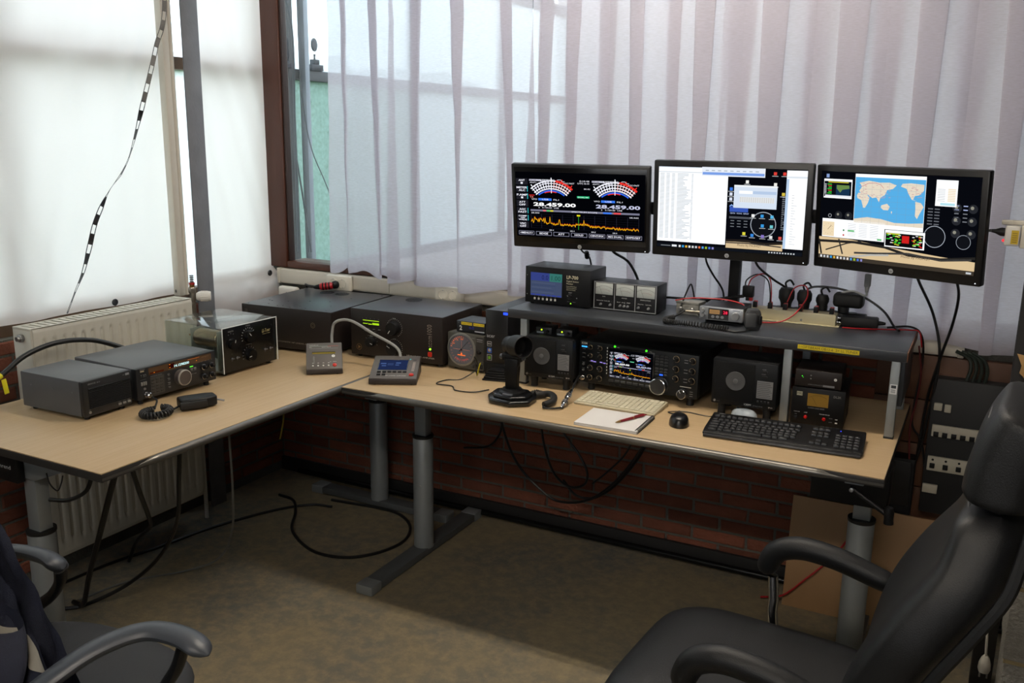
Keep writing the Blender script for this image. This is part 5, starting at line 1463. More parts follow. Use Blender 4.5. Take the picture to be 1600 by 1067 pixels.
t = thing('citizens_band_radio', 'silver fronted small radio with red channel digits on the shelf', 'radio', (1.864, -.393, ZS), 2.2)
SILV = mat('silver_front', '9fa2a6', .35, metal=.5)
MB().box((.002, .012, .016), (.143, .15, .056), .002).build('case', SATIN, t)
MB().box((0, 0, .014), (.145, .014, .058), .003).build('front_panel', SILV, t)
MB().box((.015, .03, 0), (.13, .12, .004), .001).box((.015, .03, 0), (.018, .12, .018), .001).box((.127, .03, 0), (.13, .12, .018), .001).build('bracket', BLACKP, t)
c = Canvas(); c.rect(.030, .0175, .098, .0545, ink('2c2d2f')); c.rect(.034, .036, .068, .050, emis('c89860', .6), 2)
for k in range(5): c.rect(.036, .038 + .002 * k, .066, .0387 + .002 * k, emis('7a6a50', .6), 3)
c.rect(.076, .035, .097, .052, emis('481018', .5), 2); c.text('28', .0865, .038, .010, emis('ff3858', 1.4), wd=.014, al='c', layer=3); c.rect(.112, .0515, .134, .0525, ink('222326'))
c.rect(.139, .048, .1405, .053, ink('222326')); c.build('display_print', t, (0, -.0006, 0))
for z in (.030, .047): knob(t, .013, z, .0065, .012, mat('silver_knob', 'b4b6b8', .3, metal=.7), 90, n=18)
knob(t, .121, .034, .0135, .014, mat('silver_knob', 'b4b6b8'), n=32)
for k in range(3): MB().lathe([(.005, 0), (.0045, .002), (0, .0025)], (.046 + .0155 * k, -.0002, .0265), (0, -1, 0), n=16, sx=1.2).build('button', mat('silver_knob', 'b4b6b8'), t)
MB().lathe([(.006, 0), (.006, .012), (.005, .014), (.005, .04), (.0035, .05)], (0, .012, .034), (-1, -.05, .0), n=16).build('microphone_plug', mat('nickel_warm', 'a89f8e', .3, metal=.8), t)

t = thing('radio_microphone', 'dark grey hand microphone standing against the silver fronted radio', 'microphone', (2.045, -.405, ZS), 0)
MB().prism([(-.020, 0), (.020, 0), (.026, .02), (.024, .05), (.018, .068), (-.016, .068), (-.024, .05), (-.026, .02)], 'y', -.018, .018, .005, 2).build('body', mat('mic_grey', '2e2f31', .45), t, rot=(0, 0, R(25)))
MB().box((-.028, -.026, .012), (.006, -.016, .056), .003).build('front_plate', mat('mic_plate', '4a4b4d', .45), t, rot=(0, 0, R(25)))
MB().box((.012, -.03, .02), (.024, -.012, .05), .004).build('talk_key', BLACKP, t, rot=(0, 0, R(25)))
MB().tube([(1.821, -.378, 1.086), (1.805, -.375, 1.084), (1.79, -.385, 1.072), (1.775, -.41, 1.064)], .0038, 8).build('cord_end', CABLE, t).matrix_parent_inverse = Matrix.Translation((-2.045, .405, -ZS))
MB().tube(coil_path([(1.78, -.40, 1.064), (1.765, -.435, 1.062), (1.775, -.468, 1.062), (1.81, -.474, 1.062), (1.86, -.470, 1.062), (1.93, -.478, 1.062), (1.985, -.486, 1.062)], 40, .0075, 9), .0024, 6, 0).build('coiled_cord', RUBBER, t).matrix_parent_inverse = Matrix.Translation((-2.045, .405, -ZS))
MB().tube([(1.985, -.484, 1.056), (2.01, -.488, 1.055), (2.035, -.465, 1.056), (2.043, -.435, 1.058)], .0028, 8).build('cord_end', CABLE, t).matrix_parent_inverse = Matrix.Translation((-2.045, .405, -ZS))

t = thing('swr_meter', 'small grey metal coupler box behind the coiled cord', 'box', (1.745, -.27, ZS), -8)
MB().box((0, 0, .0), (.085, .06, .045), .003).build('case', mat('grey_hammer', '7d7c76', .5, bump=.1, bscale=300), t)
MB().box((-.001, -.001, .038), (.086, .061, .047), .002).build('lid', mat('grey_hammer', '7d7c76'), t)
for x in (.02, .065): MB().lathe([(.008, 0), (.008, .01), (.006, .012), (.006, .02)], (x, -.0, .02), (0, -1, 0), n=14).build('coax_socket', STEEL, t)

# cream power distribution strip with red and black connectors
t = thing('power_strip', 'cream metal power strip with red and black connectors on top', 'power strip', (1.985, -.225, ZS), 0.9)
CRS = mat('cream_metal', 'c9bf9c', .45, var=.04)
MB().box((0, 0, .002), (.29, .062, .038), .002).build('body', CRS, t)
MB().box((-.012, -.008, 0), (.302, .07, .003), .001).build('base_flange', CRS, t)
BRP = mat('red_connector', 'b01c1c', .4)
for k in range(6):
    x = .02 + .0505 * k
    MB().box((x - .007, .016, .037), (x + .007, .024, .058), .0015).build('black_connector', BLACKP, t)
    MB().box((x - .006, .024, .037), (x + .007, .034, .060), .0015).build('red_connector', BRP, t)
for x in (.03, .18): MB().lathe([(.004, 0), (.003, .003), (0, .004)], (x, -.0, .012), (0, -1, 0), n=10).build('screw', STEEL, t)
for z in (.012, .026): MB().lathe([(.006, 0), (.006, .004), (.003, .006), (.003, .012), (0, .012)], (.29, .03, z), (1, 0, 0), n=12).build('terminal', CHROME, t)

# plug-in fuse block standing in the first connector
t = thing('fuse_holder', 'black fuse block with red and black wires above the power strip', 'fuse holder', (1.985, -.20, ZS + .058), 0)
MB().box((-.026, -.012, .012), (.012, .012, .052), .004).build('body', BLACKP, t)
MB().box((-.014, -.008, 0), (-.002, .008, .014), .002).build('neck', BLACKP, t); MB().box((-.002, -.008, 0.0), (.010, .008, .016), .002).build('red_neck', BRP, t)
RW = mat('red_wire', 'a8141c', .4)
def wire(name, label, pts, r, m, cat='cable'):
    return tag(MB().tube(pts, r, 8).build(name, m), label, cat)
wire('red_lead', 'red wire lying over the small silver fronted radio', [(1.75, -.30, 1.104), (1.80, -.27, 1.112), (1.87, -.28, 1.118), (1.93, -.27, 1.116), (1.99, -.29, 1.105), (2.0, -.30, 1.06)], .0022, RW)
wire('red_lead', 'red wire arching from the fuse block to the power strip', [(1.975, -.20, 1.155), (1.985, -.195, 1.185), (2.02, -.19, 1.205), (2.045, -.19, 1.19), (2.055, -.197, 1.15), (2.056, -.197, 1.11)], .0023, RW)
wire('black_lead', 'black wire arching beside the red wire over the power strip', [(1.965, -.20, 1.153), (1.968, -.19, 1.18), (2.0, -.18, 1.20), (2.035, -.18, 1.185), (2.052, -.205, 1.15), (2.055, -.206, 1.11)], .0023, CABLE)
wire('red_lead', 'red wire looping down in front of the cream power strip', [(2.11, -.195, 1.115), (2.13, -.19, 1.165), (2.165, -.19, 1.175), (2.175, -.20, 1.14), (2.15, -.25, 1.09), (2.11, -.275, 1.062), (2.06, -.29, 1.056), (2.03, -.30, 1.058)], .0023, RW)
wire('black_lead', 'thick black lead running behind the small silver radio', [(1.70, -.12, 1.075), (1.78, -.16, 1.085), (1.86, -.19, 1.10), (1.92, -.20, 1.115), (1.965, -.21, 1.125)], .006, CABLE)
wire('black_lead', 'black wire standing in a peak above the coupler box', [(1.765, -.28, 1.08), (1.775, -.25, 1.13), (1.785, -.24, 1.155), (1.795, -.24, 1.13), (1.80, -.24, 1.105)], .0028, CABLE)
wire('black_lead', 'black lead lying along the back of the shelf by the meters', [(1.58, -.13, 1.075), (1.70, -.12, 1.08), (1.82, -.12, 1.078), (1.9, -.125, 1.064)], .0045, CABLE)

# black mains block with plugs behind the cream strip
t = thing('mains_block', 'black mains socket block behind the cream power strip', 'mains block', (2.03, -.155, ZS), 0)
MB().box((0, 0, 0), (.33, .042, .035), .004).build('body', BLACKP, t)
for k in range(5): MB().lathe([(.019, 0), (.019, .002), (.016, .003), (0, .002)], (.05 + .058 * k, .021, .035), n=20).build('outlet', BLACK, t)
for x, h, r, lab in ((2.095, .066, .027, 'round black plug standing nearest the fuse block'), (2.155, .062, .025, 'round black plug second from the fuse block'), (2.215, .052, .022, 'short black plug between the round plugs and the large adapter')):
    p = thing('black_plug', lab, 'plug', (x, -.133, ZS + .0375), 0)
    MB().lathe([(.018, 0), (.019, .012), (r * .8, .020), (r, .030), (r, h - .012), (r * .75, h), (0, h + .001)], n=20).build('body', RUBBER, p)
    MB().tube([(0, .0, h - .004), (-.006, 0, h + .016), (.008, .004, h + .026), (.02, .01, h + .01)], .0035, 8).build('cord', CABLE, p)
p = thing('power_adapter', 'large black wall adapter at the right end of the mains block', 'adapter', (2.285, -.133, ZS + .0375), 0)
MB().box((-.034, -.03, .018), (.064, .03, .066), .014, 3).build('body', RUBBER, p); MB().lathe([(.018, 0), (.019, .02)], n=18).build('plug_base', RUBBER, p)
p = thing('power_brick', 'flat black power brick lying beside the cream strip end', 'adapter', (2.29, -.20, ZS), 4)
MB().box((0, 0, 0), (.115, .05, .034), .006, 2).build('body', RUBBER, p); MB().lathe([(.008, 0), (.006, .014), (.004, .022)], (.115, .025, .017), (1, 0, 0), n=12).build('strain_relief', RUBBER, p)
wire('black_lead', 'black cable arching from the plugs down to the shelf end', [(2.16, -.13, 1.155), (2.19, -.125, 1.166), (2.26, -.12, 1.165), (2.34, -.12, 1.145), (2.41, -.13, 1.105), (2.45, -.16, 1.062), (2.47, -.20, 1.057)], .004, CABLE)
wire('white_lead', 'white video cable hanging below the right monitor', [(2.25, -.14, 1.12), (2.27, -.14, 1.15), (2.31, -.15, 1.165), (2.352, -.16, 1.155), (2.357, -.17, 1.17)], .0035, mat('grey_white_cable', 'a8a8a6', .5))
p = thing('video_plug', 'pale grey video plug under the right monitor', 'plug', (2.357, -.172, 1.168), 0)
MB().box((-.010, -.010, .018), (.010, .010, .062), .004).build('shell', mat('plug_grey', '8f8f8f', .45), p); MB().lathe([(.005, 0), (.008, .02)], n=12).build('strain_relief', mat('plug_grey', '8f8f8f'), p)
wire('red_lead', 'red and black wire lying flat along the right shelf end', [(2.30, -.24, 1.056), (2.36, -.22, 1.055), (2.43, -.19, 1.055), (2.50, -.165, 1.056), (2.528, -.155, 1.05), (2.54, -.15, 1.0)], .0022, RW)

# ------------------------------------------------------------------ three monitors on one stand
MBK = mat('monitor_black', '0f0f11', .4, var=.08)
def monitor(label, loc, rz, tilt, w, h, bz, bb):
    t = thing('computer_monitor', label, 'monitor', loc, rz)
    t.rotation_euler = (R(tilt), 0, R(rz))
    MB().box((-w / 2, 0, -h / 2), (w / 2, .03, h / 2), .005).build('bezel', MBK, t)
    MB().prism([(-w / 2 + .03, -h / 2 + .03), (w / 2 - .03, -h / 2 + .03), (w / 2 - .03, h / 2 - .03), (-w / 2 + .03, h / 2 - .03)], 'y', .028, .05, .008).build('rear_cover', MBK, t)
    MB().box((-w / 2 + bz - .001, -.0012, -h / 2 + bb - .001), (w / 2 - bz + .001, .0, h / 2 - bz + .001), .0003).build('screen_glass', mat('screen_black', '060608', .18), t)
    c = Canvas(); c.disc(0, -h / 2 + bb * .48, .0075, ink('a8aaac'), 1, 24); c.text('hp', 0, -h / 2 + bb * .48 - .003, .0062, ink('1c1c1e'), wd=.0085, al='c', layer=3, shear=.2)
    c.build('badge', t, (0, -.0006, 0))
    lampdot(t, w / 2 - .014, -h / 2 + bb * .3, 'f0f4ff', .0015, 2.0)
    return t, (-w / 2 + bz, -h / 2 + bb, w / 2 - bz, h / 2 - bz)
# left: radio scope
t, s = monitor('left of three monitors, black radio scope display with two meters', (1.394, -.34, 1.407), 7.6, 8.3, .505, .305, .012, .024)
c = Canvas(); radio_screen(c, s[0] + .004, s[1] + .018, s[2] - .004, s[3] - .016); c.build('screen_image', t, (0, -.0014, 0))
# middle: desktop with white log window
t, s = monitor('middle of three monitors, large white log window on its screen', (1.918, -.303, 1.419), -.8, 3.5, .53, .326, .019, .031)
c = Canvas(); x0, y0, x1, y1 = s; W, H = x1 - x0, y1 - y0
X = lambda u: x0 + W * u
Y = lambda v: y1 - H * v
rnd = random.Random(11)
DK, LT, WHs, TX, SKY_ = emis('0b0d14', .7), emis('eef4fa'), emis('fbfdff', 1.1), emis('a4b0bc'), emis('bcd4f0')
def radio_photo(c, X, Y, W, kx, ky, kr, seed):
    """desktop picture: dark radio front with dial, keys, lit texts and a pale table below"""
    r = random.Random(seed)
    c.disc(X(kx), Y(ky), W * kr, emis('b8c0cc', .8), 2, 30, W * kr * .94); c.disc(X(kx), Y(ky), W * kr * .93, emis('16181e', .7), 2, 30)
c.rect(x0, y0, x1, y1, DK, 0)
c.rect(X(.49), Y(.965), X(.87), Y(.88), emis('d9bf96'), 1); c.line([(X(.49), Y(.87)), (X(.62), Y(.86)), (X(.75), Y(.885)), (X(.87), Y(.865))], .008, emis('2a2420', .8), 2); c.line([(X(.49), Y(.895)), (X(.66), Y(.89)), (X(.86), Y(.91))], .004, emis('4a4440', .8), 3)
c.text('Photo by PA3HGT', X(.57), Y(.93), .008, emis('6a5a48'), wd=W * .16, layer=3)
radio_photo(c, X, Y, W, .735, .655, .085, 1)
c.rect(X(.505), Y(.52), X(.63), Y(.46), emis('3a5ab8'), 2); c.line([(X(.505 + .004 * k), Y(.46 - r)) for k, r in enumerate([.0, .02, .005, .03, .01, .02, .0, .025, .01, .03, .005, .02, .01, .03, .0, .02, .01, .03, .02, .005, .02, .0, .02, .01, .0, .015, .02, .01, .0, .01, .0])], .002, emis('8ab0f0'), 3)
for k in range(3): c.text(('CENT/FIX', 'M/S DUAL', 'EXPD/SET')[k], X(.51 + .045 * k), Y(.545), .0045, emis('c8d8ff'), wd=W * .036, layer=3)
c.rect(X(.505), Y(.60), X(.65), Y(.575), emis('5a5e66', .8), 2)
for r_ in range(3):
    for q in range(3): c.rect(X(.515 + .045 * q), Y(.63 + .035 * r_), X(.54 + .045 * q), Y(.622 + .035 * r_), emis('8a9098', .8), 2)
for k in range(18): c.rect(X(.85), Y(.33 + .022 * k), X(.85 + rnd.uniform(.008, .022)), Y(.322 + .022 * k), emis('9aa0a8', .8), 2)
for x, v, cl in ((.615, .16, 'f4f4f0'), (.80, .18, 'f0f0ea'), (.795, .055, 'e04038'), (.855, .055, 'e04038'), (.855, .29, 'd8c048'), (.725, .555, '3a9ae0'), (.79, .56, '58b8e8'), (.73, .67, '3a9ae0'), (.79, .675, '70c8d0'), (.61, .775, 'e0d840'), (.665, .79, '3a8ae0'), (.735, .795, '8a78c8'), (.79, .80, 'e8e8e8'), (.85, .805, 'e05850'), (.665, .555, 'f0f0f0'), (.51, .25, '3a78e0'), (.51, .31, 'd8e0f0'), (.51, .37, 'd8e0f0')):
    c.rect(X(x - .010), Y(v + .018), X(x + .010), Y(v - .018), emis(cl), 3); c.rect(X(x - .02), Y(v + .032), X(x + .02), Y(v + .026), emis('d8dce0', .8), 3)
c.rect(X(0), Y(.925), X(.485), Y(.008), WHs, 4); c.rect(X(0), Y(.02), X(.485), Y(.008), emis('e6eef6'), 5); c.rect(X(0), Y(.075), X(.485), Y(.065), emis('d4dce4'), 5)
for k in range(46):
    v = .095 + k * .0175
    for u, wd in ((.012, .03), (.055, .025), (.095, .022), (.135, rnd.uniform(.04, .1)), (.235, .012)):
        c.rect(X(u), Y(v), X(u + wd), Y(v - .006), TX if u < .2 or u > .2 else TX, 5)
c.rect(X(.305), Y(.105), X(.73), Y(.0), emis('eaf0fa'), 6); c.rect(X(.31), Y(.09), X(.725), Y(.06), emis('7aa0e8'), 7)
for k in range(9): c.rect(X(.33 + .042 * k), Y(.045), X(.352 + .042 * k), Y(.035), TX, 7)
c.rect(X(.53), Y(.47), X(.815), Y(.20), emis('d8e4f4'), 6); c.rect(X(.53), Y(.22), X(.815), Y(.20), emis('f4f8fc'), 7); c.rect(X(.565), Y(.30), X(.655), Y(.265), WHs, 7); c.rect(X(.655), Y(.30), X(.81), Y(.265), emis('b8cce8'), 7); c.rect(X(.57), Y(.40), X(.80), Y(.335), emis('e8ecf0'), 7)
for r_ in range(4):
    for q in range(16): c.rect(X(.572 + .0143 * q), Y(.35 + .015 * r_), X(.581 + .0143 * q), Y(.344 + .015 * r_), emis('c0b8a8'), 8)
c.rect(X(.87), Y(.925), X(1), Y(.012), WHs, 5); c.rect(X(.87), Y(.925), X(.887), Y(.11), emis('b8d0ec'), 6); c.rect(X(.872), Y(.10), X(1), Y(.08), emis('dfe7ef'), 6)
for k in range(20): c.rect(X(.91), Y(.3 + .03 * k), X(.91 + rnd.uniform(.01, .04)), Y(.294 + .03 * k), emis('c8ccd0'), 6)
c.rect(X(0), Y(1), X(1), Y(.958), emis('141820', .8), 9); c.rect(X(.11), Y(.99), X(.145), Y(.965), emis('e8ecf0'), 10); c.rect(X(.03), Y(.984), X(.10), Y(.976), emis('8a8e94'), 10)
for k, cl in enumerate(('e8e8e8', '3aa0e0', 'e0b040', 'e8e8e8', 'd8d8d8', 'c8ccd0', 'e07048', '58a0e0', '98b838', '4a78d8', '8888c8')): c.rect(X(.16 + .0235 * k), Y(.992), X(.174 + .0235 * k), Y(.965), emis(cl), 10)
for k in range(10): c.rect(X(.78 + .018 * k), Y(.988), X(.79 + .018 * k), Y(.972), emis('c8ccd0'), 10)
c.build('screen_image', t, (0, -.0014, 0))

# right: world map
t, s = monitor('right of three monitors, blue world map window on its screen', (2.435, -.375, 1.417), -22.3, 4.7, .53, .326, .019, .031)
c = Canvas(); x0, y0, x1, y1 = s; W, H = x1 - x0, y1 - y0
c.rect(x0, y0, x1, y1, DK, 0)
c.poly([(X(0), Y(.955)), (X(1), Y(.955)), (X(1), Y(.86)), (X(.8), Y(.84)), (X(.5), Y(.80)), (X(.2), Y(.75)), (X(0), Y(.75))], emis('dcc298'), 1)
for pts, wd, cl in (([(.0, .80), (.25, .78), (.45, .80), (.6, .86), (.8, .87), (1, .82)], .008, '2a2826'), ([(.25, .90), (.4, .88), (.6, .845), (.8, .88), (.98, .84)], .006, '4c4a48'), ([(.05, .90), (.2, .80), (.3, .76)], .004, '3a3836'), ([(.14, .76), (.17, .93)], .005, '3a3836'), ([(.0, .78), (.02, .95)], .006, '2a2826'), ([(.22, .955), (.36, .905), (.48, .885)], .006, 'd0ccc4')):
    c.line([(X(a), Y(b)) for a, b in pts], wd, emis(cl, .8), 2)
c.text('Photo by PA3HGT', X(.56), Y(.895), .008, emis('6a5a48'), wd=W * .18, layer=3)
radio_photo(c, X, Y, W, .755, .635, .065, 2); radio_photo(c, X, Y, W, .925, .665, .042, 3)
for v in (.32, .45, .58):
    for u in (.875, .965): c.disc(X(u), Y(v), .013, emis('2c2e34', .8), 2, 16); c.disc(X(u - .005), Y(v - .01), .005, emis('a8a698', .7), 3, 10)
for v in (.5, .56, .5): c.disc(X(.07), Y(v), .006, emis('b8bcc4', .8), 2, 12, .0045)
for u, v in ((.13, .49), (.2, .49), (.13, .6), (.2, .6)): c.disc(X(u), Y(v), .013, emis('26282e', .8), 2, 16); c.disc(X(u - .004), Y(v - .01), .004, emis('a8a698', .7), 3, 10)
for r_ in range(6):
    for q in range(2): c.rect(X(.705 + .04 * q), Y(.35 + .032 * r_), X(.735 + .04 * q), Y(.338 + .032 * r_), emis('70747c', .8), 2)
for k in range(10): c.rect(X(.86 + .05 * (k % 2)), Y(.30 + .04 * (k // 2)), X(.885 + .05 * (k % 2)), Y(.29 + .04 * (k // 2)), emis('b8c4f0' if k < 4 else '80848c', .9), 2)
# map window
mx0, mx1, my0, my1 = .235, .685, .015, .60
c.rect(X(mx0), Y(my1), X(mx1), Y(my0), WHs, 4); c.rect(X(mx0 + .002), Y(my1 - .045), X(mx1 - .002), Y(my0 + .035), emis('58b0e8'), 5)
mu = lambda u: X(mx0 + .002 + (mx1 - mx0 - .004) * u)
mv = lambda v: Y(my0 + .035 + (my1 - my0 - .08) * v)
LAND = emis('e8dcc8')
for pl in ([(.06, .12), (.2, .07), (.36, .1), (.5, .09), (.6, .14), (.55, .22), (.47, .25), (.44, .36), (.38, .42), (.36, .52), (.32, .42), (.26, .44), (.2, .38), (.1, .36), (.06, .3), (.1, .2)],
           [(.05, .34), (.16, .34), (.22, .44), (.2, .55), (.16, .66), (.13, .66), (.1, .5), (.04, .46), (.03, .4)], [(.4, .58), (.48, .54), (.52, .6), (.5, .68), (.43, .68), (.39, .63)],
           [(.68, .1), (.8, .08), (.98, .1), (.98, .22), (.92, .32), (.86, .34), (.84, .42), (.9, .45), (.82, .42), (.77, .3), (.74, .2), (.66, .16)], [(.87, .46), (.95, .48), (.99, .56), (.95, .68), (.91, .82), (.88, .76), (.88, .6)],
           [(.0, .92), (.2, .86), (.4, .88), (.6, .94), (.8, .93), (1, .9), (1, 1), (0, 1)], [(.54, .7), (.56, .7), (.55, .76)]):
    c.poly([(mu(a), mv(b)) for a, b in pl], LAND, 6)
for k in range(1, 8): c.rect(mu(k / 8) - .0002, mv(1), mu(k / 8) + .0002, mv(0), emis('88a8c0', .8), 7); c.rect(mu(0), mv(k / 8) - .0002, mu(1), mv(k / 8) + .0002, emis('88a8c0', .8), 7)
for k in range(60):
    a, b = rnd.uniform(.05, .5), rnd.uniform(.12, .45)
    if k % 3 == 0: a, b = rnd.uniform(.76, .95), rnd.uniform(.14, .4)
    c.rect(mu(a), mv(b), mu(a) + .006, mv(b) + .0012, emis('c89aa0'), 8)
c.line([(mu(a), mv(b)) for a, b in ((.1, .2), (.2, .12), (.3, .11), (.38, .15), (.42, .22))], .0012, emis('d06a78'), 8)
# small windows
c.rect(X(.02), Y(.30), X(.215), Y(.085), WHs, 4); c.rect(X(.022), Y(.285), X(.21), Y(.11), emis('10141c', .8), 5); c.rect(X(.105), Y(.27), X(.2), Y(.15), emis('1c3a58', .8), 6)
c.poly([(X(.11), Y(.15)), (X(.195), Y(.15)), (X(.198), Y(.185)), (X(.15), Y(.20)), (X(.135), Y(.235)), (X(.11), Y(.19))], emis('6a8a4a'), 7); c.rect(X(.03), Y(.285), X(.21), Y(.265), emis('e8ecf4'), 7); c.rect(X(.05), Y(.125), X(.19), Y(.115), emis('d8c838'), 6)
for k in range(7): c.rect(X(.045 + .004 * (k % 3)), Y(.15 + .017 * k), X(.075), Y(.14 + .017 * k), emis(('38c838', 'c83830', '38c838')[k % 3]), 6); c.rect(X(.025), Y(.15 + .017 * k), X(.038), Y(.142 + .017 * k), emis('d0d4d8'), 6)
c.rect(X(.035), Y(.07), X(.055), Y(.03), emis('88a0d0'), 4)
c.rect(X(.745), Y(.31), X(.87), Y(.04), WHs, 4); c.rect(X(.775), Y(.30), X(.86), Y(.275), emis('b8e4f0'), 5)
for k in range(8): c.rect(X(.755), Y(.14 + .017 * k), X(.80), Y(.134 + .017 * k), emis('c8ccd0'), 5); c.rect(X(.815), Y(.14 + .017 * k), X(.86), Y(.128 + .017 * k), emis('f4e4c8'), 5)
c.rect(X(.02), Y(.745), X(.445), Y(.535), WHs, 6); c.rect(X(.022), Y(.735), X(.105), Y(.57), emis('f0dcb8'), 7); c.line([(X(.06), Y(.66)), (X(.085), Y(.61))], .0012, emis('402820'), 8)
for k in range(12): a = R(30 * k); c.rect(X(.063) + .016 * cos(a) - .0006, Y(.652) + .016 * sin(a) - .0006, X(.063) + .016 * cos(a) + .0006, Y(.652) + .016 * sin(a) + .0006, emis('806050'), 8)
for r_ in range(8):
    for q in range(3): c.rect(X(.20 + .075 * q), Y(.58 + .019 * r_), X(.255 + .075 * q), Y(.575 + .019 * r_), emis('c8ccd2'), 7)
c.rect(X(.2), Y(.665), X(.245), Y(.645), emis('70c080'), 8); c.rect(X(.40), Y(.735), X(.43), Y(.715), emis('70c080'), 8); c.disc(X(.172), Y(.71), .003, emis('c84040'), 8); c.disc(X(.172), Y(.655), .003, emis('408050'), 8)
c.rect(X(.45), Y(.79), X(.70), Y(.605), WHs, 7); c.rect(X(.455), Y(.78), X(.69), Y(.635), emis('0c0c10', .8), 8); c.rect(X(.56), Y(.735), X(.605), Y(.655), emis('d02020'), 9)
for k in range(26): a, b = rnd.uniform(.46, .545), rnd.uniform(.65, .77); c.rect(X(a), Y(b), X(a + .015), Y(b - .010), emis(('38c838', 'd8d838', 'e8e8e8', '38c838')[k % 4]), 9)
for k in range(26): a, b = rnd.uniform(.615, .675), rnd.uniform(.65, .77); c.rect(X(a), Y(b), X(a + .014), Y(b - .010), emis(('38c838', 'e8e8e8', 'd8d838', 'd02020')[k % 4]), 9)
c.rect(X(.46), Y(.65), X(.545), Y(.638), emis('d8d838'), 9); c.rect(X(.455), Y(.79), X(.69), Y(.778), WHs, 9)
c.rect(X(0), Y(1), X(1), Y(.955), emis('4a4238', .7), 9)
for k, cl in enumerate(('e8e8e8', 'c8ccd0', 'c8ccd0', '3aa0e0', 'e0b040', 'e8e8e8', 'd8d8d8', 'c8ccd0', 'e8e0d8', '58a0e0', '98b838', '4a78d8', '8888c8')): c.rect(X(.015 + .0235 * k), Y(.99), X(.028 + .0235 * k), Y(.963), emis(cl), 10)
c.rect(X(.955), Y(.988), X(.985), Y(.968), emis('c8ccd0'), 10)
c.build('screen_image', t, (0, -.0014, 0))

t = thing('monitor_stand', 'black post with a cross arm carrying the three monitors', 'stand', (1.925, -.185, ZS), 0)
MB().box((-.085, -.03, 0), (.035, .05, .008), .003).build('base_plate', BLACKP, t)
MB().box((-.018, -.018, .008), (.018, .018, .44), .004).build('post', BLACKP, t)
for a, b, nm in (((0, -.02, .36), (-.30, -.045, .36), 'arm'), ((-.30, -.045, .36), (-.525, -.075, .355), 'arm'), ((0, -.02, .36), (.30, -.05, .36), 'arm'), ((.30, -.05, .36), (.50, -.125, .36), 'arm')):
    a, b = Vector(a), Vector(b); d = b - a
    MB().box((0, -.008, -.022), (d.length, .008, .022), .003).build(nm, BLACKP, t, a, (0, 0, math.atan2(d.y, d.x)))
MB().lathe([(.024, -.03), (.024, .03)], (0, 0, .36), n=20).build('clamp', BLACKP, t)
for x, y, rz in ((-.525, -.085, 7.6), (-.007, -.045, -.8), (.492, -.128, -22)):
    MB().box((-.05, -.012, -.05), (.05, .0, .05), .002).build('mount_plate', BLACKP, t, (x, y, .36), (0, 0, R(rz)))

# cables of the monitors
wire('monitor_cable', 'black cable with a ferrite bead below the left monitor', [(1.375, -.275, 1.30), (1.375, -.265, 1.25), (1.376, -.19, 1.215), (1.38, -.165, 1.15), (1.39, -.16, 1.062)], .0035, CABLE)
fb = thing('ferrite_bead', 'small black ferrite bead on the left monitor cable', 'bead', (1.3765, -.21, 1.212), 0)
MB().lathe([(.006, 0), (.009, .004), (.009, .026), (.006, .03)], (0, 0, 0), (0, -.35, 1), n=14).build('shell', BLACKP, fb); MB().box((-.009, -.009, .012), (.009, .005, .016), .001).build('clip', BLACK, fb)
wire('monitor_cable', 'thick black cable hanging from the left monitor behind the meters', [(1.49, -.275, 1.28), (1.50, -.26, 1.25), (1.535, -.2, 1.21), (1.565, -.17, 1.14), (1.575, -.165, 1.065)], .005, CABLE)
wire('monitor_cable', 'thin black cable hanging left of the stand post', [(1.835, -.255, 1.29), (1.835, -.24, 1.24), (1.85, -.2, 1.19), (1.88, -.165, 1.13), (1.885, -.16, 1.07)], .0035, CABLE)
wire('monitor_cable', 'black cable slanting from the middle monitor to the plugs', [(2.0, -.255, 1.29), (2.01, -.24, 1.24), (2.05, -.18, 1.19), (2.09, -.15, 1.16)], .004, CABLE)
wire('monitor_cable', 'black cable hanging far below the right monitor', [(2.50, -.325, 1.285), (2.515, -.24, 1.225), (2.560, -.125, 1.11), (2.592, -.11, .99), (2.592, -.10, .877), (2.58, -.09, .766), (2.57, -.08, .652), (2.54, -.07, .50)], .0045, CABLE)
wire('monitor_cable', 'black cable crossing the other at the right desk end', [(2.61, -.365, 1.285), (2.63, -.25, 1.20), (2.622, -.14, 1.09), (2.602, -.12, .99), (2.585, -.1, .90), (2.57, -.06, .80), (2.56, -.06, .6)], .0045, CABLE)
wire('black_lead', 'black cable looping down off the right shelf end', [(2.43, -.17, 1.058), (2.50, -.14, 1.062), (2.535, -.12, 1.03), (2.545, -.1, .94), (2.535, -.09, .81), (2.535, -.08, .714), (2.57, -.08, .655), (2.60, -.08, .5)], .0035, CABLE)
wire('red_lead', 'dark red cable hanging beside the right desk end', [(2.53, -.13, 1.0), (2.545, -.11, .90), (2.54, -.1, .80), (2.53, -.1, .70), (2.55, -.1, .5)], .003, mat('dark_red_wire', '5a1418', .5))

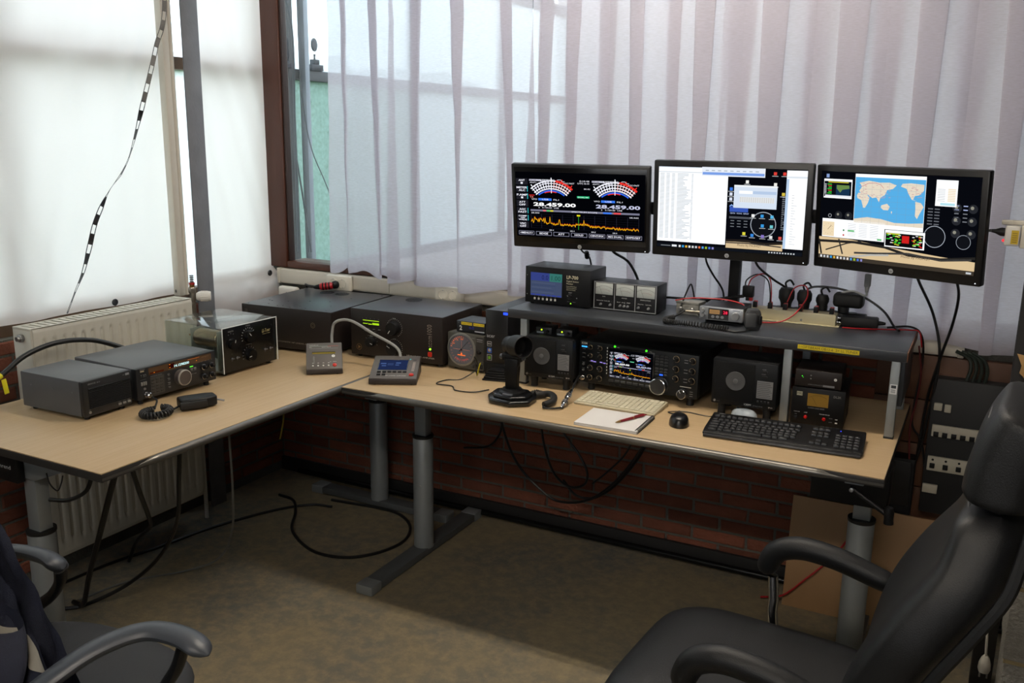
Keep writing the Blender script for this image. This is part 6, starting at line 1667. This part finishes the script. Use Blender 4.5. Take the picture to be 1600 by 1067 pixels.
# ------------------------------------------------------------------ window line hanging in front of the sheet
def ladder_line():
    pts = [(-.215, -.675, 2.66), (-.21, -.683, 2.143), (-.205, -.745, 1.963), (-.2, -.823, 1.771), (-.2, -.9, 1.582), (-.2, -.951, 1.5), (-.2, -1.015, 1.433), (-.2, -1.08, 1.332), (-.2, -1.116, 1.242), (-.2, -1.152, 1.153), (-.2, -1.191, 1.088), (-.205, -1.229, 1.012)]
    P = smooth_path(pts, 24)
    # distance along and twist
    S = [0]
    for a, b in zip(P, P[1:]): S.append(S[-1] + (b - a).length)
    def tw(s):
        key = [(0, 0), (.92, .1), (1.02, 1.25), (1.14, 1.7), (1.24, 1.4), (1.32, 1.9), (1.38, 2.9), (1.50, 3.2), (1.58, 4.2), (1.72, 4.8), (3, 5.0)]
        for (a, b), (c_, d_) in zip(key, key[1:]):
            if a <= s <= c_: return b + (d_ - b) * (s - a) / (c_ - a)
        return 0
    mb = MB(); hw = .0088
    def at(s):
        s = min(max(s, 0), S[-1])
        k = next((i for i in range(1, len(S)) if S[i] >= s), len(S) - 1)
        f = (s - S[k - 1]) / max(1e-9, S[k] - S[k - 1])
        p = P[k - 1].lerp(P[k], f); d = (P[k] - P[k - 1]).normalized()
        x = Vector((.35, 1, 0)); x = (x - x.dot(d) * d).normalized(); y = d.cross(x)
        a = tw(s)
        return p, x * cos(a) + y * sin(a), (y * cos(a) - x * sin(a))
    def quad(s0, s1, a, b, n=5):
        for k in range(n):
            q = []
            for s in (s0 + (s1 - s0) * k / n, s0 + (s1 - s0) * (k + 1) / n):
                p, x, y = at(s); q.append([p + x * a + y * .0006, p + x * b + y * .0006, p + x * b - y * .0006, p + x * a - y * .0006])
            A = [mb.bm.verts.new(v) for v in q[0]]; B = [mb.bm.verts.new(v) for v in q[1]]
            for i in range(4): mb.bm.faces.new((A[i], A[(i + 1) % 4], B[(i + 1) % 4], B[i]))
    s = 0
    while s < S[-1]:
        e = min(s + .041, S[-1]); g = min(e + .033, S[-1])
        quad(s, e, -hw, hw)
        if g > e:
            quad(e, g, -hw, -hw + .0028, 3); quad(e, g, hw - .0028, hw, 3)
        s = g + 1e-6
    return mb
tag(ladder_line().build('window_line', mat('window_line_black', '0f0d12', .4)), 'black twisted antenna ribbon with open windows hanging down to the radiator', 'antenna line')

# thick coaxial cable with a yellow tag
t = thing('coaxial_cable', 'thick black coaxial cable arching behind the grey transceiver', 'cable', (0, 0, 0))
MB().tube([(-.10, -1.80, .80), (-.10, -1.69, .825), (-.1, -1.569, .872), (-.1, -1.474, .922), (-.1, -1.353, .942), (-.09, -1.227, .927), (-.06, -1.13, .885), (-.02, -1.10, .86)], .0088, 12).build('cable_jacket', CABLE, t)
MB().tube([(-.1, -1.583, .866), (-.1, -1.565, .874)], .0096, 12, 0).build('yellow_band', mat('yellow_tag', 'e0d428'), t)
MB().box((-.001, -.008, -.05), (.001, .008, 0), .0003).build('yellow_tag', mat('yellow_tag', 'e0d428'), t, (-.09, -1.565, .862), (R(8), 0, 0))

# ------------------------------------------------------------------ cables below the desks
FCAB = [
    ('black cable drooping in a deep curve below the middle of the desk', [(.98, -.22, .74), (1.02, -.2, .50), (1.09, -.19, .34), (1.216, -.18, .231), (1.30, -.18, .215), (1.40, -.18, .245), (1.50, -.19, .33), (1.60, -.2, .47), (1.66, -.2, .60), (1.68, -.21, .74)], .0055),
    ('black cable loop hanging below the white note pad', [(1.20, -.2, .74), (1.195, -.2, .56), (1.21, -.19, .43), (1.255, -.19, .33), (1.32, -.19, .29), (1.385, -.19, .31), (1.40, -.2, .37), (1.36, -.2, .44), (1.29, -.21, .54), (1.27, -.22, .74)], .005),
    ('black cable crossing the deep curve towards the right', [(1.28, -.16, .30), (1.34, -.16, .245), (1.42, -.15, .25), (1.52, -.16, .34), (1.62, -.17, .50), (1.70, -.18, .74)], .0055),
    ('thin black cable hanging close to the centre desk leg', [(.98, -.15, .74), (.985, -.14, .5), (.96, -.12, .42), (.90, -.11, .36), (.78, -.1, .33)], .0045),
    ('thin black cable sagging across the brick wall', [(.75, -.1, .62), (1.0, -.09, .53), (1.15, -.08, .48), (1.4, -.08, .55), (1.6, -.08, .7)], .003),
    ('black cable drooping near the right end of the brick wall', [(1.56, -.15, .74), (1.57, -.14, .58), (1.54, -.14, .46), (1.46, -.14, .36), (1.40, -.14, .30)], .004),
]
for lab, pts, r in FCAB: wire('hanging_cable', lab, pts, r, CABLE)
wire('floor_cable', 'black cable looped in a wide arc on the floor under the corner', [(-.10, -.30, .007), (.0, -.32, .007), (.10, -.42, .007), (.20, -.56, .007), (.34, -.655, .007), (.46, -.69, .007), (.58, -.66, .007), (.66, -.56, .007), (.685, -.43, .007), (.63, -.30, .007), (.52, -.215, .007), (.40, -.20, .007), (.15, -.23, .007)], .0065, CABLE)
wire('floor_cable', 'black cable running along the floor below the radiator', [(-.22, -1.36, .006), (-.20, -1.15, .006), (-.15, -.95, .006), (-.1, -.7, .006), (.0, -.45, .006), (.10, -.32, .006), (.2, -.29, .006)], .006, CABLE)
wire('hanging_cable', 'thick black cable slanting down from the left desk corner', [(.60, -1.70, .75), (.50, -1.66, .62), (.33, -1.58, .42), (.15, -1.50, .2), (.02, -1.44, .03), (-.06, -1.42, .008)], .009, CABLE)
wire('hanging_cable', 'black cable bowing under the left desk across the radiator', [(.62, -1.68, .75), (.55, -1.60, .62), (.40, -1.45, .45), (.20, -1.28, .30), (.05, -1.20, .2), (-.05, -1.15, .12), (-.13, -1.12, .02)], .007, CABLE)
wire('hanging_cable', 'black cable curving from the left desk to the floor', [(.60, -1.48, .75), (.54, -1.44, .60), (.40, -1.34, .38), (.25, -1.30, .2), (.12, -1.34, .08), (.0, -1.42, .012), (-.05, -1.47, .008)], .007, CABLE)
wire('hanging_cable', 'grey cable curving from the left desk down across the floor', [(.62, -1.30, .75), (.50, -1.18, .45), (.36, -1.06, .22), (.22, -1.0, .06), (.10, -1.06, .006), (-.02, -1.22, .005), (-.06, -1.40, .005)], .004, mat('mid_grey_cable', '6a6a68', .5))
wire('hanging_cable', 'short black cable curling below the left desk bracket', [(.52, -1.74, .752), (.535, -1.74, .72), (.52, -1.75, .665), (.46, -1.765, .63), (.39, -1.775, .62)], .006, CABLE)
wire('hanging_cable', 'thin black loop of wire at the left desk bracket', [(.41, -1.79, .71), (.42, -1.79, .68), (.45, -1.79, .665), (.47, -1.79, .69), (.48, -1.79, .715)], .002, CABLE)
wire('hanging_cable', 'thin lead with a yellow tag end under the left desk', [(.40, -.80, .752), (.40, -.80, .62), (.39, -.80, .56), (.375, -.80, .51)], .003, mat('dull_yellow', '8a7a1c', .6))

# ------------------------------------------------------------------ right end: plywood, rack, blocks, socket
t = thing('plywood_board', 'pale plywood board leaning against the wall behind the desk leg', 'board', (2.175, -.185, 0), 0)
PLY = mat('plywood', 'a98660', .6, col2='93704c', scale=9, stretch=(1, 1, .25), bump=.04, bscale=80)
MB().box((0, 0, 0), (.47, .012, .41), .001).build('board', PLY, t, rot=(R(-8), 0, 0))
wire('red_lead', 'red and black twin cable hanging in front of the plywood', [(2.10, -.19, .012), (2.18, -.20, .045), (2.25, -.19, .12), (2.32, -.17, .20), (2.37, -.16, .28), (2.395, -.14, .36), (2.40, -.10, .50)], .0035, RW)
t = thing('equipment_case', 'black equipment case standing behind the plywood board', 'case', (2.26, -.105, 0), 0)
MB().box((0, 0, 0), (.30, .068, .60), .004).build('body', BLACKP, t); MB().box((.01, -.004, .43), (.29, .0, .59), .002).build('front_grille', BLACK, t)

t = thing('socket_rack', 'dark wall panel with cream socket rows beside the chair', 'socket panel', (2.585, -.10, .42), 0)
MB().box((0, .0, 0), (.36, .062, .47), .004).build('panel', mat('panel_black', '141416', .6), t)
IV = mat('ivory_socket', 'b8b2a2', .5)
def srow(x0, x1, z0, z1): return MB().box((x0, -.012, z0), (x1, .0, z1), .002).build('socket_row', IV, t)
srow(.01, .035, .365, .39); srow(.042, .062, .362, .388)
r1 = srow(.012, .18, .275, .315); r2 = srow(.010, .18, .155, .205); r3 = srow(.004, .05, .075, .105)
for k in range(6): MB().box((.018 + .027 * k, -.017, .277), (.034 + .027 * k, -.011, .292), .001).build('switch_slot', BLACKP, r1)
for k in range(4): MB().box((.018 + .04 * k, -.018, .165), (.034 + .04 * k, -.011, .182), .002).build('socket_hole', BLACKP, r2); MB().lathe([(.004, 0), (.003, .002), (0, .002)], (.026 + .04 * k, -.0122, .194), (0, -1, 0), n=10).build('socket_lamp', BLACKP, r2)
for k in range(4): wire('green_black_cable', ('leftmost', 'second', 'third', 'rightmost')[k] + ' of the dark green cables entering the socket panel top', [(2.68 + .018 * k, -.08, .885), (2.69 + .016 * k, -.08, .93), (2.68 + .014 * k, -.075, .965), (2.64 + .016 * k, -.078, .985)], .006, mat('dark_green_cable', '16201a', .5))

t = thing('concrete_blocks', 'rough grey concrete block stack at the right edge', 'blocks', (2.84, -.95, 0), 0)
CB = mat('concrete_block', '8a857c', .95, var=.35, scale=60, bump=1.0, bscale=110, rnd=.08)
for k in range(4):
    mb = MB(); mb.box((0, 0, 0), (.38, .19, .186), .006, 2)
    o = mb.build('block', CB, t, (.004 * (k % 2), .002 * (k % 2), .003 + k * .197))
    if k: MB().box((.004, .004, -.010), (.376, .186, .001)).build('mortar_joint', mat('sandy_mortar', '9c8a66', .95, var=.2, scale=40, bump=.5, bscale=120), o)

t = thing('mains_plug', 'loose cream mains plug hanging near the concrete blocks', 'plug', (2.822, -.6, .16), 0)
MB().lathe([(.006, .052), (.011, .044), (.016, .028), (.017, .010), (.014, .0), (0, -.001)], n=16).build('body', CREAM, t)
for s in (-1, 1): MB().cyl((s * .0095, 0, -.019), (s * .0095, 0, .002), .0024, n=10).build('pin', STEEL, t)
MB().tube([(0, 0, .05), (-.003, .0, .10), (-.006, .01, .15), (0, .03, .25), (.03, .06, .40), (.06, .10, .60), (.05, .30, .75)], .0038, 8).build('cord', CREAM, t)

t = thing('socket_post', 'dark post at the right edge carrying a cream socket bar', 'post', (2.795, -.40, 0), 0)
MB().box((0.0, -.02, 0), (.06, .03, 2.75), .003).build('post', mat('dark_post', '1e1c1c', .6), t)
MB().box((-.076, -.035, 1.432), (.06, -.02, 1.445), .003).build('socket_cover', CREAM, t)
MB().box((-.026, -.05, 1.37), (.06, -.02, 1.432), .003).build('socket_body', CREAM, t)
t = thing('plug_adapter', 'white plug adapter with yellow sticker and red light', 'adapter', (2.752, -.432, 1.375), 0)
MB().box((-.022, -.022, 0), (.016, .022, .056), .005).build('body', WHP, t)
c = Canvas(); c.rect(-.006, .006, .012, .044, mat('print_yellow_sticker', 'c8a818', .5)); 
for k in range(5): c.rect(-.003, .011 + .006 * k, .009, .0125 + .006 * k, ink('6a5408'), 2)
c.build('yellow_sticker', t, (0, -.0226, 0)); lampdot(t, -.0235, .014, 'ff3038', .004, 1.5, y=-.012)
MB().lathe([(.012, 0), (.012, .010), (.006, .024), (.0045, .034)], (-.022, 0, .036), (-1, -.1, .08), n=14).build('black_plug', RUBBER, t)
MB().tube([(-.056, -.003, .039), (-.085, 0, .035), (-.105, .01, .024), (-.12, .03, .01)], .0042, 8).build('cord', CABLE, t)
t = thing('cardboard_piece', 'torn brown cardboard piece at the right edge below the socket', 'cardboard', (2.80, -.46, 1.02), 0)
MB().prism([(0, .055), (.06, .045), (.09, -.01), (.03, -.015), (.012, .0), (.016, .022)], 'y', 0, .006, .001).build('board', mat('cardboard', 'b08a58', .8, var=.1), t)
MB().prism([(.02, -.005), (.05, .0), (.05, -.03), (.03, -.02)], 'y', -.004, .001, .0005).build('torn_flap', mat('cardboard', 'b08a58'), t)

# ------------------------------------------------------------------ chairs
LEA = mat('black_leather', '111214', .5, spec=.35, var=.12, scale=50, bump=.12, bscale=420)
WORN = mat('worn_leather', '38383a', .55, var=.4, scale=70, bump=.3, bscale=300)
def swivel_base(t, zt, r=.30, m=None):
    m = m or BLACKP
    MB().cyl((0, 0, .09), (0, 0, zt), .025, n=18).build('gas_lift', CHROME, t)
    MB().lathe([(.045, .075), (.04, .12), (.03, .13)], n=20).build('hub', m, t)
    for k in range(5):
        a = 2 * pi * k / 5 + .3
        l = MB().tube([(.03 * cos(a), .03 * sin(a), .10), (r * .5 * cos(a), r * .5 * sin(a), .095), (r * cos(a), r * sin(a), .07)], lambda q: .02 - .006 * q, 8, 4).build('star_leg', m, t)
        MB().lathe([(.022, -.02), (.026, -.016), (.026, .016), (.022, .02)], (r * cos(a), r * sin(a), .026), (cos(a + 1.2), sin(a + 1.2), 0), n=16).build('caster', RUBBER, l)
def pillow(f_top, x0, x1, y0, y1, z0, z1, n=26, p=4.0):
    """rounded cushion: superellipse plan with domed top and flat bottom"""
    mb = MB()
    def f(u, v):
        a = 2 * pi * u; cx, cy = (x0 + x1) / 2, (y0 + y1) / 2
        ca, sa = cos(a), sin(a)
        rr = (abs(ca) ** p + abs(sa) ** p) ** (-1 / p)
        th = -pi / 2 + pi * v
        k = abs(cos(th)) ** .38
        x = cx + (x1 - x0) / 2 * ca * rr * k; y = cy + (y1 - y0) / 2 * sa * rr * k
        z = (z0 + z1) / 2 + (z1 - z0) / 2 * (abs(sin(th)) ** .8) * (1 if th > 0 else -1)
        return Vector((x, y, z + f_top(x, y) * (v > .5)))
    return mb.grid(f, 56, n, True)

def executive_chair():
    t = thing('office_chair', 'black leather executive chair with padded chrome arms at the right', 'chair', (2.41, -1.48, 0), -94)
    swivel_base(t, .40, .31, CHROME)
    MB().box((-.16, -.16, .39), (.16, .16, .42), .01).build('seat_plate', BLACK, t)
    pillow(lambda x, y: -.012 * math.exp(-((x / .16) ** 2 + ((y + .02) / .16) ** 2)) - .10 * max(0, -(y + .22)) ** 1.2, -.265, .265, -.365, .20, .40, .515, p=5).build('seat', LEA, t, ang=60)
    # back: loft along the profile (local y back, z up)
    prof = [(.185, .42), (.19, .50), (.20, .60), (.225, .70), (.275, .80), (.335, .90), (.355, .97), (.365, 1.03)]
    P = smooth_path([(0, a, b) for a, b in prof], 5)
    def loft(P, hw0, th, bol, taper):
        mb = MB(); rings = []
        N = 40; L = len(P)
        for i, p in enumerate(P):
            d = (P[min(i + 1, L - 1)] - P[max(i - 1, 0)]).normalized(); nrm = Vector((0, -d.z, d.y)); nrm = nrm if nrm.y < 0 else -nrm
            s = i / (L - 1)
            e = min(1, (min(s, 1 - s) / .10)); e = math.sqrt(max(0.0, 1 - (1 - e) ** 2)) * .97 + .03
            hw = hw0 * (taper(s)) * (.90 + .10 * e)
            ring = []
            for k in range(N):
                a = 2 * pi * k / N
                ca, sa = cos(a), sin(a)
                x = hw * (abs(ca) ** .55) * (1 if ca > 0 else -1)
                q = th * e * (abs(sa) ** .7) * (1 if sa > 0 else -1)
                u = x / hw
                b = bol * (u * u) * e * (1 if sa > 0 else .3)
                ring.append(mb.bm.verts.new(p + Vector((x, 0, 0)) + nrm * (q + b)))
            rings.append(ring)
        for A, B in zip(rings, rings[1:]):
            for k in range(N): mb.bm.faces.new((A[k], A[(k + 1) % N], B[(k + 1) % N], B[k]))
        mb.bm.faces.new(rings[0][::-1]); mb.bm.faces.new(rings[-1])
        return mb
    bk = loft(P, .275, .058, .03, lambda s: (.94 + .06 * sin(pi * min(1, s * 1.3))) * (1 - .38 * max(0, s - .55) ** 1.2 / .45 ** 1.2)).build('backrest', LEA, t, ang=70)
    P2 = smooth_path([(0, .360, 1.035), (0, .365, 1.09), (0, .380, 1.145), (0, .405, 1.19)], 6)
    hd = loft(P2, .165, .066, .012, lambda s: 1 - .10 * s).build('headrest', LEA, t, ang=70)
    # worn piping along the crests
    sh = smooth_path([(0, a + .052, b) for a, b in prof], 5)
    for sx_ in (-1, 1):
        MB().tube([(sx_ * (.262 - .095 * max(0, i / (len(sh) - 1) - .55) / .45), sh[i].y - .004, sh[i].z) for i in range(2, len(sh) - 1, 4)], .011, 8, 4).build('edge_piping', LEA, bk)
    MB().tube([(-.15, .318, 1.010), (-.08, .311, 1.018), (0, .308, 1.02), (.08, .311, 1.018), (.15, .318, 1.010)], .005, 8, 4).build('worn_seam', WORN, bk)
    MB().tube([(-.12, .330, 1.165), (-.07, .325, 1.172), (0, .323, 1.174), (.07, .325, 1.172), (.12, .330, 1.165)], .0045, 8, 4).build('worn_seam', WORN, hd)
    # arms: local x = -(world y + 1.49), local y = world x - 2.40
    for sx_, dz in ((-1, 0), (1, 0)):
        x = sx_ * .285
        pad = MB().tube([(x, -.135, .600), (x, -.128, .640), (x, -.105, .672), (x, -.05, .690), (x, .03, .684), (x, .12, .662), (x, .165, .650)], lambda q: (.024 + .004 * sin(pi * q)) * max(.15, 1 - abs(2 * q - 1) ** 16), 16, 8, flat=1.2).build('arm_pad', LEA, t)
        MB().tube([(x, -.118, .60), (x, -.112, .54), (x, -.112, .50), (x, -.10, .42), (x * .8, -.08, .405), (x * .5, -.06, .405)], .0125, 12, 6).build('arm_tube', CHROME, t)
        MB().tube([(x, .14, .655), (x, .19, .638), (x * .96, .23, .635)], .0125, 12, 4).build('arm_tube', CHROME, t)
    return t
executive_chair()

def task_chair():
    t = thing('office_chair', 'grey office chair with curved arms and a jacket over it', 'chair', (.95, -2.22, 0), 0)
    SEATF = mat('seat_fabric', '2a2c30', .7, var=.12, scale=120, bump=.2, bscale=700)
    ARMP = mat('arm_plastic', '3c4047', .42, var=.05)
    swivel_base(t, .40, .30)
    pillow(lambda x, y: -.15 * max(0, y - .16) ** 1.1, -.29, .30, -.24, .275, .395, .475, p=2.7).build('seat', SEATF, t, ang=60)
    # near arm and far arm pads follow their own toe-out
    for nm, pts, st in (('near', [(.19, -.24, .56), (.225, -.165, .61), (.265, -.06, .655), (.315, .025, .668), (.395, .052, .664), (.468, .046, .648)], [(.40, .05, .655), (.36, .06, .58), (.30, .07, .50), (.27, .06, .42), (.15, .02, .41)]),
                        ('far', [(-.36, .10, .655), (-.27, .125, .665), (-.21, .14, .668), (-.15, .15, .662), (-.10, .145, .648)], [(-.11, .148, .650), (-.14, .165, .60), (-.20, .18, .54), (-.27, .18, .48), (-.24, .12, .42), (-.12, .05, .41)])):
        a = MB().tube(pts, lambda q: .017 * max(.12, 1 - abs(2 * q - 1) ** 14), 16, 8, flat=1.9).build('arm_pad', ARMP, t)
        MB().tube(st, .019, 12, 6, flat=.7).build('arm_support', BLACKP, t)
    # back frame, mostly under the jacket
    MB().box((-.20, -.285, .52), (.14, -.255, .86), .012, 3).build('backrest', SEATF, t, rot=(R(6), 0, 0))
    MB().tube([(-.03, -.15, .41), (-.03, -.29, .43), (-.03, -.295, .58)], .018, 10, 5).build('back_stem', BLACKP, t)
    return t
task_chair()

# work jacket hung over the chair
NAVY = mat('navy_cloth', '161a2c', .8, var=.2, scale=40, bump=.25, bscale=500)
REFL = mat('reflective_tape', 'a39d90', .45, var=.08, scale=90)
t = thing('work_jacket', 'navy work jacket with pale reflective bands over the chair back', 'jacket', (0, 0, 0), 0)
top = smooth_path([(.62, -2.30, .91), (.80, -2.24, .86), (.92, -2.245, .765), (1.05, -2.275, .675), (1.17, -2.315, .60), (1.30, -2.35, .53)], 8)
def jk(u, v, off=0.0):
    s = u * (len(top) - 1); k = min(int(s), len(top) - 2); p = top[k].lerp(top[k + 1], s - k)
    fall = .42 * v
    fold = .030 * sin(9 * u + 3 * v) * min(1, v * 3) + .016 * sin(23 * u - 5 * v) * min(1, v * 4) + .02 * noise.noise((u * 6, v * 5, 2))
    y = p.y - .02 - .10 * v - abs(fold) - off
    z = p.z - fall * (1 - .25 * u) + .02 * sin(6 * u) * v
    return Vector((p.x - .05 * v * u + .01 * sin(12 * v), y, z))
MB().grid(lambda u, v: jk(u, v), 70, 36).build('jacket_body', NAVY, t, ang=80)
def jk_in(u, v):
    q = jk(u, v * .8); q.y += .05 + .03 * v; q.z -= .012; return q
MB().grid(jk_in, 40, 18).build('jacket_lining', NAVY, t, ang=80)
def band(u0, u1, v0, v1): return MB().grid(lambda a, b: jk(u0 + (u1 - u0) * a, v0 + (v1 - v0) * b, .004), 40, 6)
def zband(z1, z0, u0, u1):
    def f(a, b):
        u = u0 + (u1 - u0) * a; s = u * (len(top) - 1); k = min(int(s), len(top) - 2); pz = top[k].lerp(top[k + 1], s - k).z
        v = min(1, max(.01, (pz - (z1 + (z0 - z1) * b)) / (.42 * (1 - .25 * u))))
        return jk(u, v, .004)
    return MB().grid(f, 50, 6)
zband(.665, .61, .08, .80).build('reflective_band', REFL, t, ang=80)
zband(.50, .45, .08, .955).build('reflective_band', REFL, t, ang=80)
MB().tube([jk(.965, v / 10, .004) for v in range(1, 11)], .004, 6, 3).build('zip', mat('zip_dark', '17171a', .4, metal=.5), t)
def slv(u, v):
    a = 2 * pi * u
    c0 = Vector((1.00, -2.34, .70)).lerp(Vector((1.20, -2.47, .30)), v)
    r = .065 - .012 * v + .008 * sin(14 * v) + .006 * sin(3 * a + 9 * v)
    return c0 + Vector((cos(a) * r, sin(a) * r * .7, -.25 * r * cos(a)))
sl = MB().grid(slv, 28, 26, True).build('sleeve', NAVY, t, ang=80)
def slb(u, v):
    p = slv(u, .42 + .16 * v); c0 = Vector((1.00, -2.34, .70)).lerp(Vector((1.20, -2.47, .30)), .42 + .16 * v); return c0 + (p - c0) * 1.05
MB().grid(slb, 28, 5, True).build('reflective_band', REFL, sl, ang=80)
